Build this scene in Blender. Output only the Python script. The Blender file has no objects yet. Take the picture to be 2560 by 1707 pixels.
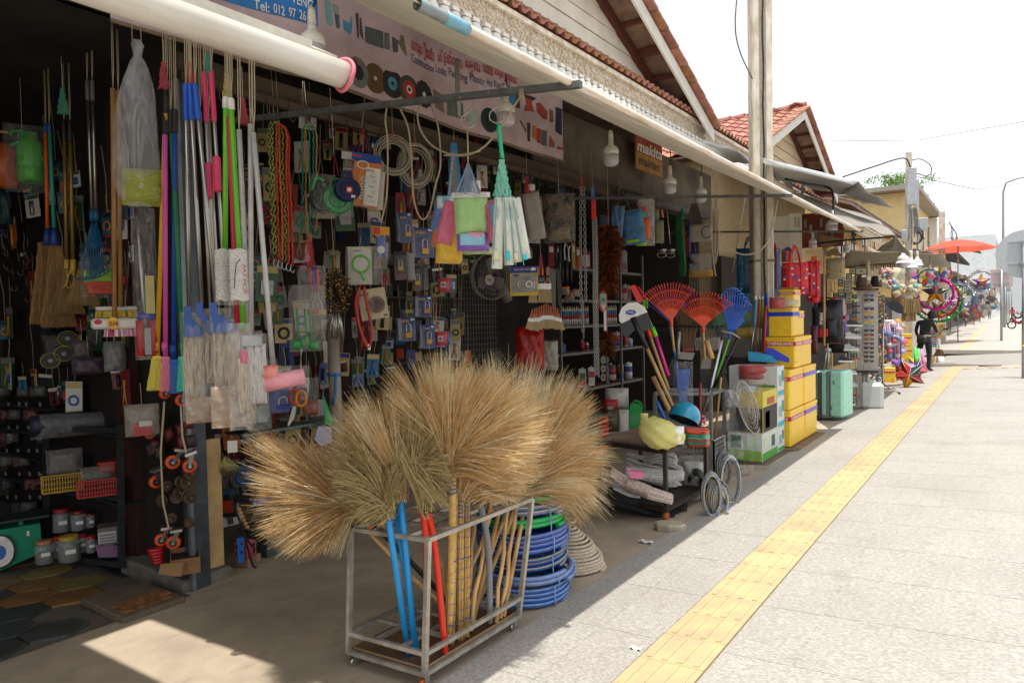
import bpy,bmesh,math,random
import numpy as np
from mathutils import Vector,Matrix
R=random.Random(7)
SC=bpy.context.scene
COL=SC.collection
PI=math.pi
F=1750.0;CX=1280.0;CY=853.5;H=1.65;K=0.06
def nz(v):
 v=np.array(v,float);return v/np.linalg.norm(v)
_Y=nz((1255,-83,F));_s=.02;_Z=-nz((_s,1,(83-1255*_s)/F));_X=np.cross(_Y,_Z)
MC=np.stack([_X,_Y,_Z],1)
rt,dn,fw=MC[0],MC[1],MC[2]
cam=bpy.data.cameras.new('camera');co=bpy.data.objects.new('camera',cam);COL.objects.link(co)
co.matrix_world=Matrix(((rt[0],-dn[0],-fw[0],0),(rt[1],-dn[1],-fw[1],0),(rt[2],-dn[2],-fw[2],H),(0,0,0,1)))
cam.sensor_width=36;cam.lens=F/2560*36;cam.clip_start=.05;cam.clip_end=3000
SC.camera=co
SUN=Vector((.32,-.33,2.95)).normalized()
w=bpy.data.worlds.new('World');SC.world=w;w.use_nodes=True
nt=w.node_tree;nt.nodes.clear()
sky=nt.nodes.new('ShaderNodeTexSky');sky.sky_type='NISHITA';sky.sun_disc=False
sky.sun_elevation=math.asin(SUN.z);sky.sun_rotation=math.atan2(SUN.x,SUN.y)
sky.air_density=1.0;sky.dust_density=1.6;sky.ozone_density=.6;sky.altitude=0
hs=nt.nodes.new('ShaderNodeHueSaturation');hs.inputs['Saturation'].default_value=.16;hs.inputs['Value'].default_value=.9
bg=nt.nodes.new('ShaderNodeBackground');bg.inputs['Strength'].default_value=.15
wo=nt.nodes.new('ShaderNodeOutputWorld')
nt.links.new(sky.outputs[0],hs.inputs['Color']);nt.links.new(hs.outputs[0],bg.inputs['Color']);nt.links.new(bg.outputs[0],wo.inputs[0])
sl=bpy.data.lights.new('sun','SUN');sl.energy=2.7;sl.angle=math.radians(.6);sl.color=(1,.95,.88)
so=bpy.data.objects.new('sun',sl);COL.objects.link(so)
so.rotation_euler=SUN.to_track_quat('Z','Y').to_euler()
SC.view_settings.view_transform='Standard';SC.view_settings.look='None'
SC.view_settings.exposure=1.08;SC.view_settings.gamma=1;SC.view_settings.use_curve_mapping=False
def ray(px,py):return MC.T@np.array([(px-CX)/F,(py-CY)/F,1.])
def zg(x):return K*x
def G(px,py,up=0.):
 d=ray(px,py);t=(up-H)/(d[2]-K*d[0]);return Vector(d*t)+Vector((0,0,H))
def P(px,py,x):
 d=ray(px,py);return Vector(d*(x/d[0]))+Vector((0,0,H))
def PY(px,py,y):
 d=ray(px,py);return Vector(d*(y/d[1]))+Vector((0,0,H))
CR=dict(A=(0,0,2.8),B=(0,500,2.8),C=(0,950,2.8),D=(560,0,2.8),E=(560,450,2.8),F=(1060,150,2.8),G=(1100,550,2.8),H=(600,850,1.829),I=(1480,650,2.8),J=(1960,500,2.8),K=(1600,200,2.8),L=(1400,1000,2.8),M=(1440,0,3.647),N=(1960,360,3.92),O=(1700,480,4.9),Q=(1000,0,4.9),S=(630,180,4.127),T=(960,300,3.92),U=(1340,440,4.355),V=(600,900,3.015),W=(2300,560,3.92),X=(1200,1150,3.825),n=(0,0,1),Z=(2060,600,3.484),Y=(820,1250,3.43),a=(0,1300,2.613))
def px(c,x,y):
 o=CR[c];return o[0]+x/o[2],o[1]+y/o[2]
def pp(c,x,y,X):return P(*px(c,x,y),X)
def py_(c,x,y,Yv):return PY(*px(c,x,y),Yv)
def gg(c,x,y,up=0.):return G(*px(c,x,y),up)
def mpp(p):
 v=np.array(p)-np.array((0,0,H));return float(MC[2]@v)/F
def frame(p,yaw=0.,roll=0.,pitch=0.):
 """local frame: x to the right as seen from the pavement, y away, z up"""
 d=Vector((p[0],p[1],0)).normalized();r=Vector((d.y,-d.x,0))
 m=Matrix(((r.x,d.x,0,p[0]),(r.y,d.y,0,p[1]),(0,0,1,p[2]),(0,0,0,1)))
 return m@Matrix.Rotation(yaw,4,'Z')@Matrix.Rotation(roll,4,'Y')@Matrix.Rotation(pitch,4,'X')
def wframe(p,rz=0.):return Matrix.Translation(Vector(p))@Matrix.Rotation(rz,4,'Z')
def lin(h):
 h=h.lstrip('#');o=[]
 for i in(0,2,4):
  c=int(h[i:i+2],16)/255;o.append(c/12.92 if c<=.04045 else((c+.055)/1.055)**2.4)
 return o
MATS={}
def cn(h):
 r,g,b=[int(h[i:i+2],16)for i in(1,3,5)];m=max(r,g,b);d=m-min(r,g,b)
 if d<26:return 'black' if m<60 else('dark grey' if m<110 else('grey' if m<170 else 'white'))
 u=(60*((g-b)/d%6)if m==r else(60*((b-r)/d+2)if m==g else 60*((r-g)/d+4)))
 return('dark ' if m<110 else '')+('red' if u<12 else 'orange' if u<34 else 'yellow' if u<62 else 'green' if u<165 else 'teal' if u<198 else 'blue' if u<262 else 'purple' if u<310 else 'pink' if u<345 else 'red')
def mat(h,rough=.55,metal=0.,var=.16,scale=14.,bump=.12,spec=.5,alpha=1.,trans=0.,coat=0.,stretch=None,name=None,kind='noise',h2=None,emit=0):
 key=(h,rough,metal,var,scale,bump,spec,alpha,trans,coat,stretch,kind,h2,emit)
 if key in MATS:return MATS[key]
 m=bpy.data.materials.new(name or 'mat_'+h.strip('#'));m.use_nodes=True;n=m.node_tree;N=n.nodes;b=N['Principled BSDF']
 c=lin(h)
 tc=N.new('ShaderNodeTexCoord');mp=N.new('ShaderNodeMapping');wd=bool(name)and name[:6]in('granit','yellow');gp=N.new('ShaderNodeNewGeometry')if wd else None
 n.links.new(gp.outputs['Position']if wd else tc.outputs['Object'],mp.inputs[0])
 if stretch:mp.inputs['Scale'].default_value=stretch
 nx=N.new('ShaderNodeTexNoise');nx.inputs['Scale'].default_value=scale;nx.inputs['Detail'].default_value=6;nx.inputs['Roughness'].default_value=.62
 n.links.new(mp.outputs[0],nx.inputs['Vector'])
 rp=N.new('ShaderNodeValToRGB');e=rp.color_ramp.elements
 c2=lin(h2)if h2 else[x*(1-var*1.6)for x in c];c3=[min(1,x*(1+var*.8)+.01*var)for x in c]
 if kind=='speck':
  e[0].position=.44;e[1].position=.60
 elif kind=='hard':
  e[0].position=.47;e[1].position=.53
 else:
  e[0].position=.28;e[1].position=.72
 e[0].color=(*c2,1);e[1].color=(*c3,1)
 n.links.new(nx.outputs['Fac'],rp.inputs[0])
 oi=N.new('ShaderNodeObjectInfo');mr=N.new('ShaderNodeMapRange');mr.inputs['To Min'].default_value=1-var*.5;mr.inputs['To Max'].default_value=1+var*.3
 n.links.new(oi.outputs['Random'],mr.inputs[0])
 hv=N.new('ShaderNodeHueSaturation');n.links.new(mr.outputs[0],hv.inputs['Value']);n.links.new(rp.outputs[0],hv.inputs['Color'])
 cs=hv.outputs[0]
 if wd:
  for sc_,lo,hi,st in((.9,.48,.75,.30),(5.,.60,.70,.22),(26.,.68,.72,.35)):
   n2=N.new('ShaderNodeTexNoise');n2.inputs['Scale'].default_value=sc_;n2.inputs['Detail'].default_value=8;n.links.new(gp.outputs['Position'],n2.inputs['Vector'])
   q_=N.new('ShaderNodeMapRange');q_.inputs['From Min'].default_value=lo;q_.inputs['From Max'].default_value=hi;q_.inputs['To Max'].default_value=st;n.links.new(n2.outputs[0],q_.inputs[0])
   mx_=N.new('ShaderNodeMixRGB');mx_.inputs[2].default_value=(*lin('#77706a'),1);n.links.new(q_.outputs[0],mx_.inputs[0]);n.links.new(cs,mx_.inputs[1]);cs=mx_.outputs[0]
 n.links.new(cs,b.inputs['Base Color'])
 b.inputs['Roughness'].default_value=rough;b.inputs['Metallic'].default_value=metal
 b.inputs['Specular IOR Level'].default_value=spec;b.inputs['Alpha'].default_value=alpha;b.inputs['Coat Weight'].default_value=coat
 if rough>.12:
  r2=N.new('ShaderNodeMapRange');r2.inputs['To Min'].default_value=max(.05,rough-.13);r2.inputs['To Max'].default_value=min(1,rough+.13)
  n.links.new(nx.outputs['Fac'],r2.inputs[0]);n.links.new(r2.outputs[0],b.inputs['Roughness'])
 if bump:
  bp=N.new('ShaderNodeBump');bp.inputs['Strength'].default_value=min(1,bump*2);bp.inputs['Distance'].default_value=.004+.02*bump
  n.links.new(nx.outputs['Fac'],bp.inputs['Height']);n.links.new(bp.outputs[0],b.inputs['Normal'])
 if trans:
  tr=N.new('ShaderNodeBsdfTranslucent');mx=N.new('ShaderNodeMixShader');mx.inputs[0].default_value=trans
  n.links.new(hv.outputs[0],tr.inputs[0]);n.links.new(b.outputs[0],mx.inputs[1]);n.links.new(tr.outputs[0],mx.inputs[2])
  n.links.new(mx.outputs[0],N['Material Output'].inputs[0])
 if emit:
  b.inputs['Emission Color'].default_value=(*c,1);b.inputs['Emission Strength'].default_value=emit
 MATS[key]=m;return m
def film(h='#f2f2f2',alpha=.2,rough=.12,bump=.9,scale=22.):
 """thin clear plastic: mostly see-through, sharp crinkled glints"""
 key=('film',h,alpha,rough,scale)
 if key in MATS:return MATS[key]
 m=mat(h,rough=rough,var=.05,bump=bump,scale=scale,spec=1.,alpha=alpha,name='film_'+h.strip('#')).copy()
 N=m.node_tree.nodes;L=m.node_tree.links;b=N['Principled BSDF']
 for l in list(b.inputs['Roughness'].links):L.remove(l)
 tc=[x for x in N if x.type=='TEX_COORD'][0];nn=N.new('ShaderNodeTexNoise');nn.inputs['Scale'].default_value=scale*.7;nn.inputs['Detail'].default_value=3;nn.inputs['Distortion'].default_value=.9
 mp=N.new('ShaderNodeMapping');mp.inputs['Scale'].default_value=(1.6,1.6,.45);L.new(tc.outputs['Object'],mp.inputs[0]);L.new(mp.outputs[0],nn.inputs['Vector'])
 cr=N.new('ShaderNodeValToRGB');e=cr.color_ramp.elements;e[0].position=.44;e[1].position=.56;e[0].color=(alpha,alpha,alpha,1);e[1].color=(alpha,alpha,alpha,1)
 k=e.new(.5);q=min(1,alpha+.13);k.color=(q,q,q,1);L.new(nn.outputs[0],cr.inputs[0]);L.new(cr.outputs[0],b.inputs['Alpha'])
 MATS[key]=m;return m
METAL=lambda:mat('#9a9c9a',.42,.85,.25,30,.05)
STEEL=lambda:mat('#b9b8b2',.3,.9,.05,8,.0)
STRING=lambda:mat('#b9a98c',.9)
WOOD=lambda:mat('#b98a52',.6,0,.35,30,.08,stretch=(1,1,.12))
BLACK=lambda:mat('#1a1a1c',.5)
WHITE=lambda:mat('#e6e4de',.45,var=.07)
def tag(o,label=None,cat=None,group=None,kind=None):
 if label:o['label']=label
 if cat:o['category']=cat
 if group:o['group']=group
 if kind:o['kind']=kind
 return o
def thing(name,label,cat,loc=(0,0,0),group=None):
 o=bpy.data.objects.new(name,None);COL.objects.link(o);o.location=loc;o.empty_display_size=.05
 return tag(o,label,cat,group)
def origin(parent):
 v=Vector((0,0,0))
 while parent:v+=parent.location;parent=parent.parent
 return v
class MB:
 def __init__(s,T=None):
  s.v=[];s.f=[];s.mi=[];s.sm=[];s.mats=[];s.cur=0;s.T=T;s.smooth=False
 def m(s,mt,smooth=None):
  if mt not in s.mats:s.mats.append(mt)
  s.cur=s.mats.index(mt)
  if smooth is not None:s.smooth=smooth
  return s
 def add(s,vs,fs,T=None,smooth=None):
  b=len(s.v);T=T if T is not None else s.T
  if s.T is not None and T is not s.T:T=s.T@T
  if T is not None:vs=[T@Vector(x)for x in vs]
  s.v.extend([tuple(x)for x in vs]);s.f.extend([tuple(i+b for i in f)for f in fs])
  s.mi.extend([s.cur]*len(fs));s.sm.extend([s.smooth if smooth is None else smooth]*len(fs));return s
 def box(s,c,d,T=None,bev=0.):
  x,y,z=c;a,b,h=d[0]/2,d[1]/2,d[2]/2
  if bev and min(a,b,h)>bev*1.2:
   vs=[];e=bev
   for sx in(-1,1):
    for sy in(-1,1):
     for sz in(-1,1):
      vs+=[(x+sx*(a-e),y+sy*(b-e),z+sz*h),(x+sx*(a-e),y+sy*b,z+sz*(h-e)),(x+sx*a,y+sy*(b-e),z+sz*(h-e))]
   me=bmesh.new();bv=[me.verts.new(v)for v in vs];r=bmesh.ops.convex_hull(me,input=bv)
   me.verts.index_update();out=[tuple(v.co)for v in me.verts];fs=[tuple(v.index for v in f.verts)for f in me.faces];me.free()
   return s.add(out,fs,T,False)
  vs=[(x-a,y-b,z-h),(x+a,y-b,z-h),(x+a,y+b,z-h),(x-a,y+b,z-h),(x-a,y-b,z+h),(x+a,y-b,z+h),(x+a,y+b,z+h),(x-a,y+b,z+h)]
  return s.add(vs,[(0,3,2,1),(4,5,6,7),(0,1,5,4),(1,2,6,5),(2,3,7,6),(3,0,4,7)],T,False)
 def tube(s,pts,r,n=8,cap=True,closed=False,sm=True):
  P_=[Vector(p)for p in pts];m=len(P_)
  if m<2:return s
  rs=r if isinstance(r,(list,tuple))else[r]*m
  vs=[];up=None
  for i,p in enumerate(P_):
   if closed:t=P_[(i+1)%m]-P_[i-1]
   else:t=P_[min(i+1,m-1)]-P_[max(i-1,0)]
   if t.length<1e-9:t=Vector((0,0,1))
   t.normalize()
   if up is None:up=t.orthogonal().normalized()
   up=up-t*up.dot(t)
   if up.length<1e-6:up=t.orthogonal()
   up.normalize();q=t.cross(up)
   for k in range(n):
    a=2*PI*k/n;vs.append(p+(up*math.cos(a)+q*math.sin(a))*rs[i])
  fs=[]
  for i in range(m if closed else m-1):
   j=(i+1)%m
   for k in range(n):
    l=(k+1)%n;fs.append((i*n+k,i*n+l,j*n+l,j*n+k))
  s.add(vs,fs,None,sm)
  if cap and not closed:
   b=len(s.v)-len(vs);s.f.append(tuple(b+k for k in reversed(range(n))));s.f.append(tuple(b+(m-1)*n+k for k in range(n)));s.mi+=[s.cur]*2;s.sm+=[False]*2
  return s
 def cyl(s,a,b,r,r2=None,n=12):return s.tube([a,b],[r,r if r2 is None else r2],n)
 def lathe(s,prof,n=16,T=None,sx=1.,sy=1.,sm=True):
  vs=[];fs=[]
  for r,z in prof:
   for k in range(n):
    a=2*PI*k/n;vs.append((r*math.cos(a)*sx,r*math.sin(a)*sy,z))
  for i in range(len(prof)-1):
   for k in range(n):
    l=(k+1)%n;fs.append((i*n+k,i*n+l,(i+1)*n+l,(i+1)*n+k))
  fs.append(tuple(reversed(range(n))));b=(len(prof)-1)*n;fs.append(tuple(b+k for k in range(n)))
  return s.add(vs,fs,T,sm)
 def prism(s,poly,y0,y1,T=None):
  """polygon in local x,z, extruded along y"""
  n=len(poly);vs=[(p[0],y0,p[1])for p in poly]+[(p[0],y1,p[1])for p in poly]
  fs=[tuple(range(n)),tuple(reversed(range(n,2*n)))]+[(i,n+i,n+(i+1)%n,(i+1)%n)for i in range(n)]
  return s.add(vs,fs,T,False)
 def grid(s,fn,nu,nv,T=None,sm=True):
  vs=[fn(i/nu,j/nv)for i in range(nu+1)for j in range(nv+1)]
  fs=[(i*(nv+1)+j,(i+1)*(nv+1)+j,(i+1)*(nv+1)+j+1,i*(nv+1)+j+1)for i in range(nu)for j in range(nv)]
  return s.add(vs,fs,T,sm)
 def sheet(s,a,b,c,d,th=.004,nu=8,nv=8,wob=0.,T=None,sag=0.):
  """four corners a b c d (round), both sides with thickness"""
  a,b,c,d=map(Vector,(a,b,c,d));nn=(b-a).cross(d-a).normalized();ph=R.random()*9
  def f(o):
   def g(u,v):
    p=a*(1-u)*(1-v)+b*u*(1-v)+c*u*v+d*(1-u)*v
    return p+nn*(o+wob*(math.sin(u*11+ph+3*v)+.6*math.sin(v*9+ph*2+u*5)))-Vector((0,0,sag*16*u*(1-u)*v*(1-v)))
   return g
  s.grid(f(th/2),nu,nv,T);s.grid(f(-th/2),nu,nv,T)
  k=len(s.v)-2*(nu+1)*(nv+1);m=(nu+1)*(nv+1);st=nv+1
  e=[i*st for i in range(nu+1)]+[nu*st+j for j in range(1,nv+1)]+[i*st+nv for i in range(nu-1,-1,-1)]+[j for j in range(nv-1,0,-1)]
  for i in range(len(e)):
   p,q=e[i],e[(i+1)%len(e)];s.f.append((k+p,k+q,k+m+q,k+m+p));s.mi.append(s.cur);s.sm.append(False)
  return s
 def pillow(s,w,h,d,T=None,n=8,crinkle=.06,top=1.,bot=1.,sq=3.):
  """soft packet in local x,z, centre at origin"""
  ph=[R.random()*6 for _ in range(4)]
  for sd in(1,-1):
   def f(u,v,sd=sd):
    x=u*2-1;z=v*2-1
    t=max(0,(1-abs(x)**sq))*max(0,(1-abs(z)**sq));t=t**.5
    wz=(bot*(1-v)+top*v);c=crinkle*d*(math.sin(9*x+ph[0]+5*z)+math.sin(13*z+ph[1]-4*x))*(1 if t>0 else 0)
    return(x*w/2*wz,sd*(d/2*t+c*.5*(1 if 0<u<1 and 0<v<1 else 0)),z*h/2)
   s.grid(f,n,n,T)
  return s
 def mesh(s,name,off=Vector((0,0,0))):
  me=bpy.data.meshes.new(name);o=off
  me.from_pydata([(x-o[0],y-o[1],z-o[2])for x,y,z in s.v],[],s.f)
  for m in s.mats:me.materials.append(m)
  me.polygons.foreach_set('material_index',s.mi);me.polygons.foreach_set('use_smooth',s.sm);me.update()
  return me
 def part(s,name,parent=None,label=None,kind=None,loc=None):
  off=origin(parent)if parent else(Vector(loc)if loc is not None else Vector((0,0,0)))
  o=bpy.data.objects.new(name,s.mesh(name,off));COL.objects.link(o);o.parent=parent
  if not parent and loc is not None:o.location=loc
  return tag(o,label,kind=kind)
 def solo(s,name,label,cat,group=None,kind=None):
  if s.v:
   a=np.array(s.v);c=(a.min(0)+a.max(0))/2;loc=Vector((float(c[0]),float(c[1]),float(a[:,2].min())))
  else:loc=Vector((0,0,0))
  return tag(s.part(name,None,None,kind,loc),label,cat,group)
def struct(name,mb):return mb.part(name,kind='structure')
def inst(name,me,loc,parent=None,rot=(0,0,0),sc=(1,1,1),label=None):
 o=bpy.data.objects.new(name,me);COL.objects.link(o);o.parent=parent
 o.location=Vector(loc)-origin(parent);o.rotation_euler=rot;o.scale=sc
 if label:o['label']=label
 return o
def kids(o):return[c for c in COL.objects if c.parent==o]
def copy_tree(src,loc,label=None,rz=None,deep=True):
 table={}
 for o in COL.objects:table.setdefault(o.parent,[]).append(o)
 def cp(o,par):
  c=o.copy();COL.objects.link(c);c.parent=par
  for k in table.get(o,[]):cp(k,c)
  return c
 r=cp(src,None);r.location=loc
 if rz is not None:r.rotation_euler=(r.rotation_euler[0],r.rotation_euler[1],rz)
 if label:r['label']=label
 return r
_T={}
def text(s,size,T,mt,parent,name='lettering',w=None,depth=.0015,shear=0,bold=0):
 """lettering as flat raised mesh; T maps local x,z (reading plane, facing -y)"""
 key=(s,shear,bold)
 if key not in _T:
  cu=bpy.data.curves.new('t','FONT');cu.body=s;cu.size=1;cu.align_x='CENTER';cu.align_y='CENTER';cu.resolution_u=3;cu.shear=shear;cu.offset=bold
  o=bpy.data.objects.new('t',cu);COL.objects.link(o);bpy.context.view_layer.update()
  me=bpy.data.meshes.new_from_object(o.evaluated_get(bpy.context.evaluated_depsgraph_get()))
  _T[key]=([tuple(v.co)for v in me.vertices],[tuple(p.vertices)for p in me.polygons]);bpy.data.objects.remove(o);bpy.data.curves.remove(cu)
 vs,fs=_T[key]
 if not vs:return None
 W=max(v[0]for v in vs)-min(v[0]for v in vs);k=(w/W if w else size)
 mb=MB(T);mb.m(mt);mb.add([(x*k,-depth,y*size)for x,y,z in vs],fs,None,False)
 return mb.part(name,parent)
def hangs(mb,a,b,r=.0025,slack=0.,n=5):
 a=Vector(a);b=Vector(b);pts=[]
 for i in range(n):
  t=i/(n-1);pts.append(a.lerp(b,t)+Vector((0,0,-slack*4*t*(1-t))))
 mb.tube(pts,r,4)
def arc(c,r,a0,a1,n,T=None,sx=1,sz=1):
 return[Vector((c[0]+r*sx*math.cos(a0+(a1-a0)*i/n),c[1],c[2]+r*sz*math.sin(a0+(a1-a0)*i/n)))for i in range(n+1)]
def smooth_path(pts,n=6):
 """Catmull-Rom"""
 p=[Vector(x)for x in pts];p=[p[0]*2-p[1]]+p+[p[-1]*2-p[-2]];o=[]
 for i in range(1,len(p)-2):
  for k in range(n):
   t=k/n;a,b,c,d=p[i-1],p[i],p[i+1],p[i+2]
   o.append(.5*((2*b)+(c-a)*t+(2*a-5*b+4*c-d)*t*t+(-a+3*b-3*c+d)*t**3))
 o.append(p[-2]);return o
def slab(x0,x1,y0,y1,up,m,name,nx=2,ny=2):
 mb=MB().m(m)
 mb.grid(lambda u,v:(x0+(x1-x0)*v,y0+(y1-y0)*u,zg(x0+(x1-x0)*v)+up),ny,nx,sm=False)
 return struct(name,mb)
M_CONC=mat('#8f7c66',.85,0,.22,2.2,.1,h2='#77654f',name='concrete')
def conc_mat():
 m=mat('#ab9c88',.82,0,.3,1.3,.06,h2='#8a7d6c',name='worn_concrete').copy();N=m.node_tree.nodes;L=m.node_tree.links
 b=N['Principled BSDF'];src=b.inputs['Base Color'].links[0].from_socket
 n2=N.new('ShaderNodeTexNoise');n2.inputs['Scale'].default_value=9;n2.inputs['Detail'].default_value=8
 mp=N.new('ShaderNodeMapping');mp.inputs['Rotation'].default_value=(0,0,.6);mp.inputs['Scale'].default_value=(1,.35,1)
 tc=[x for x in N if x.type=='TEX_COORD'][0];L.new(tc.outputs['Object'],mp.inputs[0]);L.new(mp.outputs[0],n2.inputs['Vector'])
 r=N.new('ShaderNodeValToRGB');r.color_ramp.elements[0].position=.60;r.color_ramp.elements[1].position=.68
 r.color_ramp.elements[0].color=(0,0,0,1);r.color_ramp.elements[1].color=(.22,.22,.22,1);L.new(n2.outputs[0],r.inputs[0])
 mx=N.new('ShaderNodeMixRGB');L.new(r.outputs[0],mx.inputs[0]);L.new(src,mx.inputs[1]);mx.inputs[2].default_value=(*lin('#655b50'),1)
 n3=N.new('ShaderNodeTexNoise');n3.inputs['Scale'].default_value=2.4;n3.inputs['Detail'].default_value=10;L.new(tc.outputs['Object'],n3.inputs['Vector'])
 r3=N.new('ShaderNodeValToRGB');r3.color_ramp.elements[0].position=.60;r3.color_ramp.elements[1].position=.78
 r3.color_ramp.elements[0].color=(0,0,0,1);r3.color_ramp.elements[1].color=(.5,.5,.5,1);L.new(n3.outputs[0],r3.inputs[0])
 m2=N.new('ShaderNodeMixRGB');L.new(r3.outputs[0],m2.inputs[0]);L.new(mx.outputs[0],m2.inputs[1]);m2.inputs[2].default_value=(*lin('#a99d8c'),1)
 L.new(m2.outputs[0],b.inputs['Base Color']);return m
slab(-400,400,-60,900,-.16,mat('#8a8378',.9,scale=.3),'ground',4,6)
slab(-9.5,-2.30,-3,25.2,0,conc_mat(),'concrete_floor',6,12)
GRAN=mat('#a7a39b',.72,0,.06,80,.04,h2='#8d8983',kind='speck',stretch=(.55,1.3,1),name='granite')
GRAN2=mat('#aeaba5',.75,0,.08,40,.05,h2='#989187',kind='noise',name='granite_far')
side=slab(-2.30,1.75,-3,25.2,0,mat('#a09585',.9),'sidewalk',2,4)
CW,CL=.345,.688
mp_=MB().m(GRAN);mp_.box((0,0,.004),(CW-.006,CL-.005,.008))
pav=mp_.mesh('paving_slab')
k=0
for j in range(0,36):
 for i in range(-4,9):
  x0=-1.202+i*CW;y0=.70+j*CL
  if x0<-1.5 and x0>-1.6:continue
  if i==-1 or i<-3 or x0+CW>1.75:continue
  if x0>-.3+y0*.0+.35*max(0,(y0-.2))*.9 and y0<6:continue
  if k>=300:break
  o=inst('paving_slab',pav,(x0+CW/2,y0+CL/2,zg(x0+CW/2)),side,(0,-math.atan(K),0));k+=1
  o.rotation_euler[0]=R.uniform(-.001,.001)
mb=MB().m(GRAN)
for x0,x1 in((-2.298,-1.55),(-1.2,1.74)):
 mb.grid(lambda u,v:(x0+(x1-x0)*v,-3+28.1*u,zg(x0+(x1-x0)*v)+.0062),4,2,sm=False)
mb.part('paving_bed',side)
TY=mat('#bfa675',.6,0,.14,7,.06,h2='#a8977c',name='yellow_tile')
tp=slab(-1.546,-1.206,-3,25.1,.0045,mat('#a8905c',.9),'tactile_path',1,2)
mt_=MB().m(TY);mt_.box((0,0,.006),(.336,.312,.008),bev=.002)
for i in range(4):
 mt_.box((-.123+i*.082,0,.0115),(.030,.285,.007),bev=.003)
tile=mt_.mesh('guiding_tile')
for j in range(76):
 y0=3.208+.3165*(j-7)
 inst('guiding_tile',tile,(-1.375,y0+.158,zg(-1.375)+.004),tp,(0,-math.atan(K),0))
mb=MB().m(TY)
for i in range(12):mb.box((-1.03+i*.3,23.9,zg(-1.03+i*.3)+.012),(.29,.3,.006))
mb.part('guiding_tile',tp)
slab(-60,3.9,25.3,33.6,-.10,mat('#8e8a84',.9,0,.12,3,.06,name='side_street'),'side_street',4,4)
slab(1.75,40,-40,300,-.13,mat('#85817b',.9,0,.12,3,.06,name='asphalt'),'road',3,4)
mb=MB().m(mat('#a39d92',.85))
mb.box((-.3,25.27,zg(-.3)-.07),(4.2,.14,.15));mb.box((-.3,33.68,zg(-.3)-.06),(4.4,.18,.16));mb.box((1.82,11,zg(1.8)-.07),(.14,28.4,.15))
mb.box((1.82,150,zg(1.8)-.07),(.14,232,.15));struct('kerb',mb)
slab(-9,1.75,33.77,260,0,GRAN2,'far_sidewalk',3,6)
mb=MB().m(TY)
for j in range(60):
 t=j/60;y0=34.6+j*1.0;x0=-1.86-.012*(y0-38)
 mb.box((x0,y0+.5,zg(x0)+.006),(.34,.96,.008))
mb.part('far_tactile_path',kind='structure')
mb=MB().m(mat('#6f6a62',.7,.3));c=gg('J',1480,1160);mb.lathe([(.42,.0),(.42,.008),(.3,.010),(.3,.006),(.02,.012)],20,wframe(c+Vector((0,0,.006))))
mb.solo('manhole_cover','round dark manhole cover set in the pale paving before the side street','manhole cover')
hexb=slab(-9.2,-4.78,.3,2.66,.006,mat('#6a6256',.9,0,.2,12,.1),'mortar_bed',3,3)
HX=[mat('#3f4543',.55,0,.3,6,.1),mat('#5b5145',.55,0,.3,6,.1),mat('#4a4a45',.6,0,.3,6,.12),mat('#8a6430',.55,0,.35,6,.1),mat('#8a7a45',.55,0,.3,7,.1)]
hm=[]
for m in HX:
 q=MB().m(m);r0=.195
 q.lathe([(r0,0),(r0,.014),(r0-.006,.018)],6,sm=False);hm.append(q.mesh('stone_tile'))
for i in range(16):
 for j in range(9):
  x=-4.98-i*.305;y=.45+j*.352+(i%2)*.176
  if y>2.55:continue
  c=3 if(y>1.95 and i<11 and R.random()<.5)else(4 if y>1.95 and R.random()<.5 else R.choice((0,0,0,1,2)))
  if x>-5.3 and y>2.0:continue
  inst('stone_tile',hm[c],(x,y,zg(x)+.008),hexb,(0,-math.atan(K),0))
t=thing('doorstep_slab','flat broken slab with engraved ring and pebble pattern by the grey steel column','paving slab',(-5.1,2.3,zg(-5.1)))
mb=MB().m(mat('#6a5c4c',.8,0,.3,9,.15));mb.box((-5.0,2.36,zg(-5.0)+.03),(.62,.42,.05),bev=.008);mb.part('slab',t)
for k in range(3):
 mb=MB().m(mat('#8d8069',.85));mb.tube([(-5.14+(.05+.045*k)*math.cos(a),2.38+(.04+.04*k)*math.sin(a),zg(-5.14)+.056)for a in[i*PI/10 for i in range(20)]],.004,5,closed=True);mb.part('engraved_ring',t)
for i in range(3):
 for j in range(4):
  mb=MB().m(mat('#8a5b33',.7,0,.3));mb.box((-4.93+i*.075,2.22+j*.085+(i%2)*.03,zg(-4.9)+.058),(.066,.074,.01),bev=.003);mb.part('pebble',t)
mb=MB().m(mat('#716a60',.85,0,.25,7,.2));mb.box((-5.35,2.86,zg(-5.3)+.045),(.95,.4,.13),bev=.02);mb.part('doorway_step',kind='structure')
for(c,x,y,s,lab)in(('L',605,1000,1.,'crumpled white scrap of paper on the concrete edge in the awning shade'),('n',1590,1626,.6,'small white paper scrap on the sunlit granite left of the yellow strip')):
 p=gg(c,x,y);mb=MB().m(WHITE());mb.grid(lambda u,v:(p.x+(u-.5)*.11*s,p.y+(v-.5)*.05*s,p.z+.014+.008*math.sin(u*9+v*7)),6,4);mb.solo('paper_scrap',lab,'litter')
CREAM=mat('#e2dacb',.7,0,.1,3,.03,name='cream_paint')
TILE=[mat('#ad7464',.75,0,.3,8,.2,name='roof_tile_red'),mat('#a4714f',.8,0,.35,8,.2),mat('#9a6256',.75,0,.3,8,.2)]
OFFW=mat('#ddd6c8',.75,0,.22,9,.15,h2='#b59f84',name='weathered_white')
BRN=mat('#6b3a26',.7,0,.3,6,.1)
DARKW=mat('#2a2420',.85,0,.4,2,.1)
bld=thing('shop_building','cream gabled shop house with red tiled eaves and lace fascia over the hardware stall','building',(-5,7,zg(-5)))
XE,ZE=-4.05,4.72
mb=MB().m(mat('#3a322b',.9,0,.4,2,.1))
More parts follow.
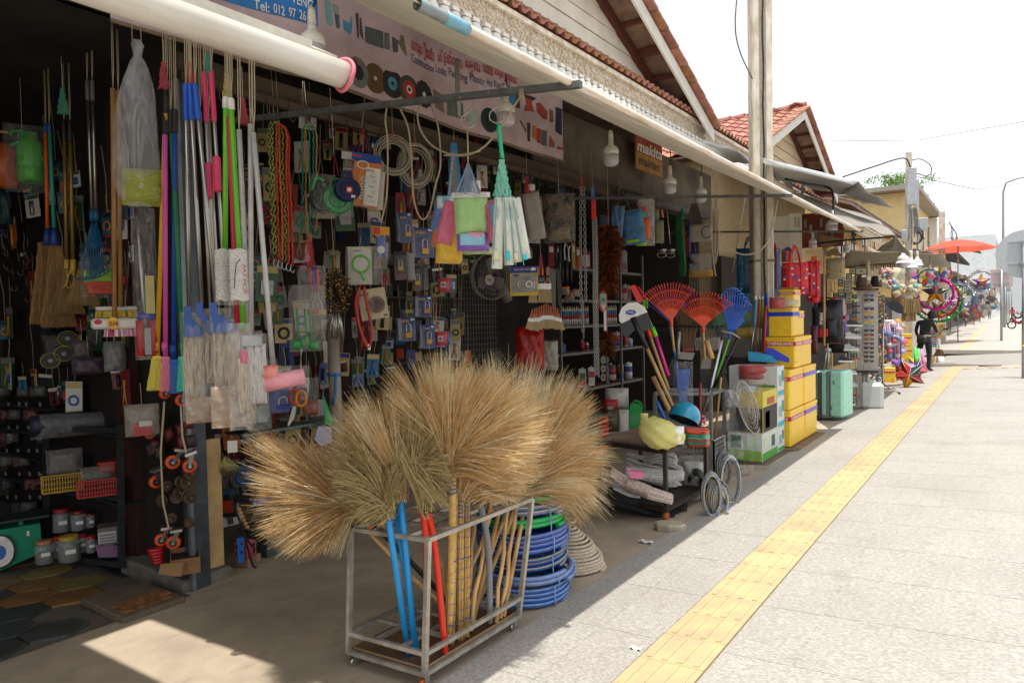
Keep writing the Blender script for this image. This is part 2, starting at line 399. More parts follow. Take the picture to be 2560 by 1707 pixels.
mb.box((-8.6,5.2,1.6),(.12,17.4,5.2));mb.part('back_wall',bld)
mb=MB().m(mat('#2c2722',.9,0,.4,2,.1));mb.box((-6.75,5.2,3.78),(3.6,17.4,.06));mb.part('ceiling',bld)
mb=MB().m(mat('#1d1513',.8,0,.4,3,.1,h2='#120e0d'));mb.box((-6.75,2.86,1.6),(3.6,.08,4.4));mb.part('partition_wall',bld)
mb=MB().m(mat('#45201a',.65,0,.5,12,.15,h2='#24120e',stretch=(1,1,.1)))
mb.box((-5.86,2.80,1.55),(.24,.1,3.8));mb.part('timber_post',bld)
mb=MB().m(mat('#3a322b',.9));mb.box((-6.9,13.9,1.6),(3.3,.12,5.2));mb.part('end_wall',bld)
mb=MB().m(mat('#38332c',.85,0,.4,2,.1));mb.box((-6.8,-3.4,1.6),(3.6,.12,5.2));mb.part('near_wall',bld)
mb=MB().m(mat('#4f565c',.45,.5,.25,8,.05));p=G(505,1465)
mb.box((-4.92,2.80,1.55),(.11,.14,3.7),bev=.008);mb.m(mat('#7d848a',.4,.5,.2,8,.05));mb.box((-4.86,2.725,1.55),(.035,.03,3.7));mb.part('steel_column',bld)
mb=MB().m(mat('#c9a872',.8,0,.3,4));mb.box((-4.99,2.98,.25),(.05,.12,1.05));mb.part('door_board',bld)
mb=MB().m(mat('#5a4a3b',.8,0,.35,5,.1,stretch=(1,.2,1)));mb.box((-4.82,7.6,3.50),(.1,9.8,.13));mb.box((-4.72,7.6,3.38),(.05,9.8,.06));mb.part('lintel_beam',bld)
mb=MB().m(mat('#6e6252',.85,0,.4,1.6,.1,h2='#463d31'));mb.box((-4.95,10.6,3.98),(.04,6.4,.86));mb.part('plywood_board',bld)
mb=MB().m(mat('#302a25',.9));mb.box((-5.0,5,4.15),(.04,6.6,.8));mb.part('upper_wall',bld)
mb=MB().m(mat('#58544c',.6,.4,.3));mb.cyl((-4.6,12.6,3.45),(-4.6,9.2,3.40),.07);mb.part('vent_pipe',bld)
def gable(root,x,yc,zb,zt,hw,m,planks=True,n=9):
 for k in range(n):
  z0=zb+(zt-zb)*k/n;z1=zb+(zt-zb)*(k+1)/n-.008
  w0=hw*(1-k/n);w1=hw*(1-(k+1)/n+.008/(zt-zb))
  mb=MB().m(m);mb.add([(x,yc-w0,z0),(x,yc+w0,z0),(x-.02,yc+max(w1,.01),z1),(x-.02,yc-max(w1,.01),z1),(x-.05,yc-w0,z0),(x-.05,yc+w0,z0),(x-.05,yc+max(w1,.01),z1),(x-.05,yc-max(w1,.01),z1)],[(0,1,2,3),(5,4,7,6),(0,4,5,1),(3,2,6,7),(1,5,6,2),(4,0,3,7)]);mb.part('plank',root)
PITCH=.42
def gable_roof(root,yc,zt,hw,xf,xb,side_tiles=(),edge=(1,),tw=.3,tl=.36,step=.02,th=.05):
 """roof of two slopes; ridge along x; zt ridge height"""
 for sgn in(-1,1):
  roof=MB().m(mat('#8c7464',.85,0,.35,5,.2,h2='#6a4c3c'));
  roof.add([(xf,yc,zt),(xb,yc,zt),(xb,yc+sgn*hw,zt-PITCH*hw),(xf,yc+sgn*hw,zt-PITCH*hw)]+[(xf,yc,zt-.03),(xb,yc,zt-.03),(xb,yc+sgn*hw,zt-PITCH*hw-.03),(xf,yc+sgn*hw,zt-PITCH*hw-.03)],[(0,1,2,3),(7,6,5,4),(0,4,5,1),(1,5,6,2),(2,6,7,3),(3,7,4,0)])
  rf=roof.part('roof',root)
  L_=hw*math.hypot(1,PITCH);ang=math.atan(PITCH);rows=int(L_/tl)
  cols=int((xf-xb)/tw)if sgn in side_tiles else 1
  q=MB().m(R.choice(TILE))
  prof=[(-tw*.5,0),(-tw*.3,.012),(-tw*.1,.045),(tw*.12,.05),(tw*.3,.02),(tw*.5,.0)]
  vs=[];
  for(a,h_)in prof:
   vs+=[(a,0,h_+.03),(a,tl*1.12,h_+.002),(a,0,h_-.0),(a,tl*1.12,h_-.028)]
  fs=[]
  for i in range(len(prof)-1):
   b=i*4;c=b+4;fs+=[(b,c,c+1,b+1),(b+3,c+3,c+2,b+2),(b,b+2,c+2,c),(b+1,c+1,c+3,b+3)]
  fs+=[(0,1,3,2),(len(vs)-4,len(vs)-2,len(vs)-1,len(vs)-3)]
  q.add(vs,fs,None,False);tm=[q.mesh('roof_tile')]
  for m in TILE[:2]:
   q.mats=[m];tm.append(q.mesh('roof_tile'))
  for r in range(rows+1):
   for c in range(cols):
    s_=hw-(r+0)*tl/L_*hw
    x=xf-.02-c*tw
    o=inst('roof_tile',R.choice(tm),(x-tw*.4,yc+sgn*s_,zt-PITCH*s_+.01),rf,(0,0,0))
    o.rotation_euler=Matrix(((-sgn*1,0,0),(0,-sgn*math.cos(ang),0),(0,0,1))).to_euler()if False else(ang if sgn<0 else ang,R.uniform(-.02,.02),0 if sgn<0 else PI)
 for sgn in(-1,1):
  for k in range(int(hw/.34)):
   s_=(k+.5)*.345;T=wframe((xf+.01,yc+sgn*s_,zt-PITCH*s_+.035))@Matrix.Rotation(-sgn*math.atan(PITCH)+sgn*.05,4,'X');q=MB(T).m(TILE[k%3]);q.box((.02,0,0),(.2,.40,.05),bev=.012);q.part('verge_tile',root)
 for sgn in(-1,1):
  mb=MB().m(mat('#d9d4ca',.6,0,.1,4,.05));h_=.2
  mb.add([(xf+.03,yc,zt-.04),(xf+.03,yc+sgn*hw,zt-.04-PITCH*hw),(xf+.03,yc+sgn*hw,zt-.04-h_-PITCH*hw),(xf+.03,yc,zt-.04-h_),(xf,yc,zt-.04),(xf,yc+sgn*hw,zt-.04-PITCH*hw),(xf,yc+sgn*hw,zt-.04-h_-PITCH*hw),(xf,yc,zt-.04-h_)],[(0,1,2,3),(7,6,5,4),(0,4,5,1),(2,6,7,3),(1,5,6,2),(3,7,4,0)]);mb.part('barge_board',root)
  for k in range(7):
   s_=hw*(k+.6)/7.2;mb=MB().m(BRN);mb.box((xf-.22,yc+sgn*s_,zt-PITCH*s_-.075),(.42,.05 if k%3 else .1,.05 if k%3 else .11));mb.part('purlin',root)
  mb=MB().m(mat('#59281c',.7));a=xf-.38;mb.add([(a,yc,zt-.06),(a,yc+sgn*hw,zt-.06-PITCH*hw),(a,yc+sgn*hw,zt-.2-PITCH*hw),(a,yc,zt-.2),(a-.06,yc,zt-.06),(a-.06,yc+sgn*hw,zt-.06-PITCH*hw),(a-.06,yc+sgn*hw,zt-.2-PITCH*hw),(a-.06,yc,zt-.2)],[(0,1,2,3),(7,6,5,4),(0,4,5,1),(2,6,7,3),(1,5,6,2),(3,7,4,0)]);mb.part('wall_rafter',root)
 mb=MB().m(TILE[2],True)
 for k in range(int((xf-xb)/.35)):
  x=xf+.05-k*.35;mb.tube([(x,yc,zt+.03),(x-.34,yc,zt+.02)],[.12,.10],8)
 mb.part('ridge_tile',root)
gable(bld,-4.39,7.4,4.9,6.08,2.85,CREAM,n=6)
gable_roof(bld,7.4,6.22,3.75,-3.95,-9.5,side_tiles=())
def eave(root,y0,y1,xe,ze,sp=.165,drops=True,lace=True,tiles=True):
 n=int((y1-y0)/sp)
 mb=MB().m(BRN);mb.add([(xe,y0,ze),(xe,y1,ze),(xe-.85,y1,ze+.36),(xe-.85,y0,ze+.36),(xe,y0,ze-.03),(xe,y1,ze-.03),(xe-.85,y1,ze+.33),(xe-.85,y0,ze+.33)],[(0,1,2,3),(7,6,5,4),(0,4,5,1),(1,5,6,2),(2,6,7,3),(3,7,4,0)]);rf=mb.part('eave_roof',root)
 ms=[]
 for m in TILE:
  q=MB().m(m);pr=[(-sp*.5,0),(-sp*.28,.006),(-sp*.12,.045),(sp*.12,.05),(sp*.28,.012),(sp*.5,.0)]
  vs=[]
  for a,h_ in pr:vs+=[(.05,a,h_+.012),(-.36,a,h_),(.05,a,h_-.022),(-.36,a,h_-.03)]
  fs=[]
  for i in range(5):
   b=i*4;c=b+4;fs+=[(b,b+1,c+1,c),(b+3,b+2,c+2,c+3),(b,c,c+2,b+2),(b+1,b+3,c+3,c+1)]
  q.add(vs,fs);ms.append(q.mesh('roof_tile'))
 sl=math.atan(.36/.85)
 for r in range(3 if tiles is True else 1):
  for i in range(n):
   inst('roof_tile',R.choice(ms[:2]),(xe-.29*r,y0+(i+.5)*sp,ze+.03+.122*r+.014*r),rf,(R.uniform(-.03,.03),sl+R.uniform(-.02,.02),R.uniform(-.02,.02)))
 if lace:
  mb=MB().m(OFFW);mb.box((xe-.01,(y0+y1)/2,ze-.05),(.05,y1-y0,.05));mb.box((xe-.04,(y0+y1)/2,ze-.16),(.012,y1-y0,.2));mb.box((xe-.05,(y0+y1)/2,ze-.30),(.012,y1-y0,.12));fa=mb.part('fascia',root)
  mb=MB().m(mat('#e0d8c8',.8,0,.2,20,.2,h2='#b09a7c'),True);nn=int((y1-y0)/.055)
  for i in range(nn):
   y=y0+(i+.5)*.055
   for k in range(3):
    zz=ze-.10-k*.058+R.uniform(-.004,.004);yy=y+(k%2)*.027;a0=R.random()*6
    mb.tube([(xe-.025+.004*R.random(),yy+.021*math.cos(a0+a),zz+.024*math.sin(a0+a))for a in[j*1.05 for j in range(5)]],.0062,4,cap=False)
   for k in range(2):
    mb.tube([(xe-.03,y+R.uniform(-.02,.02),ze-.27-k*.03),(xe-.0,y+R.uniform(-.02,.02),ze-.30-k*.04),(xe-.012,y+R.uniform(-.02,.02),ze-.34-k*.02)],[.012,.009,.004],4)
  mb.part('lace_scroll',fa,kind='stuff')
 if drops:
  q=MB().m(mat('#dedad2',.6,0,.12,18,.12),True)
  q.lathe([(.012,.13),(.045,.115),(.05,.10),(.058,.085),(.062,.05),(.052,.015),(.03,0)],10,None,.8,1.);q.box((0,0,.145),(.05,.08,.03))
  dm=q.mesh('fascia_drop')
  for i in range(int((y1-y0)/.148)):
   inst('fascia_drop',dm,(xe+.01,y0+(i+.5)*.148,ze-.485),root,(R.uniform(-.05,.05),R.uniform(-.04,.04),0),(1.15,1.15,1.1))
eave(bld,3.6,13.6,XE,ZE)
mb=MB().m(mat('#6a4a3c',.85,0,.3,4));mb.box((-6.35,.28,4.9),(4.6,6.6,.1));mb.part('near_roof',bld)
b2=thing('shop_building','second gabled shop house with pinkish red tile roof behind the concrete pole','building',(-5,17.2,zg(-5)))
gable_roof(b2,17.25,6.35,3.6,-3.95,-9.6,side_tiles=(-1,),tw=.3,tl=.37)
gable(b2,-4.39,17.25,4.7,6.2,3.5,mat('#c9b594',.75),n=6)
mb=MB().m(mat('#c7b089',.8));mb.box((-6.9,17.6,2.2),(4.1,7.2,5.2));mb.part('wall',b2)
eave(b2,14.0,30.0,-4.05,4.50,sp=.3,drops=False,tiles=1)
ban=thing('shop_banner','long dusty pink printed shop banner with tool pictures hung above the stall','banner',(-4.6,5.3,3.6))
PINK=mat('#cbb6ba',.75,0,.13,1.8,.05,h2='#a8908f',name='banner_print')
ZB,ZT=3.60,4.46
def BN(u,v,o=0.):
 y=2.2+u;f=.03*math.sin(y*2.1)+.018*math.sin(y*5.3+v*2)
 return Vector((-4.60+f+.03*(v-.5)+o,y,ZB+(ZT-ZB)*v+.015*math.sin(y*1.7)))
LB=5.42
mb=MB().m(PINK);mb.grid(lambda a,b:BN(a*LB,b,0),60,6);mb.grid(lambda a,b:BN(a*LB,b,-.004),60,6);mb.part('sheet',ban)
mb=MB().m(mat('#7d6a55',.8));mb.tube([BN(i*LB/30,0,.004)+Vector((0,0,-.005))for i in range(31)],.014,6);mb.part('hem',ban)
def bn_place(c,x,y):
 p=pp(c,x,y,-4.60);return p.y-2.2,(p.z-ZB-.015*math.sin(p.y*1.7))/(ZT-ZB)
def bn_frame(u,v):
 p=BN(u,v,.006);q=BN(u+.05,v,.006);yv=(q-p).normalized();zv=Vector((0,0,1));xv=yv.cross(zv)
 return Matrix(((yv.x,-xv.x,0,p.x),(yv.y,-xv.y,0,p.y),(yv.z,-xv.z,1,p.z),(0,0,0,1)))
RED=mat('#b3262d',.7);INK=mat('#2c3550',.7)
def bn_text(s,c,a,b,size,m,**k):
 u0,v0=bn_place(c,*a);u1,v1=bn_place(c,*b)
 words=s.split(' ');tot=len(s);
 key=0
 for wd in words:
  t0=key/tot;t1=(key+len(wd))/tot;key+=len(wd)+1
  um=u0+(u1-u0)*(t0+t1)/2;vm=v0+(v1-v0)*(t0+t1)/2
  text(wd,size,bn_frame(um,vm),m,ban,w=abs(u1-u0)*(t1-t0),**k)
bn_text('Contruction Locks Painting Plastic And Kind Of Material','D',(1310,420),(2065,650),.115,INK)
bn_text('លក់គ្រឿងដែក សើ ថ្នាំលាប សម្ភារៈ សំណង់ និងគ្រឿងផ្សេងៗ','D',(1310,330),(2050,560),.145,RED,bold=.012)
u0,v0=bn_place('D',200,60);
mb=MB().m(mat('#2f80c8',.65));ub,vb=bn_place('D',195,75);uc,vc=bn_place('D',630,200)
mb.grid(lambda a,b:BN(ub-.25+(uc-ub+.25)*a,(vb+(vc-vb)*a)*(1-b)+.995*b,.004),10,4);mb.part('printed_panel',ban)
bn_text('Tel: 012 97 26 79','D',(205,35),(610,150),.10,WHITE(),bold=.015);bn_text('VENG','D',(440,20),(590,40),.11,WHITE(),bold=.015)
def disc_pic(c,x,y,r,cols,teeth=0):
 u,v=bn_place(c,x,y);T=bn_frame(u,v)
 for k,(f,h)in enumerate(cols):
  n=24;rr=r*f;poly=[(rr*(1+(.09 if teeth and k==0 and i%2 else 0))*math.cos(2*PI*i/n),rr*(1+(.09 if teeth and k==0 and i%2 else 0))*math.sin(2*PI*i/n))for i in range(n)]
  mb=MB(T).m(mat(h,.6));mb.prism(poly,-.002-.001*k,0);mb.part('printed_picture',ban)
disc_pic('D',1068,548,.13,[(1,'#6b4f2e'),(.15,'#d8d0c0')])
disc_pic('D',1187,585,.13,[(1,'#2c2c30'),(.45,'#4c98a8'),(.15,'#222')if 0 else(.15,'#222222')])
disc_pic('D',1300,628,.13,[(1,'#3f4a42'),(.65,'#b23a2c'),(.3,'#e0dad0'),(.14,'#222222')])
disc_pic('D',1408,660,.12,[(1,'#24292a'),(.2,'#d0d0c8')],teeth=1)
disc_pic('D',940,510,.13,[(1,'#707a74'),(.5,'#2b2b2b')])
disc_pic('D',905,455,.05,[(1,'#8a2a20')])
disc_pic('F',450,425,.13,[(1,'#23383a'),(.5,'#16201f'),(.12,'#8fb0a8')])
def poly_pic(c,pts,h):
 us=[bn_place(c,*p)for p in pts];cu=sum(a for a,b in us)/len(us);cv=sum(b for a,b in us)/len(us)
 T=bn_frame(cu,cv);mb=MB(T).m(mat(h,.6));mb.prism([(a-cu,(b-cv)*(ZT-ZB))for a,b in us],-.002-R.random()*.001,0);mb.part('printed_picture',ban)
for c,pts,h in[('D',[(682,15),(725,20),(740,190),(697,180)],'#7fb5b0'),('D',[(740,40),(790,50),(785,110),(750,100)],'#9aa3a0'),('D',[(755,110),(790,115),(795,205),(770,205)],'#556a70'),('D',[(822,140),(875,175),(885,115),(890,190),(882,250),(825,210)],'#4f93b5'),('D',[(915,95),(935,98),(938,270),(930,270)],'#4c4644'),('D',[(945,130),(955,125),(972,288),(948,240)],'#4c4644'),('D',[(985,185),(1108,225),(1112,345),(990,300)],'#56625a'),('D',[(1118,230),(1150,240),(1155,355),(1122,345)],'#6d6864'),('D',[(1170,260),(1212,290),(1210,370),(1180,370)],'#57504e'),('D',[(1228,250),(1250,258),(1275,398),(1240,350),(1210,290),(1232,290)],'#7c6b48'),('F',[(585,190),(632,215),(628,340),(590,310)],'#3a86b8'),('F',[(632,215),(660,240),(660,345),(628,335)],'#443a34'),('F',[(688,245),(760,275),(735,300),(752,370),(690,360),(705,310)],'#b8452c'),('F',[(690,245),(762,275),(745,290),(700,272)],'#3a3230'),('F',[(765,310),(790,305),(822,345),(842,370),(838,425),(815,420),(775,375)],'#a63e30'),('F',[(912,333),(970,345),(966,530),(910,505)],'#252c4c'),('F',[(663,425),(672,425),(712,500),(705,505)],'#45403e'),('F',[(715,440),(738,445),(735,575),(722,570)],'#3a3836'),('F',[(752,463),(776,470),(776,560),(755,550)],'#b8743c'),('F',[(780,480),(808,488),(806,590),(782,580)],'#a83a38'),('F',[(812,495),(846,500),(844,610),(814,600)],'#4b6462'),('F',[(870,530),(884,560),(880,612),(862,610)],'#b84040'),('F',[(890,560),(905,590),(898,620),(888,610)],'#55705a'),('F',[(922,608),(975,612),(975,630),(922,628)],'#b0453c'),('F',[(185,270),(290,300),(298,410),(190,380)],'#69776c'),('F',[(318,345),(378,355),(378,440),(320,430)],'#a9bfae'),('F',[(80,200),(150,240),(165,370),(100,330)],'#7e6a5c'),('F',[(860,350),(890,360),(892,440),(865,445)],'#8a5f50')]:poly_pic(c,pts,h)
brd=thing('sign_board','small orange painted tool brand board under the awning right of the banner','sign',pp('F',1575,690,-4.7))
T=Matrix.Translation(pp('F',1580,650,-4.70))@Matrix.Rotation(PI/2,4,'Z')
for dz,hh,h in((.13,.36,'#b5512f'),(-.19,.26,'#b98238')):
 mb=MB(T).m(mat(h,.7,0,.25,6));mb.box((0,.012,dz),(.98,.02,hh));mb.part('panel',brd)
text('makita',.24,T@Matrix.Translation((.0,0,.03)),mat('#ddd6c8',.7),brd,w=.95,bold=.03,shear=.2);text('maktec',.2,T@Matrix.Translation((.0,0,-.18)),mat('#2a2420',.7),brd,w=.8,bold=.01)
def cloth(h,tr=.35,rough=.7,sc=3):return mat(h,rough,0,.12,sc,.12,trans=tr)
XA,ZA=-1.8,2.82
aw=thing('awning','long cream pull-down awning over the hardware stall with rusty white front tube','awning',(XA,2,ZA))
mb=MB().m(cloth('#cfc9bb',.3));mb.sheet((XA,1.9,ZA),(XA,11.1,ZA-.02),(-4.22,11.1,4.15),(-4.22,1.78,4.17),.006,24,10,.006,sag=.05);mb.part('fabric',aw)
TUBE=mat('#e4dfd5',.35,.2,.2,3,.04,h2='#c2a78a',stretch=(6,1,6),name='rusty_white_tube')
mb=MB().m(TUBE);mb.tube([(XA,2.02,ZA),(XA,6.5,ZA-.01),(XA,11.13,ZA-.02)],.021,14);mb.part('front_tube',aw)
mb=MB().m(mat('#7fb4c6',.5));mb.tube([(XA,2.10,ZA),(XA,2.24,ZA)],.026,14);mb.m(mat('#8d9598',.5));mb.tube([(XA,1.95,ZA),(XA,2.10,ZA)],.024,14,cap=False);mb.tube([(XA,1.95,ZA),(XA,2.05,ZA)],.019,14,cap=False);mb.part('pipe_end',aw)
RAIL=mat('#6f726e',.5,.5,.25,12,.06)
for i,(a,b)in enumerate((((-4.72,3.05,3.15),(-1.74,3.05,2.795)),((-4.3,7.0,3.03),(-1.72,7.03,2.765)),((-4.9,11.2,3.06),(-1.75,11.1,2.79)))):
 mb=MB().m(RAIL);d=(Vector(b)-Vector(a));mb.tube([a,b],.024 if i==0 else .02,4,sm=False);mb.part('support_rail',aw)
a=pp('D',1630,415,-3.0);mb=MB().m(mat('#8d8d86',.5,.5));mb.tube([a,(a.x+.02,a.y-.02,2.98)],.016,6);mb.part('strut',aw)
ra=thing('awning','cream roller awning with thick white tube and pink rope at its end, upper left','awning',(-1.75,1.5,2.46))
XT,YT=-1.75,1.55;cT=P(800,168,XT);ZT_=cT.z+.0
r_=.043
mb=MB().m(mat('#ece8de',.3,.1,.12,3,.03,h2='#d3c9b8',stretch=(5,.6,5)));mb.tube([(XT,-2.5,ZT_),(XT,YT,ZT_)],r_,26);mb.part('roller_tube',ra)
mb=MB().m(mat('#d2707c',.6));mb.tube([(XT+(r_+.006)*math.cos(a),YT-.01+.006*math.sin(a*2),ZT_+(r_+.006)*math.sin(a))for a in[i*PI/12 for i in range(24)]],.007,6,closed=True);mb.part('pink_rope',ra)
mb=MB().m(cloth('#dcd4c4',.35));mb.sheet((XT+.02,-2.5,ZT_+.038),(XT+.02,1.5,ZT_+.038),(-4.3,1.42,ZT_+1.35),(-4.3,-2.5,ZT_+1.35),.006,16,10,.004);mb.part('fabric',ra)
mb=MB().m(mat('#b9b2a4',.5));mb.box((XT+.005,-.55,ZT_+.046),(.04,3.9,.03));mb.part('fabric_clamp',ra)
a2=thing('awning','sagging dark grey awning beyond the cream one, folded edge at its far end','awning',(-1.7,13.5,2.7))
GREYC=cloth('#8d857a',.12)
mb=MB().m(GREYC);f0=P(2120,560,-1.95);f1=P(2237,590,-1.75);b1=P(2105,508,-4.1);b0=P(1990,470,-4.1)
mb.sheet(f0,f1,P(2200,552,-3.6),P(1985,478,-4.1),.008,14,8,.02,sag=.03);mb.part('fabric',a2)
mb=MB().m(GREYC);mb.sheet(f1,P(2237,590,-1.75)+Vector((0,.1,0)),P(2275,632,-1.8),P(2190,628,-2.6),.008,8,8,.015);mb.part('valance',a2)
mb=MB().m(BLACK());mb.tube([P(2010,612,-3.6),P(2120,600,-2.6),P(2250,591,-1.75)],.018,6);mb.part('support_rail',a2)
a3=thing('awning','flat beige canopy over the souvenir stall with hanging cone lamps','awning',(-2,16,2.5))
mb=MB().m(cloth('#a9a08e',.15));mb.sheet(pp('J',440,352,-3.9),pp('J',1105,378,-1.65),pp('J',1165,470,-1.9),pp('J',400,475,-4.4),.01,14,8,.015,sag=.04);mb.part('fabric',a3)
mb=MB().m(RAIL);mb.tube([pp('J',395,410,-4.2),pp('J',1130,345,-1.8)],.018,6);mb.tube([pp('J',440,470,-4.2),pp('J',960,425,-2.3)],.018,6);mb.part('support_rail',a3)
SIL=mat('#a8abad',.45,.35,.25,5,.12,stretch=(3,.6,1))
s1=thing('metal_sheet','small loose silver roofing sheet resting against the eave left of the pole','metal sheet',pp('K',560,480,-3.4))
mb=MB().m(SIL);mb.sheet(pp('K',435,435,-3.3),pp('K',685,492,-3.3),pp('K',790,585,-3.6),pp('K',600,570,-3.9),.02,10,6,.01);mb.part('sheet',s1)
s2=thing('tarpaulin','silver tarpaulin on a slanted frame hanging over the second awning right of the pole','tarpaulin',pp('K',1300,700,-3))
q=[pp('K',850,562,-2.7),pp('K',1150,630,-2.6),pp('K',1525,718,-2.5),pp('K',1778,900,-2.5)]
mb=MB().m(cloth('#b8b4ac',.2));mb.sheet(q[0],q[2],pp('K',1400,800,-3.7),pp('K',962,700,-3.9),.012,14,8,.02,sag=.03)
mb.sheet(q[2],q[3],pp('K',1560,860,-3.2),pp('K',1380,790,-3.7),.012,10,6,.03);mb.part('sheet',s2)
mb=MB().m(mat('#cfd2d3',.4,.4));mb.sheet(q[0]+Vector((0,0,.03)),q[2]+Vector((0,0,.03)),pp('K',1490,735,-2.5)+Vector((0,0,.0)),pp('K',880,585,-2.7),.02,8,2,.008);mb.part('silver_edge',s2)
for c in((960,650,1060,755),(1140,735,1136,790)):
 mb=MB().m(mat('#9c9f9e',.5,.5));mb.tube([pp('K',c[0],c[1],-3.2),pp('K',c[2],c[3],-3.6)],.04,4,sm=False);mb.part('frame_strut',s2)
mb=MB().m(BLACK());mb.tube(smooth_path([pp('K',1020,695,-3.3),pp('K',1160,725,-3.1),pp('K',1310,750,-2.9),pp('K',1350,800,-2.7),pp('K',1356,940,-2.6)],6),.022,6);mb.part('lamp_conduit',s2)
CONC=mat('#d0c8ba',.85,0,.18,10,.15,h2='#a39784',stretch=(1,1,.35))
pl=thing('concrete_pole','square weathered concrete utility pole rising through the awning with black cable','utility pole',(-3.05,10.65,zg(-3.05)))
mb=MB(wframe((-3.05,10.65,0),.55)).m(CONC);mb.box((0,0,4.0),(.29,.27,8.6),bev=.02);mb.part('shaft',pl)
mb=MB(wframe((-3.05,10.65,0),.55)).m(mat('#9e9482',.9,0,.2));mb.box((0,-.142,4),(.09,.012,8.5));mb.part('groove',pl)
mb=MB(wframe((-3.05,10.65,0),.55)).m(BLACK());mb.tube([(.0+.008*math.sin(i*1.7),-.16,.5+i*.3)for i in range(26)],.011,6);mb.part('cable',pl)
mb=MB(wframe((-3.05,10.65,0),.55)).m(mat('#7a6a58',.6,.4));mb.box((0,0,2.42),(.31,.29,.03));mb.part('strap',pl)
mb=MB().m(mat('#333a52',.6));mb.tube(smooth_path([P(1848,-60,-2.9),P(1838,60,-2.9),P(1850,130,-2.9),P(1881,198,-2.98)],8),.008,5);mb.solo('overhead_cable','thin blue-black cable curving through the sky into the tall concrete pole','cable')
e2=thing('power_pole','slim concrete power pole with grey meter boxes and coiled black cables','utility pole',(-2.45,23.2,zg(-2.45)))
pt=pp('N',1222,85,-2.45);mb=MB().m(CONC);mb.tube([(pt.x,pt.y,zg(-2.45)),(pt.x,pt.y,pt.z)],[.15,.105],4,sm=False);mb.part('shaft',e2)
def boxat(mb,c,x0,y0,x1,y1,X,d=.12,bev=.0,dy=0):
 p=pp(c,(x0+x1)/2,(y0+y1)/2,X);s_=mpp(p)/CR[c][2];T=frame(p);mb.add_T=T
 old=mb.T;mb.T=T;mb.box((0,dy,0),((x1-x0)*s_,d,(y1-y0)*s_),bev=bev);mb.T=old;return p,s_
for(x0,y0,x1,y1)in((1208,238,1296,596),(1296,355,1322,700),(1293,728,1400,848),(1155,845,1200,960)):
 mb=MB().m(mat('#a9aeb2',.5,.2));boxat(mb,'N',x0,y0,x1,y1,-2.35 if x0>1160 else-2.5,.16,.01);mb.part('meter_box',e2)
for k in range(4):
 c=pp('N',1285+k*6,900+k*4,-2.3);s_=mpp(c)/3.92;T=frame(c,R.uniform(-.4,.4));mb=MB(T).m(BLACK());rr=(85-k*11)*s_
 mb.tube([(rr*.85*math.cos(a),.03*k,rr*math.sin(a))for a in[i*PI/10 for i in range(20)]],.014,5,closed=True);mb.part('cable_coil',e2)
for k in range(9):
 c=[pp('N',1225+k*9,600+R.uniform(0,30),-2.33),pp('N',1230+k*11,750,-2.3),pp('N',1215+k*16,900+R.uniform(-40,90),-2.3)]
 mb=MB().m(R.choice((BLACK(),mat('#4c5055',.6),mat('#8a8a88',.6))));mb.tube(smooth_path(c,4),.011,5);mb.part('wire',e2)
mb=MB().m(BLACK());mb.tube(smooth_path([pp('N',575,325,-3.6),pp('N',860,230,-3.0),pp('N',1170,140,-2.45),pp('N',1240,230,-2.4)],6),.02,5);mb.solo('overhead_cable','thick black cable rising from the roofs to the top of the power pole','cable')
mb=MB().m(BLACK());mb.tube(smooth_path([pp('N',1258,160,-2.4),pp('N',1340,150,-2.4),pp('N',1430,205,-2.4),pp('N',1445,270,-2.4),pp('N',1400,315,-2.4),pp('N',1305,290,-2.4)],5),.018,5);mb.solo('cable_loop','black cable loop sticking out right of the power pole top','cable')
for nm,a,b,lab in(('w',('N',1300,322,-2.4),('N',2380,380,6),'thin wire crossing the sky right of the power pole'),('w',('K',1275,430,-6),('K',2700,290,12),'faint wire high in the pale sky above the street lamp')):
 mb=MB().m(mat('#6b7076',.6));A_=pp(*a);B_=pp(*b)if b[3]<0 else PY(*px(*b[:3]),30);mb.tube([A_,A_.lerp(B_,.5)-Vector((0,0,.3)),B_],.012,4);mb.solo('overhead_wire',lab,'wire')
GALV=mat('#9aa0a3',.45,.6,.15,8,.03)
def post(base,top,r,parent,name='post'):
 mb=MB().m(GALV);mb.cyl((base.x,base.y,base.z-.02),(base.x,base.y,top),r,n=12);return mb.part(name,parent)
b=gg('J',1681,1250);sg=thing('round_sign','grey back of a large round road sign on a galvanised post at the right edge','road sign',b)
zt=b.z+(1250-275)/2.8*mpp(b+Vector((0,0,1.5)));post(b,zt,.052,sg)
c=Vector((b.x-.02,b.y-.02,b.z));T=frame(Vector((b.x,b.y-.0,zt-.33)))
mb=MB(T).m(mat('#b7bcc0',.5,.3,.06));mb.T=T@Matrix.Translation((.0,.08,0))@Matrix.Rotation(PI/2,4,'X');mb.lathe([(.54,-.006),(.56,-.004),(.56,.004),(.54,.006)],48,sm=False);mb.part('sign_plate',sg)
for dz in(.27,-.24):
 mb=MB(T).m(GALV);mb.box((.0,.045,dz),(.62,.04,.035));mb.box((0,.0,dz),(.13,.12,.05));mb.part('clamp_bar',sg)
mb=MB().m(mat('#d8b52e',.6));mb.cyl((b.x,b.y,b.z+.73),(b.x,b.y,b.z+.78),.056);mb.part('yellow_band',sg)
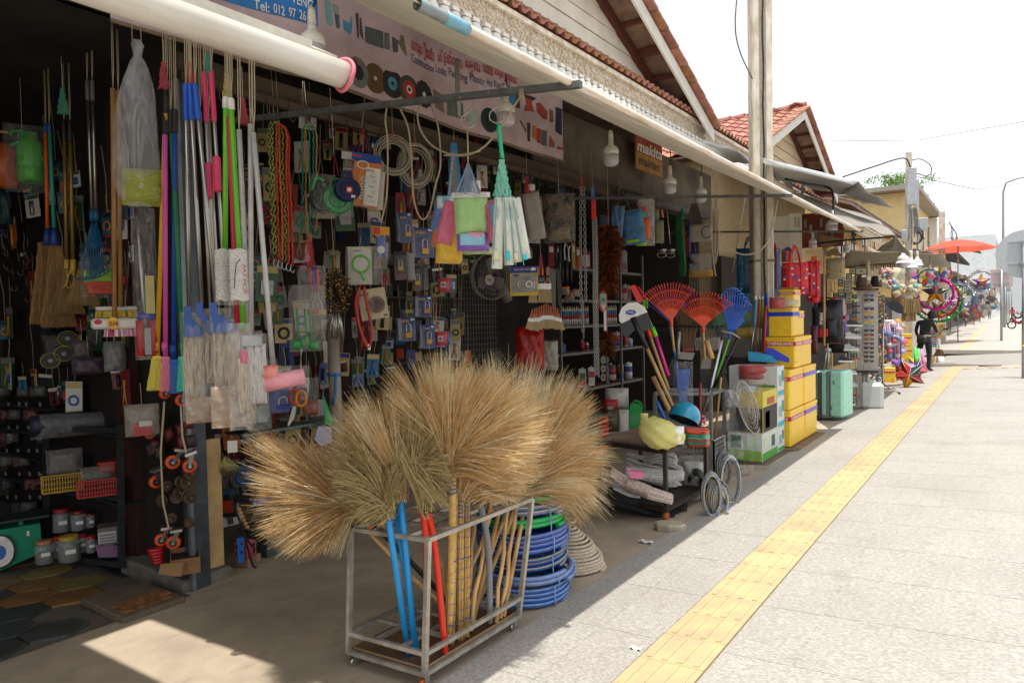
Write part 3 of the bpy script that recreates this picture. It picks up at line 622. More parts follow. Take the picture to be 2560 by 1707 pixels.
for(x,y,x0,y0,x1,y1,pinkish,lab)in((1522,985,1458,487,1588,610,'#b9a9aa','back of a rectangular pinkish road sign on a post beyond the side street'),(1548,892,1500,560,1570,640,'#a9aeb0','grey rectangular sign back on the third post along the pavement')):
 b=gg('J',x,y);s_=mpp(b)/2.8;sg=thing('road_sign',lab,'road sign',b);post(b,b.z+(y-y0)*s_,.06,sg)
 T=frame((b.x,b.y,b.z+(y-(y0+y1)/2)*s_));mb=MB(T).m(mat(pinkish,.6));mb.box((0,.09,0),((x1-x0)*s_,.02,(y1-y0)*s_));mb.part('sign_plate',sg)
 for k in(-.3,.3):mb=MB(T).m(GALV);mb.box((0,.05,k*(y1-y0)*s_),((x1-x0)*s_*.7,.04,.06));mb.part('clamp_bar',sg)
b=gg('J',1539,893);b.x+=.15;b=G(*px('J',1535,890));s_=mpp(b)/2.8
lamp=thing('street_lamp','tall curved grey street lamp arching out of frame above the sign posts','street lamp',b)
pts=[Vector((b.x,b.y,b.z)),P(2508,640,b.x),P(2508,470,b.x)];dd=pts[2]
mb=MB().m(GALV);mb.tube([pts[0],PY(2508,560,b.y),PY(2508,480,b.y),PY(2515,458,b.y),PY(2535,449,b.y),PY(2580,438,b.y),PY(2640,428,b.y)],[.12,.1,.09,.08,.08,.07,.07],8);mb.part('pole',lamp)
mb=MB(frame(PY(2650,428,b.y))).m(mat('#b9bdbf',.5));mb.pillow(1.0,.16,.35);mb.part('lamp_head',lamp)
for i,(x,y,h,lab)in enumerate(((1560,870,4.6,'nearest of the three bare thin grey posts in the haze'),(1575,850,5.2,'middle one of the three bare thin grey posts in the haze'),(1592,838,5.5,'farthest and tallest of the three thin grey posts in the haze'))):
 b=gg('J',x,y);t=thing('metal_post',lab,'post',b,'posts along the far pavement');post(b,b.z+h,.07,t)
FY=7.0
def far_house(name,lab,x,y0,y1,h,col,storeys=2,win=3,roofc=None,depth=9,cat='building',over=.6,base=None,shop=True,bal=False):
 t=thing(name,lab,cat,(x,(y0+y1)/2,zg(x)))
 mb=MB().m(mat(col,.8,0,.1,1.5));z0=-.4;mb.box((x-depth/2,(y0+y1)/2,(z0+h)/2),(depth,y1-y0,h-z0));mb.part('wall',t)
 fl=h/storeys
 for s in range(storeys):
  for k in range(win):
   yy=y0+(y1-y0)*(k+.5)/win;ww=(y1-y0)/win*.42
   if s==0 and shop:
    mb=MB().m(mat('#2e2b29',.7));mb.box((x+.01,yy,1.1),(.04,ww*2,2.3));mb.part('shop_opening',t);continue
   mb=MB().m(mat('#e3dccb',.7));mb.box((x+.03,yy,fl*(s+.55)),(.08,ww+.2,fl*.5+.2));f=mb.part('window',t)
   mb=MB().m(mat('#4a4f52',.2,0,.2));mb.box((x+.06,yy,fl*(s+.55)),(.05,ww,fl*.5));mb.part('pane',f)
   mb=MB().m(mat('#7d4a38',.7));mb.box((x+.09,yy,fl*(s+.55)),(.03,.07,fl*.5));mb.box((x+.09,yy,fl*(s+.55)),(.03,ww,.06));mb.part('mullion',f)
 if bal:
  mb=MB().m(mat('#e6dcc0',.7));mb.box((x+.5,(y0+y1)/2,fl+.05),(1.0,y1-y0,.12));mb.box((x+.98,(y0+y1)/2,fl+.95),(.06,y1-y0,.08));g=mb.part('balcony',t)
  for k in range(int((y1-y0)/.5)):mb=MB().m(mat('#e6dcc0',.7));mb.cyl((x+.98,y0+.25+k*.5,fl+.1),(x+.98,y0+.25+k*.5,fl+.93),.07,.05,6);mb.part('baluster',g)
 if roofc:
  mb=MB().m(mat(roofc,.8,0,.3,3,.2));a=x+over;zz=h
  mb.add([(a,y0-.2,zz-.25),(a,y1+.2,zz-.25),(x-depth/2,y1+.2,zz+1.5),(x-depth/2,y0-.2,zz+1.5),(a,y0-.2,zz-.33),(a,y1+.2,zz-.33),(x-depth/2,y1+.2,zz+1.42),(x-depth/2,y0-.2,zz+1.42)],[(0,1,2,3),(7,6,5,4),(0,4,5,1),(1,5,6,2),(2,6,7,3),(3,7,4,0)]);rf=mb.part('roof',t)
  mb=MB().m(mat(roofc,.8,0,.3,3,.2),True)
  for k in range(int((y1-y0)/.35)):mb.tube([(a+.02,y0+k*.35,zz-.22),(x-depth/2,y0+k*.35,zz+1.53)],.05,5)
  mb.part('tile_row',rf)
 return t
far_house('shop_house','yellow two-storey house with reddish shutters and balcony behind the power pole',-4.6,23.5,36.5,5.2,'#d9b777',2,6,'#7c6a5c',9,bal=True)
h3=far_house('shop_house','taller yellow house with a flat roof and white corner right of the power pole',-4.9,44.5,58,8.2,'#dcc48c',2,4,None,10,bal=True)
mb=MB().m(mat('#9b958b',.8));mb.box((-9.4,51,8.35),(10.4,15,.25));mb.part('parapet',h3)
mb=MB().m(mat('#dfdcd4',.7));mb.box((-4.7,58.2,4),(.5,.8,8.3));mb.part('corner_pillar',h3)
far_house('shop_house','low brown timber house with overhanging eave past the side street corner',-4.2,36.9,43.8,4.4,'#8a6650',1,4,'#6a5a50',8,over=1.2)
far_house('shop_house','grey shop house with dark sloping canopy beyond the taller yellow house',-4.6,59,74,5.8,'#a59c8c',2,5,'#3c3a3a',9,over=1.4)
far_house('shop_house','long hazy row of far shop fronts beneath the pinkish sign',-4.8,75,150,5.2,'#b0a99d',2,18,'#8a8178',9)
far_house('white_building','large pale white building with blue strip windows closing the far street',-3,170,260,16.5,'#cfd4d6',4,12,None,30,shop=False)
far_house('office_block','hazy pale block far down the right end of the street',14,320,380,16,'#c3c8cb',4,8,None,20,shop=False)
mb=MB().m(mat('#e8e8e4',.7));mb.box((-3.3,33.2,.75),(1.7,.18,1.9));mb.box((-2.46,33.2,.75),(.06,.2,2.0));mb.solo('partition_screen','plain white shop screen standing at the corner beside the crossing','screen')
b=Vector((-3.1,40,zg(-3.1)));t=thing('concrete_pole','short white concrete pole in front of the taller yellow house','utility pole',P(2355,800,-3.2));b=Vector(t.location)
mb=MB().m(CONC);mb.tube([(b.x,b.y,zg(b.x)),(b.x,b.y,P(2370,550,b.x).z)],[.26,.2],4,sm=False);mb.part('shaft',t)
for k in range(5):mb=MB().m(BLACK());mb.tube(smooth_path([P(2372+k*3,555+k*5,b.x),P(2385+R.uniform(-9,9),590,b.x),P(2375+k*6,610+k*12,b.x)],4),.03,4);mb.part('cable',t)
tr=thing('tree','light green tree rising behind the roofs left of the power pole','tree',(-8,62,0));tc_=PY(2248,452,62)
mb=MB().m(mat('#5a4a3a',.9),True);mb.tube([(tc_.x,62,0),(tc_.x+.2,62,tc_.z-3),(tc_.x,62,tc_.z)],[.3,.2,.06],7)
for k in range(12):
 a=R.random()*6.28;z0=tc_.z-R.uniform(.5,3.5);mb.tube([(tc_.x,62,z0-.8),(tc_.x+1.0*math.cos(a),62+1.0*math.sin(a),z0+.3),(tc_.x+1.8*math.cos(a),62+1.8*math.sin(a),z0+1)],[.09,.05,.02],5)
mb.part('trunk',tr)
mb=MB().m(mat('#6f8f4a',.7,0,.4,3,trans=.35))
cl=[(R.gauss(0,.85),R.gauss(0,.8),R.gauss(-.8,1.1))for _ in range(40)]
for i in range(4200):
 a=R.choice(cl);p=Vector((tc_.x+a[0]+R.gauss(0,.34),62+a[1]+R.gauss(0,.3),tc_.z+a[2]+R.gauss(0,.2)));r=R.uniform(.06,.13);u=Vector((R.gauss(0,1),R.gauss(0,1),R.gauss(0,1))).normalized();v=u.orthogonal().normalized()
 mb.add([p-u*r,p+v*r*.5,p+u*r,p-v*r*.5],[(0,1,2,3)])
mb.part('crown',tr,kind='stuff')
pu=thing('parasol','large red parasol with pale sunlit top beyond the souvenir stall','parasol',P(2410,900,-2.4));
ctr=P(2395,612,-2.5);rr=1.55
yc=ctr.y
ap=Vector((ctr.x,yc,ctr.z+.28))
RDC=mat('#dc6450',.7,0,.1,5,trans=.4)
for k in range(8):
 a0=2*PI*k/8;a1=2*PI*(k+1)/8;mb=MB().m(RDC)
 e0=ap+Vector((rr*1.15*math.cos(a0),rr*1.6*math.sin(a0),-.52));e1=ap+Vector((rr*1.15*math.cos(a1),rr*1.6*math.sin(a1),-.52))
 mb.grid(lambda u,v:ap.lerp(e0.lerp(e1,v),u)+Vector((0,0,.10*math.sin(PI*u)-.05*math.sin(PI*v)*u)),5,4);mb.part('canopy_panel',pu)
 mb=MB().m(GALV);mb.tube([ap-Vector((0,0,.03)),e0-Vector((0,0,.02))],.012,4);mb.part('rib',pu)
mb=MB().m(GALV);mb.cyl((ap.x,ap.y,zg(ap.x)),tuple(ap),.03);mb.part('pole',pu)
ALU=mat('#b5b1a8',.4,.55,.2,14,.05,h2='#8c867c',stretch=(1,1,1))
PLY=mat('#8d6f50',.75,0,.3,3,.06,stretch=(1,.2,1))
RX0,RX1,RY0,RY1=-2.86,-2.315,2.445,3.24
def rk(u,v,t):
 x=RX0+(RX1-RX0)*u+.045*t;y=RY0+(RY1-RY0)*v+(.09*t*v)
 return Vector((x,y,zg(x-.045*t)+.075+.665*t))
rack=thing('broom_rack','low wheeled metal rack crammed with upturned straw brooms on the concrete edge','rack',rk(.5,.5,0)-Vector((0,0,.075)))
def bar(a,b,w=.024,parent=rack,m=ALU,name='frame_bar'):
 mb=MB().m(m);mb.tube([a,b],w*.66,4,sm=False);return mb.part(name,parent)
for u in(0,1):
 for v in(0,1):bar(rk(u,v,-.01),rk(u,v,1),.026)
for t in(0,.155,1):
 for a,b in(((0,0),(1,0)),((1,0),(1,1)),((1,1),(0,1)),((0,1),(0,0))):bar(rk(*a,t),rk(*b,t),.023)
for t in(.155,.99):
 bar(rk(.36,0,t),rk(.36,1,t),.02);bar(rk(.7,0,t),rk(.7,1,t),.02)
 for v in(.25,.5,.75):bar(rk(0,v,t),rk(1,v,t),.02)
mb=MB().m(PLY);a,b,c,d=[rk(u,v,.03)for u,v in((.03,.02),(.97,.02),(.97,.98),(.03,.98))];mb.sheet(a,b,c,d,.014,2,2);mb.part('plywood_shelf',rack)
for u,v in((.04,.03),(.96,.03),(.96,.97),(.04,.97)):
 p=rk(u,v,0);mb=MB().m(STEEL());mb.box((p.x,p.y,p.z-.012),(.05,.05,.006));mb.box((p.x-.017,p.y,p.z-.035),(.004,.035,.045));mb.box((p.x+.017,p.y,p.z-.035),(.004,.035,.045));c=mb.part('caster',rack)
 mb=MB().m(mat('#c86a30',.5)if(u>.5 and v<.5)else STEEL());mb.cyl((p.x-.012,p.y-.01,p.z-.052),(p.x+.012,p.y-.01,p.z-.052),.023,n=14);mb.part('wheel',c)
STRAW=[mat('#ecca94',.6,0,.2,30,.0,trans=.38,name='straw_a'),mat('#d3af76',.65,0,.2,30,.0,trans=.32,name='straw_b'),mat('#f8eccb',.55,0,.15,30,.0,trans=.42,name='straw_c'),mat('#a8824c',.7,0,.2,30,.0,trans=.15,name='straw_d')]
GREENISH=[mat('#bcaa76',.65,0,.2,30,.0,trans=.2),mat('#a5925e',.65,0,.2,30,.0,trans=.2),mat('#c6b07c',.6,0,.2,30,.0,trans=.25),mat('#6a583a',.7,0,.2,30,.0,trans=.1)]
def strands(base,spread_fn,n,L,droop,w=.0019,mats=STRAW,seg=7,rs=3,seed=1,fuzz=.0,wts=(.4,.27,.2,.13),r0=.014,axis=None):
 """n stems leave the binding along the handle, then fan out; droop under own weight"""
 g=np.random.default_rng(seed);mb=MB();V=[];Fc=[];MI=[];mb.mats=list(mats);n=int(n*.92)
 ax=np.array(axis if axis is not None else(0,0,1.));ax=ax/np.linalg.norm(ax)
 CL_=[(spread_fn(g),.62+.42*g.random(),g.normal(0,.05,3),g.choice(4,p=wts))for _ in range(max(10,n//60))]
 for i in range(n):
  c_=CL_[g.integers(len(CL_))];lone=g.random()<.2;c0=spread_fn(g)if lone else c_[0];l0=np.linalg.norm(c0);d=c0/l0
  if not lone:d=d+g.normal(0,.042,3);d=d/np.linalg.norm(d)
  l=l0*(g.uniform(.6,1.06)if lone else min(1.06,c_[1]+.12)*g.uniform(.84,1.04))
  f=droop*g.uniform(.6,1.4);p=np.array(base)+ax*g.uniform(-.07,.03)+g.normal(0,1,3)*r0
  side=np.cross(d,g.normal(0,1,3));side/=np.linalg.norm(side)+1e-9;b=len(V);q=p.copy();step=l/seg
  mi=c_[3]if g.random()<.55 else g.choice(4,p=wts);bd=g.normal(0,.03,3)
  dv=ax*.62+d*.5
  for k in range(seg+1):
   ww=w*(1-.8*(k/seg)**1.5)
   V.append(q-side*ww);V.append(q+side*ww)
   tgt=d+np.array([0,0,-f*(k/seg)**1.3*1.3]);dv=dv*.62+tgt*.38+bd*.2;dv/=np.linalg.norm(dv);q=q+dv*step
  for k in range(seg):Fc.append((b+2*k,b+2*k+1,b+2*k+3,b+2*k+2));MI.append(mi)
  if fuzz and g.random()<fuzz:
   for j in range(4):
    kk=seg-1-int(j*.7);e=np.array(V[b+2*kk]);d2=dv+g.normal(0,.6,3);d2/=np.linalg.norm(d2);c=len(V)
    V+=[e-side*w*.6,e+side*w*.6,e+d2*step*.8];Fc.append((c,c+1,c+2));MI.append(mi)
 mb.v=[tuple(map(float,v))for v in V];mb.f=Fc;mb.mi=[int(x)for x in MI];mb.sm=[True]*len(Fc);return mb
def handle(pts,r,m,name,parent,rings=0,n=10):
 mb=MB().m(m);P_=smooth_path(pts,6)if len(pts)>2 else pts
 mb.tube(P_,r,n);return mb.part(name,parent)
BLUE=mat('#1e8fd0',.35,var=.06);REDP=mat('#d6301c',.35,var=.06);CANE=mat('#c9a25c',.5,0,.25,40,.06);DOW=mat('#c19a64',.6,0,.25,20,.05,stretch=(1,1,.15))
GRYP=mat('#7b7d7f',.45,var=.06);BWR=mat('#2648a8',.45)
def H_(x,y,X):return pp('H',x,y,X)
FLZ=lambda u,v:rk(u,v,.05)
def broom(lab,top,foot,X,r,m,prof,n,droop=.25,depth=.6,mats=STRAW,fuzz=.3,seed=1,mid=None,wrap=None,tilt=0.,wts=(.4,.25,.25,.1),w=.0019,bind=None):
 """prof: (angle, reach in crop pixels) outline of the head, counter-clockwise from right"""
 t=thing('straw_broom',lab,'broom',foot,'straw brooms standing upside down in the rack')
 tp=H_(*top,X);pts=[Vector(foot)]+([H_(*mid,X)]if mid else[])+[tp];handle(pts,r,m,'handle',t)
 k=mpp(tp)/1.829;an=[p[0]for p in prof];le=[p[1]*k for p in prof];T=frame(tp);rx=np.array(T.col[0][:3]);ry=np.array(T.col[1][:3]);rz=np.array((0,0,1.))
 wt=np.array([(le[i]+le[i+1])*(an[i+1]-an[i])for i in range(len(an)-1)]);wt=wt/wt.sum()
 def f(g):
  i=g.choice(len(wt),p=wt);a=an[i]+(an[i+1]-an[i])*g.random();l=float(np.interp(a,an,le));o=g.normal(0,depth)*.5+tilt;a=math.radians(a)
  v=rx*math.cos(a)+rz*math.sin(a)-ry*o;v=v/np.linalg.norm(v);return v*l
 mb=strands(tp,f,n,1.,droop,mats=mats,fuzz=fuzz,seed=seed,wts=wts,w=w,axis=tuple(pts[-1]-pts[-2]));mb.part('bristles',t,kind='stuff')
 d=(pts[-1]-pts[-2]).normalized();mb=MB().m(wrap or mat('#3a2c20',.7));u=d.orthogonal().normalized();v=d.cross(u)
 for q_ in range(8 if wrap else 3):
  c=pts[-1]-d*(.02+.02*q_);mb.tube([c+(u*math.cos(a)+v*math.sin(a))*(r+.003)for a in[i*PI/5 for i in range(10)]],.0035,4,closed=True)
 mb.part('binding',t);return t
GW=(.35,.2,.3,.15)
broom('blue handled broom at the front left of the three, drooping shaggy olive head',(668,745),FLZ(.66,.10),-2.50,.0165,BLUE,[(58,150),(90,270),(118,370),(130,380),(150,290),(165,210),(204,120),(250,70)],2300,.35,.8,seed=3,mats=GREENISH,fuzz=.85,wts=GW)
broom('blue handled broom behind the front pair, its pale bristles reaching straight up',(700,700),FLZ(.70,.15),-2.60,.0155,BLUE,[(98,420),(120,470),(150,380),(172,330)],1700,.15,.6,seed=4,mats=[STRAW[0],GREENISH[0],STRAW[2],STRAW[3]])
broom('blue handled broom nearest the red ones, wide golden head leaning left',(728,668),FLZ(.72,.12),-2.50,.0175,BLUE,[(86,380),(105,440),(118,515),(140,400)],2200,.12,.6,seed=5,fuzz=.35)
broom('red ribbed plastic broom, front one, with greenish head fanned downward right',(785,590),FLZ(.93,.06),-2.42,.0175,REDP,[(-60,220),(-35,190),(20,160),(50,220),(75,310),(98,335),(114,330)],1700,.35,.45,seed=6,mid=(850,900),mats=GREENISH,fuzz=.9,wts=GW)
broom('second red ribbed broom crossing behind the corner post, upright olive head',(835,740),FLZ(.96,.22),-2.40,.0165,REDP,[(78,330),(95,400),(112,330)],700,.1,.4,seed=7,mid=(885,900),mats=GREENISH,fuzz=.6,wts=GW)
broom('cane broom bound with blue cord, huge golden head sweeping up and right',(955,560),FLZ(.86,.34),-2.36,.021,CANE,[(-22,290),(-8,400),(5,470),(18,510),(35,530),(52,540),(68,490),(85,490),(100,470),(118,510),(141,430)],5200,.16,.7,seed=8,mid=(972,700),wrap=BWR,fuzz=.25,tilt=.1)
broom('thinner cane broom just right of the blue bound one, golden head fanned up',(1005,665),FLZ(.88,.42),-2.38,.016,CANE,[(20,420),(45,520),(70,560),(100,540)],1900,.12,.7,seed=9,wrap=BWR)
broom('rear cane broom with blue binding, head spread low to the right',(1037,672),FLZ(.9,.48),-2.38,.016,CANE,[(-16,240),(0,330),(20,400),(50,430)],1900,.25,.7,seed=10,wrap=BWR,tilt=.1)
broom('grey handled broom with dense warm head hanging over the rack corner at right',(1088,690),FLZ(.92,.72),-2.36,.0175,GRYP,[(5,230),(30,360),(60,430),(95,400)],1700,.2,.7,seed=11,mid=(1135,950),tilt=.1)
broom('wooden handled broom with pale upright stems at the top of the heap',(1205,700),FLZ(.8,.62),-2.55,.014,DOW,[(56,560),(75,620),(90,625),(108,600),(122,520)],2000,.05,.6,seed=12,wts=(.4,.1,.45,.05))
broom('wooden handled broom spreading a wide bushy head beyond the rack to the right',(1290,690),FLZ(.72,.68),-2.50,.014,DOW,[(-30,220),(-5,330),(25,380),(60,420),(90,400)],2200,.2,.7,seed=13)
broom('bent wooden broom with a long golden head arching over the hose stack',(1340,560),FLZ(.95,.85),-2.56,.014,DOW,[(-66,250),(-49,390),(-41,400),(-25,370),(-8,365),(25,385),(51,415),(76,470),(95,420)],4300,.2,.75,seed=14,fuzz=.3)
broom('short broom with reddish brown bristles drooping at the far right of the heap',(1320,640),FLZ(.9,.88),-2.62,.014,mat('#2a2622',.5),[(-62,260),(-30,320),(-5,300)],1000,.3,.6,seed=15,mats=[STRAW[1],STRAW[3],STRAW[0],STRAW[3]])
broom('left hand broom with black handle lying out sideways over the floor',(508,770),FLZ(.5,.75),-2.80,.015,mat('#23211f',.5),[(113,400),(125,450),(140,560),(158,470),(172,420),(198,395),(215,315),(240,265),(252,200)],4200,.14,.6,seed=16,mid=(620,850),wts=(.3,.25,.22,.23),tilt=.1)
broom('half hidden rear broom with orange brown bristles behind the olive heads',(600,680),FLZ(.2,.5),-2.80,.014,DOW,[(130,260),(160,270),(200,240),(235,190)],1100,.15,.6,seed=17,mats=[STRAW[1],STRAW[3],STRAW[0],STRAW[1]])
broom('rear broom with tall pale stems rising between the olive and centre heads',(830,560),FLZ(.4,.5),-2.75,.013,DOW,[(72,300),(95,360),(120,320)],1000,.1,.6,seed=18,mats=GREENISH)
for(x0,w_)in((985,46),(1018,26),(1045,30)):
 a=H_(x0-3,690,-2.37);b=FLZ(.87 if x0<1000 else .9,.34 if x0<1000 else(.42 if x0<1030 else .48))
 t=thing('cane_bundle',{985:'thickest bundle of split cane standing in the rack, tied with blue wire',1018:'narrow middle cane bundle squeezed between two thicker ones',1045:'right hand cane bundle with frayed lower end'}[x0],'cane bundle',b)
 rr=w_/2/1.829*mpp(a)
 for k in range(14):
  an=k*2.4;o=Vector((math.cos(an),math.sin(an),0))*rr*(.5+.5*((k*7)%5)/4);mb=MB().m(CANE);mb.tube([a+o*.9,a.lerp(b,.5)+o,b+o*1.15+Vector((0,0,R.uniform(-.01,.02)))],.0042,5);mb.part('cane',t)
 for k in range(13):
  c=a.lerp(b,.03+k*.07);mb=MB().m(BWR);mb.tube([c+Vector((math.cos(q),math.sin(q),.04*math.sin(q*1.0)))*rr*1.12 for q in[i*PI/6 for i in range(12)]],.0028 if k in(6,12)else .0014,4,closed=True);mb.part('tie',t)
for i,(a,b,X,lab)in enumerate([((1190,690),(.62,.52),-2.5,'wooden stick leaning left in the rack beside the cane bundles'),((1150,720),(.86,.55),-2.4,'pale wooden stick leaning steeply beside the grey pipe'),((1240,740),(.7,.6),-2.5,'wooden stick crossing behind the grey pipe'),((1262,770),(.95,.82),-2.38,'straight pale wooden stick at the right end of the rack'),((590,880),(.62,.62),-2.75,'thin tan stick slanting right behind the blue handles'),((900,940),(.55,.6),-2.6,'knotty bamboo stick behind the red brooms'),((880,780),(.3,.7),-2.7,'bamboo stick leaning at the back of the rack'),((1225,750),(.97,.74),-2.4,'wooden stick standing close to the straight pale one'),((1075,800),(.85,.5),-2.5,'short wooden stick behind the cane bundles')]):
 p=H_(*a,X);q=FLZ(*b);t=thing('wooden_stick',lab,'stick',q,'loose sticks in the rack');mb=MB().m(DOW if i not in(5,6)else mat('#a3813f',.5,0,.3,20))
 n=7;pts=[q.lerp(p,k/n)+Vector((.006*math.sin(k*2+i),.006*math.cos(k*1.3+i),0))for k in range(n+1)];mb.tube(pts,[.012+.002*math.sin(k*3+i)for k in range(n+1)],8);mb.part('shaft',t)
for k,(a,b,lab)in enumerate((((540,700),(580,805),'wooden handle with red band poking out behind the left broom'),((612,690),(628,780),'red and green plastic handle behind the olive broom heads'))):
 p,q=H_(*a,-3.3),H_(*b,-3.2);t=thing('wooden_tool',lab,'tool',q);mb=MB().m(WOOD()if k==0 else REDP);mb.cyl(p,q,.018);mb.part('grip',t);mb=MB().m(REDP if k==0 else mat('#7fae2c',.5));mb.cyl(q,q+(q-p).normalized()*.09,.02);mb.part('ferrule',t)
def hose(lab,c,rr,z0,turns,r,m,grp='coiled hoses in the stack',stripe=None,el=.98):
 t=thing('hose_coil',lab,'hose',(c[0],c[1],z0),grp);mb=MB().m(m);pts=[]
 for i in range(int(turns*28)+1):
  a=2*PI*i/28;k=i/28;rad=rr-.018*abs(math.sin(k*2.1+z0*9));z=z0+r+k*r*1.75+.006*math.sin(a*2+z0*7);pts.append((c[0]+rad*math.cos(a)+.008*math.sin(k*3),c[1]+rad*el*math.sin(a),z))
 mb.tube(pts,r,8);mb.part('hose',t)
 if stripe:
  mb=MB().m(stripe);P2=[(c[0]+(Vector((p[0]-c[0],p[1]-c[1],0)).length+r*.72)*math.cos(2*PI*i/28),c[1]+(Vector((p[0]-c[0],p[1]-c[1],0)).length+r*.72)*math.sin(2*PI*i/28),p[2]+r*.5)for i,p in enumerate(pts)];mb.tube(P2,r*.3,4);mb.part('stripe',t)
 for k in range(3):
  a=-1.4+k*1.1;zt=z0+turns*r*1.75;mb=MB().m(mat('#7fb2dc',.4,alpha=.85));mb.tube([(c[0]+(rr+r*1.15)*math.cos(a),c[1]+(rr+r*1.15)*el*math.sin(a),z0),(c[0]+(rr+r*1.15)*math.cos(a),c[1]+(rr+r*1.15)*el*math.sin(a),zt),(c[0]+(rr-r*1.3)*math.cos(a),c[1]+(rr-r*1.3)*el*math.sin(a),zt+r)],.004,4);mb.part('tie',t)
 return t
hc=(-2.61,3.71);HB=mat('#1f4a96',.25,0,.12,60,.05,spec=.7);HG=mat('#10a455',.25,0,.08,60,.03,spec=.7);HGR=mat('#5c6f96',.25,0,.12,60,.05,spec=.7);PALE=mat('#8b9fd8',.3)
z=zg(-2.6)
hose('dark blue striped garden hose coil at the bottom of the stack',hc,.30,z,4.5,.0165,mat('#2c62a4',.22,0,.1,60,.05,spec=.8),stripe=PALE)
hose('pale blue translucent hose bulging out in the middle of the stack',(hc[0]+.015,hc[1]+.01),.315,z+0.141,2.0,.0165,mat('#6c88b8',.2,spec=.8),stripe=PALE)
hose('navy hose coil with yellow stripe just above the middle of the stack',hc,.285,z+0.220,3.4,.0165,HB,stripe=mat('#a9a35c',.5))
hose('royal blue hose coil with red stripe under the green one',hc,.30,z+0.333,4.2,.0165,mat('#1f4ea0',.22,0,.1,60,.04,spec=.8),stripe=mat('#7c86b8',.5))
hose('bright green hose coil sandwiched between blue coils',hc,.275,z+0.475,2.4,.0165,HG)
hose('grey blue reinforced hose coil under the upper green coil',hc,.27,z+0.554,2.6,.0165,HGR,stripe=mat('#c2bfa0',.5))
hose('bright green hose coil at the top of the stack',(hc[0]-.01,hc[1]+.03),.265,z+0.638,6.,.0155,HG)
mb=MB().m(BLUE);a=pp('X',600,755,-2.44);mb.cyl(a,a+Vector((-.05,.03,0)),.017);mb.solo('hose_end','dark blue open hose end poking out under the grey blue coil','hose end')
t=thing('rope_coil','conical coil of cream twisted rope on the floor beside the hose stack','rope',(-2.56,4.28,zg(-2.5)))
ROPE=mat('#e2d6c0',.85,0,.3,90,.5,h2='#b39a7a')
c0=(-2.60,4.30);mb=MB().m(ROPE);pts=[]
for i in range(17*26+1):
 a=2*PI*i/26;k=i/26;rad=.245-.0016*k*k*.5-.004*k+.006*math.sin(k*5);pts.append((c0[0]+rad*math.cos(a),c0[1]+rad*.95*math.sin(a),zg(-2.55)+.012+k*.0195))
mb.tube(pts,.0115,7);mb.part('rope',t)
mb=MB().m(mat('#c04040',.6));mb.tube([(c0[0]+.02,c0[1]-.24,.17),(c0[0]+.03,c0[1]-.26,.10),(c0[0]+.05,c0[1]-.255,.06)],.006,4);mb.part('tie',t)
t=thing('rope_spool','dark green wound rope spool with red flecks behind the cream rope coil','rope',(-2.95,4.45,zg(-2.9)))
mb=MB().m(mat('#27584a',.8,0,.3,60,.5,h2='#5a3a34'));pts=[]
for i in range(22*22+1):
 a=2*PI*i/22;k=i/22;pts.append((-2.9+.2*math.cos(a),4.45+.2*math.sin(a),zg(-2.9)+.012+k*.0215))
mb.tube(pts,.0112,6);mb.part('rope',t)
HOOKM=mat('#6a5a48',.5,.6)
def up_string(t,p,c,dx,dy,X,m=None,r=.0025,two=False):
 """string from place p up to (crop) dy pixels above"""
 s_=mpp(p)/CR[c][2]if c else mpp(p);q=Vector(p)+Vector((frame(p).col[0][0]*dx*s_,frame(p).col[0][1]*dx*s_,dy*s_));mb=MB().m(m or STRING())
 hangs(mb,p,q,r)
 if two:hangs(mb,p,q+Vector((.02,.02,0)),r)
 mb.part('string',t);return q
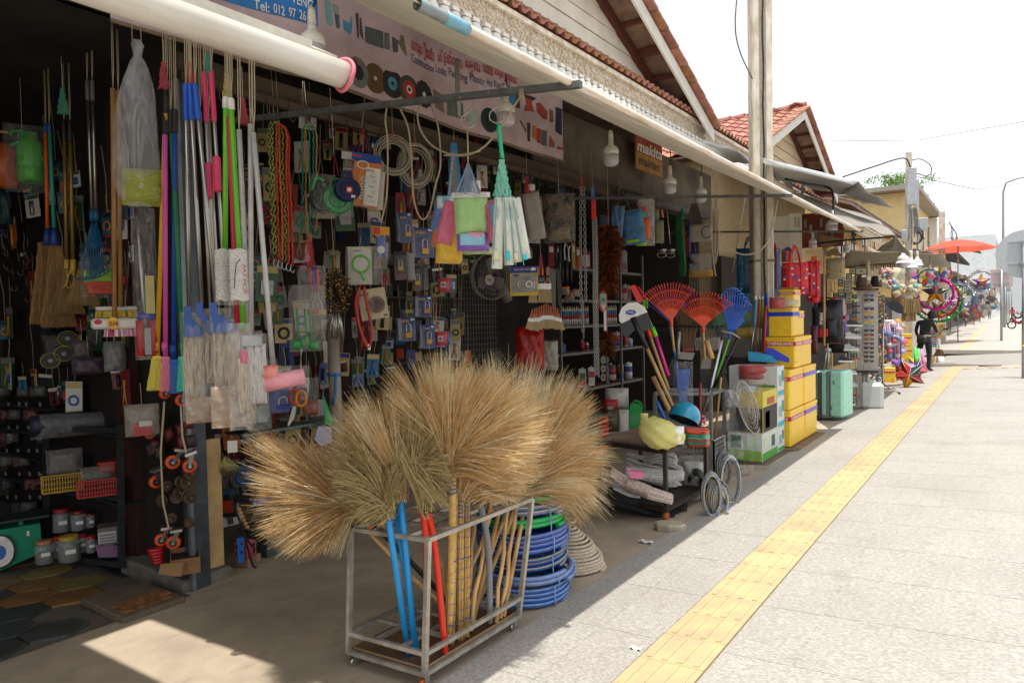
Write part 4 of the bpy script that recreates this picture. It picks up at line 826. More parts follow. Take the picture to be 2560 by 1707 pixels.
class Item:
 """a thing placed at a photo rectangle on plane X, with local frame centred on it"""
 def __init__(s,name,lab,cat,c,box,X,group=None,yaw=0.,roll=0.,Yp=None):
  s.c=c;x0,y0,x1,y1=box;cx,cy=(x0+x1)/2,(y0+y1)/2
  if X=='g':X=gg(c,cx,y1).x-.01
  elif isinstance(X,tuple):d_=ray(*px(c,cx,y1));X=d_[0]*(X[0]-H)/d_[2]
  s.p=PY(*px(c,cx,cy),Yp)if Yp is not None else pp(c,cx,cy,X);s.k=mpp(s.p)/CR[c][2]
  s.w=(x1-x0)*s.k;s.h=(y1-y0)*s.k;s.T=frame(s.p,yaw,roll);s.cx,s.cy=cx,cy
  s.t=thing(name,lab,cat,s.p-Vector((0,0,s.h/2)),group)
 def mb(s,m=None,smooth=None):
  b=MB(s.T)
  if m:b.m(m,smooth)
  return b
 def L(s,x,y,d=0.):
  return Vector(((x-s.cx)*s.k,d,-(y-s.cy)*s.k))
 def box(s,name,x0,y0,x1,y1,d,m,off=0.,bev=0.):
  b=s.mb(m);a=s.L(x0,y0);c=s.L(x1,y1);b.box(((a.x+c.x)/2,off,(a.z+c.z)/2),(abs(c.x-a.x),d,abs(a.z-c.z)),bev=bev);return b.part(name,s.t)
 def poly(s,name,pts,d,m,off=0.):
  b=s.mb(m);b.prism([(s.L(*p).x,s.L(*p).z)for p in pts],off-d/2,off+d/2);return b.part(name,s.t)
 def tube(s,name,pts,r,m,n=8,closed=False,sp=True,d=0.):
  b=s.mb(m);q=[s.L(p[0],p[1],(p[2]if len(p)>2 else d))for p in pts]
  if sp and len(q)>2 and not closed:q=smooth_path(q,5)
  b.tube(q,r,n,closed=closed);return b.part(name,s.t)
 def disc(s,name,x,y,rx,ry,d,m,off=0.,n=24):
  b=s.mb(m);a=s.L(x,y);b.prism([(a.x+rx*s.k*math.cos(2*PI*i/n),a.z+ry*s.k*math.sin(2*PI*i/n))for i in range(n)],off-d/2,off+d/2);return b.part(name,s.t)
 def ring(s,name,x,y,rx,ry,r,m,d=0.,n=24,a0=0,a1=2*PI):
  a=s.L(x,y,d);full=a1-a0>6.2;N_=n
  b=s.mb(m);b.tube([a+Vector((rx*s.k*math.cos(a0+(a1-a0)*i/N_),0,ry*s.k*math.sin(a0+(a1-a0)*i/N_)))for i in range(N_ if full else N_+1)],r,6,closed=full);return b.part(name,s.t)
 def text(s,st,x,y,size,m,w=None,off=-.01,roll=0.,**k):
  a=s.L(x,y,off);return text(st,size*s.k,s.T@Matrix.Translation(a)@Matrix.Rotation(roll,4,'Y'),m,s.t,w=w*s.k if w else None,**k)
 def pillow(s,name,x0,y0,x1,y1,d,m,off=0.,n=8,**k):
  a=s.L((x0+x1)/2,(y0+y1)/2,off);b=s.mb(m);T2=Matrix.Translation(a);b.pillow((x1-x0)*s.k,(y1-y0)*s.k,d,T2,n,**k);return b.part(name,s.t)
 def string(s,x,y,x2,y2,m=None,r=.0025,d=0.):
  b=s.mb(m or STRING());b.tube([s.L(x,y,d),s.L((x+x2)/2,(y+y2)/2,d)+Vector((.002,0,0)),s.L(x2,y2,d)],r,4);return b.part('string',s.t)
 def strands(s,name,x,y,w,y2,w2,n,m,r=.0012,d=.02,wav=.0,seg=4):
  """hanging bundle of bristles from (x +-w/2, y) down to (x +-w2/2, y2)"""
  b=s.mb();b.mats=m if isinstance(m,list)else[m]
  for i in range(n):
   b.cur=R.randrange(len(b.mats));u=R.uniform(-.5,.5);dd=R.uniform(-d,d);y2_=y2+R.uniform(-.06,.04)*(y2-y);ph=R.random()*6
   pts=[s.L(x+u*(w+(w2-w)*(k/seg)**1.1),y+(y2_-y)*k/seg,dd*(.5+k/seg))+Vector((wav*math.sin(ph+k*2),0,0))for k in range(seg+1)]
   for k in range(seg):
    p,q=pts[k],pts[k+1];b.add([p-Vector((r,0,0)),p+Vector((r,0,0)),q+Vector((r*.8,0,0)),q-Vector((r*.8,0,0))],[(0,1,2,3)],None,True)
  b.T=s.T;return b.part(name,s.t,kind='stuff')
def C_(h,**k):return mat(h,k.pop('rough',.42),var=k.pop('var',.07),**k)
PINKP,BLU2,GRN2,TEAL,YEL,ORG,LIME=C_('#e0489c'),C_('#1c46b0'),C_('#12783c'),C_('#2fb896'),C_('#e0a818'),C_('#dd6420'),C_('#6cc42c')
FILM=film(alpha=.05);FILMW=film('#f0ece6',.09,.3,.6,14);FILMD=film('#d8d4cc',.13,.2,.9,16)
bm=thing('ceiling_beam','pale grey timber beam with red scrawl and wire hooks in the dark upper left','beam',PY(160,90,2.62))
a,b=PY(-40,168,2.62),PY(345,25,2.62);mb=MB().m(mat('#6f6a62',.8,0,.3,4,.1));mb.tube([a,b+(b-a)*.25],.075,4,sm=False);mb.part('timber',bm)
for i in range(12):
 c=a.lerp(b,(i+.5)/12)+Vector((0,-.08,-.05));mb=MB().m(HOOKM);mb.tube(smooth_path([c+Vector((0,0,.06)),c+Vector((0,-.02,-.05)),c+Vector((.04,-.02,-.1)),c+Vector((.07,-.01,-.05))],4),.004,5);mb.part('hook',bm)
 if i%2:mb=MB().m(mat('#6a2c24',.8));mb.tube([c+Vector((.02,.0,.10)),c+Vector((.08,0,.02)),c+Vector((.14,0,.09))],.006,4);mb.part('scrawl',bm)
YB=2.5
it=Item('pressure_sprayer','bright green pump sprayer bottle hanging in clear film, far left','sprayer','A',(130,800,300,1340),0,Yp=YB)
b=it.mb(C_('#3faf28',rough=.3),True);r_=85*it.k;b.lathe([(.02,-.19*2.0*r_*2),(r_*.7,-2.4*r_),(r_*.95,-2.2*r_),(r_,-1.2*r_),(r_*.96,-1.1*r_),(r_,-1.0*r_),(r_,.4*r_),(r_*.8,1.0*r_),(r_*.42,1.3*r_),(r_*.42,1.5*r_)],20,Matrix.Translation(it.L(215,1080)));b.part('bottle',it.t)
it.box('pump_head',180,925,260,985,.05,C_('#1c8a3c'),bev=.01);it.tube('handle',[(100,960),(120,935),(175,930),(150,1000),(100,1030)],.012,C_('#1fa040'));it.string(170,920,168,400)
it.pillow('wrapping',60,880,330,1350,.25,FILM,crinkle=.15)
it=Item('pressure_sprayer','orange pump sprayer with photo label half out of frame at far left','sprayer','A',(-80,960,130,1320),0,Yp=YB+.06)
b=it.mb(C_('#d0622a',rough=.3),True);r_=95*it.k;b.lathe([(.02,-1.9*r_),(r_*.95,-1.7*r_),(r_,.6*r_),(r_*.7,1.2*r_),(r_*.3,1.5*r_)],20,Matrix.Translation(it.L(30,1140)));b.part('bottle',it.t)
it.box('label',-10,1075,100,1165,.01,C_('#2a2826'),off=-.09);it.disc('label_picture',45,1110,26,22,.004,C_('#c9c4b0'),off=-.098);it.box('nozzle',0,920,60,935,.02,mat('#c9a040',.4,.7))
def pole_item(lab,c0,top,c1,bot,Yp,r,m,grip=None,gh=0,name='broom',cat='broom',group=None,X=None):
 a=PY(*px(c0,*top),Yp)if X is None else pp(c0,*top,X);b=PY(*px(c1,*bot),Yp)if X is None else pp(c1,*bot,X)
 t=thing(name,lab,cat,b,group);mb=MB().m(m,True);mb.cyl(a,b,r);mb.part('pole',t)
 if grip:mb=MB().m(grip,True);d=(b-a).normalized();mb.tube([a+d*-.01,a,a+d*gh,a+d*(gh+.005)],[r*.9,r*1.35,r*1.35,r],10);mb.part('grip',t)
 mb=MB().m(STRING());mb.tube([a,a+Vector((.0,0,.12)),a+Vector((.01,0,.45))],.003,4);mb.tube([a,a+Vector((.02,0,.12)),a+Vector((.03,0,.45))],.003,4);mb.part('string',t)
 return t,a,b
DRY=[mat('#9c7440',.7,trans=.2),mat('#7d5a30',.7),mat('#b58d54',.7,trans=.2)]
for i,(tx,ty,bx,by,m,lab,fx)in enumerate(((318,880,333,240,ORG,'grass broom with orange handle hanging near the left edge',300),(345,870,380,240,C_('#2f9c8c'),'grass broom with teal handle beside the orange one',375))):
 t,a,b=pole_item(lab,'A',(tx,ty),'B',(bx,by),YB,.014,m,C_('#274a8a'),.06)
 mb=MB().m(C_('#1d3f86'));mb.tube([b+Vector((0,0,.05)),b,b-Vector((0,0,.09))],[.02,.026,.05],8);mb.part('socket',t)
 it=Item('x','x','x','B',(fx-90,300,fx+90,880),0,Yp=YB);bpy.data.objects.remove(it.t);it.t=t
 it.strands('bristles',fx+20,300,60,850+i*20,200,1300,DRY,r=.0016,d=.05,wav=.012,seg=5)
for i,(tx,bx,fx,lab)in enumerate(((448,468,480,'bamboo whisk broom with gold handle, left one of the pair'),(488,513,590,'bamboo whisk broom with gold handle, right one of the pair'))):
 t,a,b=pole_item(lab,'A',(tx,850),'B',(bx,470),YB+.03,.015,mat('#9a7c3a',.35,.5),BLACK(),.16)
 mb=MB().m(C_('#c9a83a'));mb.tube([b+Vector((0,0,.06)),b-Vector((0,0,.06))],.021,8);mb.tube(smooth_path([b-Vector((.03,0,.0)),b+Vector((-.06,-.03,-.12)),b+Vector((0,-.04,-.17)),b+Vector((.07,-.03,-.12)),b],4),.007,5);mb.part('binding',t)
 it=Item('x','x','x','B',(fx-120,470,fx+120,800),0,Yp=YB+.03);bpy.data.objects.remove(it.t);it.t=t
 it.strands('bristles',fx-10+(bx-fx)*.0,480,40,790-i*60,210,700,[mat('#8a6c32',.6),mat('#6e5228',.6)],r=.0022,d=.02,seg=3)
for i,(tx,bx,lab)in enumerate(((610,645,'chrome pole of a blue leaf rake, left of the pair'),(645,672,'chrome pole of a blue leaf rake, right of the pair'))):
 t,a,b=pole_item(lab,'A',(tx,570),'B',(bx,110),YB+.05,.012,STEEL(),mat('#6c6e70',.5),.14,'leaf_rake','rake')
 mb=MB().m(C_('#1d5f8a'));mb.cyl(b+Vector((0,0,.04)),b-Vector((0,0,.04)),.02);mb.part('socket',t)
 for k in range(7):
  u=(k-3)/3;e=b+Vector((u*.20+.03*i,-.03,-.42-.05*math.cos(u)));mb=MB().m(C_('#1d5f8a'));mb.tube([b-Vector((0,0,.04)),b.lerp(e,.6),e,e+Vector((.01*u,-.05,-.03))],.005,5);mb.part('tine',t)
t,a,b=pole_item('wooden handled deck brush with yellow bristles and round yellow price tag','A',(790,620),'B',(803,860),YB-.1,.0165,WOOD(),None,0,'deck_brush','brush')
it=Item('x','x','x','B',(655,820,950,905),0,Yp=YB-.12);bpy.data.objects.remove(it.t);it.t=t
it.box('brush_block',660,828,948,902,.07,C_('#d8d4cc'),bev=.015);it.disc('price_tag',793,862,34,42,.004,C_('#dcb020'),off=-.045);it.disc('maker_mark',703,852,24,18,.002,C_('#b03030'),off=-.038);it.text('5/4',795,868,44,C_('#a8301c'),off=-.05,bold=.03)
it.strands('bristles',835,905,190,955,205,260,[C_('#c43a6a'),C_('#d8a0c0'),C_('#e8e0e0')],r=.003,d=.03,seg=1)
t,a,b=pole_item('second wooden handled deck brush, white block with yellow bristles behind','A',(826,640),'B',(845,745),YB-.02,.0155,WOOD(),None,0,'deck_brush','brush')
it=Item('x','x','x','B',(690,745,945,822),0,Yp=YB-.03);bpy.data.objects.remove(it.t);it.t=t
it.box('brush_block',690,745,945,775,.06,C_('#d8d4cc'),bev=.01);it.strands('bristles',815,775,245,822,260,300,[C_('#c9a81c'),C_('#e0c840')],r=.003,d=.03,seg=1)
it=Item('mop_refill','lime and orange microfibre mop heads folded in clear film','mop head','B',(590,440,790,670),0,Yp=YB+.1)
it.pillow('lime_pad',600,490,790,580,.06,mat('#86c81c',.9,bump=.3));
for k in range(4):it.pillow('orange_fold',605+k*6,565+k*20,790,600+k*20,.05,mat('#d0441c',.9,bump=.3))
it.pillow('wrapping',580,380,800,680,.14,FILM)
it=Item('film_bag','tall knotted clear plastic bag holding a bundle of pale green fibre','plastic bag','A',(830,280,1120,1450),0,Yp=YB-.25)
FIB=mat('#aab04c',.6,0,.25,30,.1,trans=.2,stretch=(1,1,5))
b=it.mb(FIB,True)
for k in range(46):
 a=R.uniform(0,6.28);b.tube([it.L(980+R.uniform(.5,1)*118*math.cos(a+j*.5)*(1),1310+R.uniform(.7,1)*105*math.sin(a+j*.5),R.uniform(-.05,.05))for j in range(9)],.008,5)
b.part('green_fibre',it.t,kind='stuff');it.pillow('fibre_core',850,1180,1110,1440,.12,FIB)
def bagf(u,v):
 a=2*PI*u;z=1-v;prof=[(0,22),(.04,45),(.09,16),(.14,55),(.3,105),(.5,130),(.75,142),(.92,140),(1,60)]
 for(p0,r0),(p1,r1)in zip(prof,prof[1:]):
  if p0<=z<=p1:rr=r0+(r1-r0)*(z-p0)/(p1-p0);break
 rr*=1+.08*math.sin(a*5+z*9)+.05*math.sin(a*11+z*21);q=it.L(965+15*math.cos(z*4)+rr*math.cos(a),285+1165*z);return(q.x,rr*it.k*.45*math.sin(a),q.z)
b=it.mb(film('#f4f4f6',.12,.08,1.,7));b.grid(bagf,26,30);b.part('clear_film',it.t);it.string(950,300,948,130);it.string(1005,320,1002,140)
it=Item('sponge_mop','sponge mop in a long clear sleeve with red pads and a blue grip','mop','B',(940,40,1090,1120),0,Yp=YB-.2)
it.tube('pole',[(975,40),(1015,1000)],.013,STEEL());it.box('sponge',1015,530,1072,795,.04,C_('#b5b060'));it.tube('blue_grip',[(960,810),(1100,812)],.024,C_('#1a2f9c'),sp=False)
for x in(975,1060):it.pillow('red_pad',x-28,840,x+28,1100,.06,C_('#a82424'))
it.box('clamp',1000,895,1040,1080,.05,mat('#8a8c8c',.4,.5));it.pillow('sleeve',938,60,1092,1118,.09,FILM)
for(a,b,m,m2,x,y2,w2,lab)in[((1165,640),(1100,1095),YEL,C_('#dccb3c'),1085,1325,130,'plastic broom with orange-yellow handle and yellow bristles, leftmost of four'),((1155,790),(1158,1100),C_('#e058b4'),C_('#e87a9c'),1175,1330,88,'plastic broom with bright pink handle and pink bristles'),((1225,780),(1215,1120),C_('#1748a8'),C_('#1a66b8'),1225,1345,60,'plastic broom with royal blue handle and blue bristles'),((1195,785),(1278,1100),C_('#0f7a4c'),C_('#2fc0a0'),1290,1330,90,'plastic broom with dark green handle and turquoise bristles')]:
 t,A1,B1=pole_item(lab,'A',a,'B',b,YB-.15,.0145,m,BLACK(),.13,'plastic_broom','broom')
 it=Item('x','x','x','B',(b[0]-50,1090,b[0]+50,1340),0,Yp=YB-.16);bpy.data.objects.remove(it.t);it.t=t
 it.tube('socket',[(b[0],b[1]-105),(b[0],b[1]-45)],.017,m,sp=False);it.box('bristle_block',b[0]-26,b[1]-5,b[0]+30,b[1]+22,.035,m2,bev=.004)
 it.strands('bristles',b[0]+2+(x-b[0])*.4,b[1]+15,52,y2,w2,330,[m2,mat({'#dccb3c':'#c9a82c'}.get('','#ffffff'),.5)if 0 else m2],r=.0016,d=.02,seg=4,wav=.003)
MOP=mat('#c4b7a5',.9,0,.3,40,.5,h2='#9a8a76',stretch=(1,1,.3))
for(a,b,X1,y0,x0,x1,y1,lab)in[((1300,770),(1325,745),0,745,1290,1420,1400,'string mop in film with chrome pole and blue clamp, leftmost mop'),((1330,765),(1412,725),1,720,1440,1520,1290,'narrow string mop between two wider ones, blue clamp'),((1365,765),(1510,720),2,718,1500,1670,1350,'widest dirty white string mop with big blue clamp')]:
 t,A1,B1=pole_item(lab,'A',(a[0],600),'B',b,YB-.3,.0125,STEEL(),C_('#1c5ac4'),.19,'string_mop','mop')
 it=Item('x','x','x','B',(x0,y0,x1,y1),0,Yp=YB-.32);bpy.data.objects.remove(it.t);it.t=t;cx=b[0]
 it.poly('clamp',[(cx-22,y0),(cx+22,y0),(cx+24,y0+80),(x1-10,y0+150),(x1-4,y0+210),(x0+4,y0+210),(x0+10,y0+150),(cx-24,y0+80)],.05,C_('#2c56a4'))
 b_=it.mb(MOP,True);n=max(5,int((x1-x0)/13))
 for k in range(n):
  xx=x0+8+(x1-x0-16)*k/(n-1);b_.tube([it.L(xx+R.uniform(-3,3)+4*math.sin(j*1.2+k),y0+200+(y1-y0-200)*j/8*(1-.05*R.random()),R.uniform(-.012,.012))for j in range(9)],.0085,6)
 b_.part('mop_strand',it.t);it.pillow('film_sleeve',x0-15,y0+40,x1+15,y1+150,.07,FILMW)
for(x,y0,y1,lab)in((1345,620,690,'thin chrome mop pole between the blue clamped mops'),(1420,780,840,'thin chrome pole leaning behind the pink hooks'),(1480,800,800,'long chrome pole passing behind the wide mop clamp')):
 t,A1,B1=pole_item(lab,'A',(x-20,y0),'B',(x+55,y1),YB-.12,.009,STEEL(),None,0,'mop_pole','pole')
for(x,x2,gx,gy,lab)in((1428,1450,1462,1140,'chrome clothes pole with pink grip and pink hook, left one'),(1478,1530,1520,1095,'chrome clothes pole with pink grip and pink hook, right one')):
 t,A1,B1=pole_item(lab,'A',(x,515),'B',(x2+60,850),YB-.22,.011,STEEL(),C_('#d83a6a'),.27,'clothes_pole','pole')
 it=Item('x','x','x','A',(gx-40,gy,gx+40,gy+260),0,Yp=YB-.25);bpy.data.objects.remove(it.t);it.t=t;it.box('pink_hook',gx-26,gy,gx+26,gy+250,.04,C_('#d83a6a'),bev=.01)
for(a,b,m,lab)in[((1582,690),(1575,360),LIME,'lime green mop pole with white top, left one of the pair'),((1615,700),(1705,920),LIME,'lime green mop pole with white top, right one of the pair'),((1604,820),(1660,870),C_('#c8284c'),'crimson pink mop pole between the two lime green ones')]:
 t,A1,B1=pole_item(lab,'A',a,'B',b,YB-.28,.0145,m,C_('#e4e2d8')if m==LIME else None,.05,'mop_pole','pole')
for(x0,x1,lab)in((1505,1600,'white yarn mop head packed in film behind the wider one'),(1605,1735,'white yarn mop head packed in film with red printed band')):
 it=Item('mop_refill',lab,'mop head','B',(x0,345,x1,735),0,Yp=YB-.34);b_=it.mb(mat('#dcdad6',.9,0,.1,60,.5),True)
 for k in range(22):b_.tube([it.L(x0+8+(x1-x0-16)*(j/8)+2,360+k*16+6*math.sin(j+k),-.02-.015*math.sin(PI*j/8))for j in range(9)],.0095,6)
 b_.part('yarn',it.t);it.pillow('film_sleeve',x0-4,340,x1+4,735,.09,FILMW)
 if x1>1700:it.text('PAT MOP',1708,560,34,C_('#b02838'),w=200,off=-.055,roll=PI/2);it.tube('tie',[(1640,620,-.05),(1655,470,-.05),(1685,420,-.05)],.002,BLACK())
it=Item('string_mop','bright white yarn mop with a grey clamp beside the white poles','mop','E',(120,1080,300,1560),0,Yp=YB-.3)
it.box('clamp',130,1085,270,1165,.04,mat('#a9abad',.4,.5),bev=.005);b_=it.mb(mat('#d4d2cf',.9,0,.15,40,.4),True)
for k in range(11):b_.tube([it.L(175+k*11+4*math.sin(j+k),1150+52*j,R.uniform(-.01,.01))for j in range(9)],.008,6)
b_.part('mop_strand',it.t);it.pillow('film_sleeve',118,1075,305,1700,.07,FILMW)
it=Item('string_mop','limp white mop with pink clamp wrapped in cloudy film','mop','E',(60,1180,190,1640),0,Yp=YB-.36)
b_=it.mb(MOP,True)
for k in range(7):b_.tube([it.L(110+k*10+4*math.sin(j+k),1250+48*j,R.uniform(-.01,.01))for j in range(9)],.008,6)
b_.part('mop_strand',it.t);it.pillow('clamp',118,1190,170,1290,.04,C_('#d8507c'));it.pillow('film_sleeve',40,1000,195,1750,.07,FILMW)
for i,(a,b,lab)in enumerate((((105,910),(175,1060),'grey white mop pole, left of three white poles'),((185,870),(190,1080),'thick white mop pole in the middle of the three'),((205,930),(345,1310),'long white pole ending in the pink squeegee'))):
 t,A1,B1=pole_item(lab,'D',a,'E',b if b[1]>1000 else b,YB-.3,.0135,mat('#b9b8b4',.4,.1),None,0,'squeegee_pole' if i==2 else 'mop_pole','pole')
it=Item('floor_squeegee','pale pink floor squeegee head wrapped in film at the end of the white pole','squeegee','E',(290,1300,590,1460),0,Yp=YB-.32)
it.tube('socket',[(290,1350),(385,1345)],.04,C_('#e08478'),sp=False);it.tube('sponge_roll',[(290,1420),(560,1380)],.042,C_('#e0909c'),sp=False);it.pillow('film_wrap',280,1300,595,1470,.14,FILM)
for(x0,y0,x1,y1,lab)in((1310,1380,1480,1560,'cloudy beige film hem hanging under the left mops'),(1490,1300,1780,1590,'big cloudy beige film bag bottom under the widest mop')):
 it=Item('film_bag',lab,'plastic bag','B',(x0,y0,x1,y1),0,Yp=YB-.34);it.pillow('cloudy_film',x0,y0,x1,y1,.08,film('#cdb59c',.4,.35,.8,6),n=10,crinkle=.2)
for(c,x,y,h,lab)in(('A',1145,520,'#a82c44','crimson frayed raffia tie above the coloured brooms'),('A',1330,520,'#b83c34','red raffia tie above the blue mop grips'),('A',1455,450,'#3c8c74','teal raffia tie above the pink grips'),('A',1590,600,'#b8a034','yellow raffia tie above the lime green poles'),('A',440,700,'#1f7a5a','green netting tie hanging above the gold handled brooms'),('A',1700,770,'#a82838','red rag knotted on a string right of the lime poles')):
 it=Item('raffia_tie',lab,'tie',c,(x-25,y-80,x+25,y+100),0,Yp=YB-.2);it.strands('raffia',x,y-80,8,y+100,60,60,mat(h,.5),r=.002,d=.015,wav=.01,seg=4);it.string(x,y-80,x,y-300)
DRK=mat('#1c1a19',.8,0,.3)
sh=thing('wall_shelf','dark shelf of small hardware trays with white price labels at far left','shelf',PY(60,1200,2.72))
for i in range(7):
 y=1006+i*58;a=PY(-40,y-4,2.7);b=PY(115,y-8,2.7);mb=MB().m(mat('#2a2927',.7));mb.box(((a.x+b.x)/2,2.74,a.z),(b.x-a.x,.12,.02));s_=mb.part('shelf_board',sh)
 for k in range(5):
  p=PY(-8+k*26+R.uniform(-5,5),y+4,2.665);mb=MB().m(mat('#8a8a88',.6));mb.box((p.x,p.y,p.z),(.045,.004,.035));mb.part('price_label',s_)
  p=PY(R.uniform(-10,110),y-28,2.72);mb=MB().m(mat(R.choice(('#5a5652','#6b645c','#4c5a55','#3a3a40','#6a3a34')),.5));mb.T=frame(p,R.uniform(-.5,.5));mb.pillow(.11,.10,.07,crinkle=.2);mb.part('goods',s_)
rk2=thing('storage_rack','dark grey two tier rack with baskets above and screw top jars below','rack',PY(210,1410,2.62))
RM=mat('#33373a',.5,.2)
for(x,y0,y1)in((113,1060,1400),(300,1060,1418)):
 a,b=PY(x,y0,2.62),PY(x+4,y1,2.62);mb=MB().m(RM);mb.tube([a,b],.028,4,sm=False);mb.part('upright',rk2)
for(y0,y1)in((1070,1075),(1222,1245),(1385,1410)):
 a,b=PY(113,y0,2.62),PY(300,y1,2.62);mb=MB().m(RM);mb.tube([a,b],.03,4,sm=False);mb.tube([a+Vector((0,.3,0)),b+Vector((0,.3,0))],.03,4,sm=False);mb.box(((a.x+b.x)/2,a.y+.15,(a.z+b.z)/2-.01),(abs(b.x-a.x),.3,.012));mb.part('shelf_board',rk2)
def basket(lab,c,x0,y0,x1,y1,h,Yp):
 it=Item('plastic_basket',lab,'basket',c,(x0,y0,x1,y1),0,Yp=Yp);m=C_(h,rough=.5);d=.16
 for z in(y0+6,y1-4):it.box('rim',x0 if z<y1-10 else x0+10,z-5,x1 if z<y1-10 else x1-10,z+5,.02,m,off=-d/2)
 n=int((x1-x0)/16)
 for k in range(n):it.box('slat',x0+12+k*16,y0+8,x0+19+k*16,y1-4,.006,m,off=-d/2)
 for z in range(3):it.box('slat',x0+8,y0+22+z*(y1-y0-20)/3,x1-8,y0+28+z*(y1-y0-20)/3,.007,m,off=-d/2)
 it.box('base',x0+10,y1-10,x1-10,y1-4,d,m);
 for s_ in(x0+6,x1-6):it.box('end_panel',s_-4,y0+4,s_+4,y1-5,d,m)
 return it
basket('yellow plastic mesh basket of small parts on the dark rack','C',310,645,560,770,'#b08a24',2.55)
basket('red plastic mesh basket beside the yellow one on the dark rack','C',555,680,805,800,'#a02420',2.53)
it=Item('plastic_basket','small red tub at the back above the red mesh basket','basket','C',(695,565,805,650),0,Yp=2.66);it.box('tub',700,570,805,648,.1,C_('#98201c'),bev=.01);it.box('rim',693,566,808,578,.12,C_('#98201c'))
for(x0,y0,x1,y1,lab)in((345,480,560,660,'clear film bags heaped in the yellow basket'),(575,600,790,700,'clear bags of brass fittings in the red basket')):
 it=Item('film_bag',lab,'plastic bag','C',(x0,y0,x1,y1),0,Yp=2.58);it.pillow('contents',x0+20,y0+40,x1-20,y1,.08,mat('#6a6660',.6,bump=.6,scale=40));it.pillow('film',x0,y0,x1,y1,.12,FILMD,crinkle=.3)
def jar(lab,c,x0,y0,x1,y1,lid,fill,Yp,grp='screw top jars of small hardware'):
 it=Item('glass_jar',lab,'jar',c,(x0,y0,x1,y1),0,grp,Yp=Yp);w=it.w/2;h=it.h
 b=it.mb(mat('#cfd6d6',.08,alpha=.28,var=.02,spec=.9,bump=.02),True);b.lathe([(w*.85,-h/2),(w,-h/2+.01),(w,h*.25),(w*.8,h*.38)],18);b.part('glass',it.t)
 b=it.mb(mat(fill,.6,bump=.8,scale=60,var=.5),True);b.lathe([(w*.8,-h/2+.006),(w*.9,-h/2+.02),(w*.9,R.uniform(-.1,.2)*h)],14);b.part('contents',it.t)
 b=it.mb(C_(lid),True);b.lathe([(w*.86,h*.34),(w*.88,h*.36),(w*.88,h*.48),(w*.8,h*.5)],18);b.part('lid',it.t)
 b=it.mb(WHITE());b.box((w*.1,-w*.97,-.05*h),(w*.9,.004,h*.16));b.part('price_label',it.t)
for j in[(375,895,490,1060,'#98242c','#77726a',2.64,'large jar with dull red lid, left on the lower shelf'),(500,910,600,1050,'#7c1c20','#5a6472',2.68,'jar of blue grey screws with red lid in the middle of the shelf'),(605,930,665,1030,'#701c1c','#3c3a38',2.72,'dark jar with red lid at the back of the lower shelf'),(370,1090,450,1240,'#b02424','#4c5658',2.6,'jar with bright red lid on the floor behind the peach lidded one'),(415,1085,555,1265,'#b8962c','#6a5c48',2.5,'broad jar with yellow lid standing on the floor'),(252,1118,370,1280,'#b87c5c','#5c5850',2.42,'jar with peach coloured lid nearest to the green scale'),(550,1075,610,1200,'#a82020','#44484c',2.62,'narrow red lidded jar right of the yellow lidded jar'),(605,1088,672,1205,'#a82020','#3c4450',2.58,'red lidded jar with white label beside the purple tub')]:jar(j[7],'C',j[0],j[1],j[2],j[3],j[4],j[5],j[6])
it=Item('storage_tub','lilac plastic tub under a grey box with handwritten note on the rack','tub','C',(672,1010,825,1230),0,Yp=2.62)
it.poly('tub',[(675,1118),(822,1150),(820,1232),(695,1212)],.16,C_('#7a5a78'));it.box('grey_box',695,1015,820,1135,.16,mat('#6c6a66',.5));it.box('note',697,1042,805,1118,.004,mat('#b5b2b0',.7),off=-.084)
for k in range(3):it.tube('handwriting',[(705+j*7,1062+k*20+(4 if j%2 else-4),-.09)for j in range(14)],.0022,INK)
it=Item('market_scale','green market weighing scale with round dial at the lower left edge','scale','C',(0,960,265,1300),0,Yp=2.35)
it.poly('housing',[(-60,1010),(258,1005),(262,1210),(-20,1300),(-60,1300)],.2,C_('#128a68',rough=.35));b=it.mb(STEEL(),True);b.T=it.T@Matrix.Translation(it.L(30,1150,-.12))@Matrix.Rotation(PI/2,4,'X');b.lathe([(75*it.k,-.02),(85*it.k,0),(85*it.k,.02),(75*it.k,.03)],24,None,1,1.35);b.part('dial_rim',it.t)
it.disc('dial_face',30,1150,72,98,.006,WHITE(),off=-.155);it.disc('dial_centre',20,1150,40,50,.004,C_('#3c6cb8'),off=-.16);it.box('weighing_tray',-60,945,310,960,.3,mat('#3c4a48',.3,.5));it.box('tray_post',135,960,160,1010,.05,C_('#128a68'));it.box('rating_plate',178,1045,195,1078,.004,WHITE(),off=-.105)
it=Item('tarpaulin_roll','rolled dark blue tarpaulin in film lying on top of the storage rack','tarpaulin','C',(280,215,820,390),0,Yp=2.68);it.tube('roll',[(270,300),(560,290),(820,300)],.09,mat('#1f2638',.5,bump=.5,scale=8));it.pillow('film',270,220,820,390,.22,FILMD)
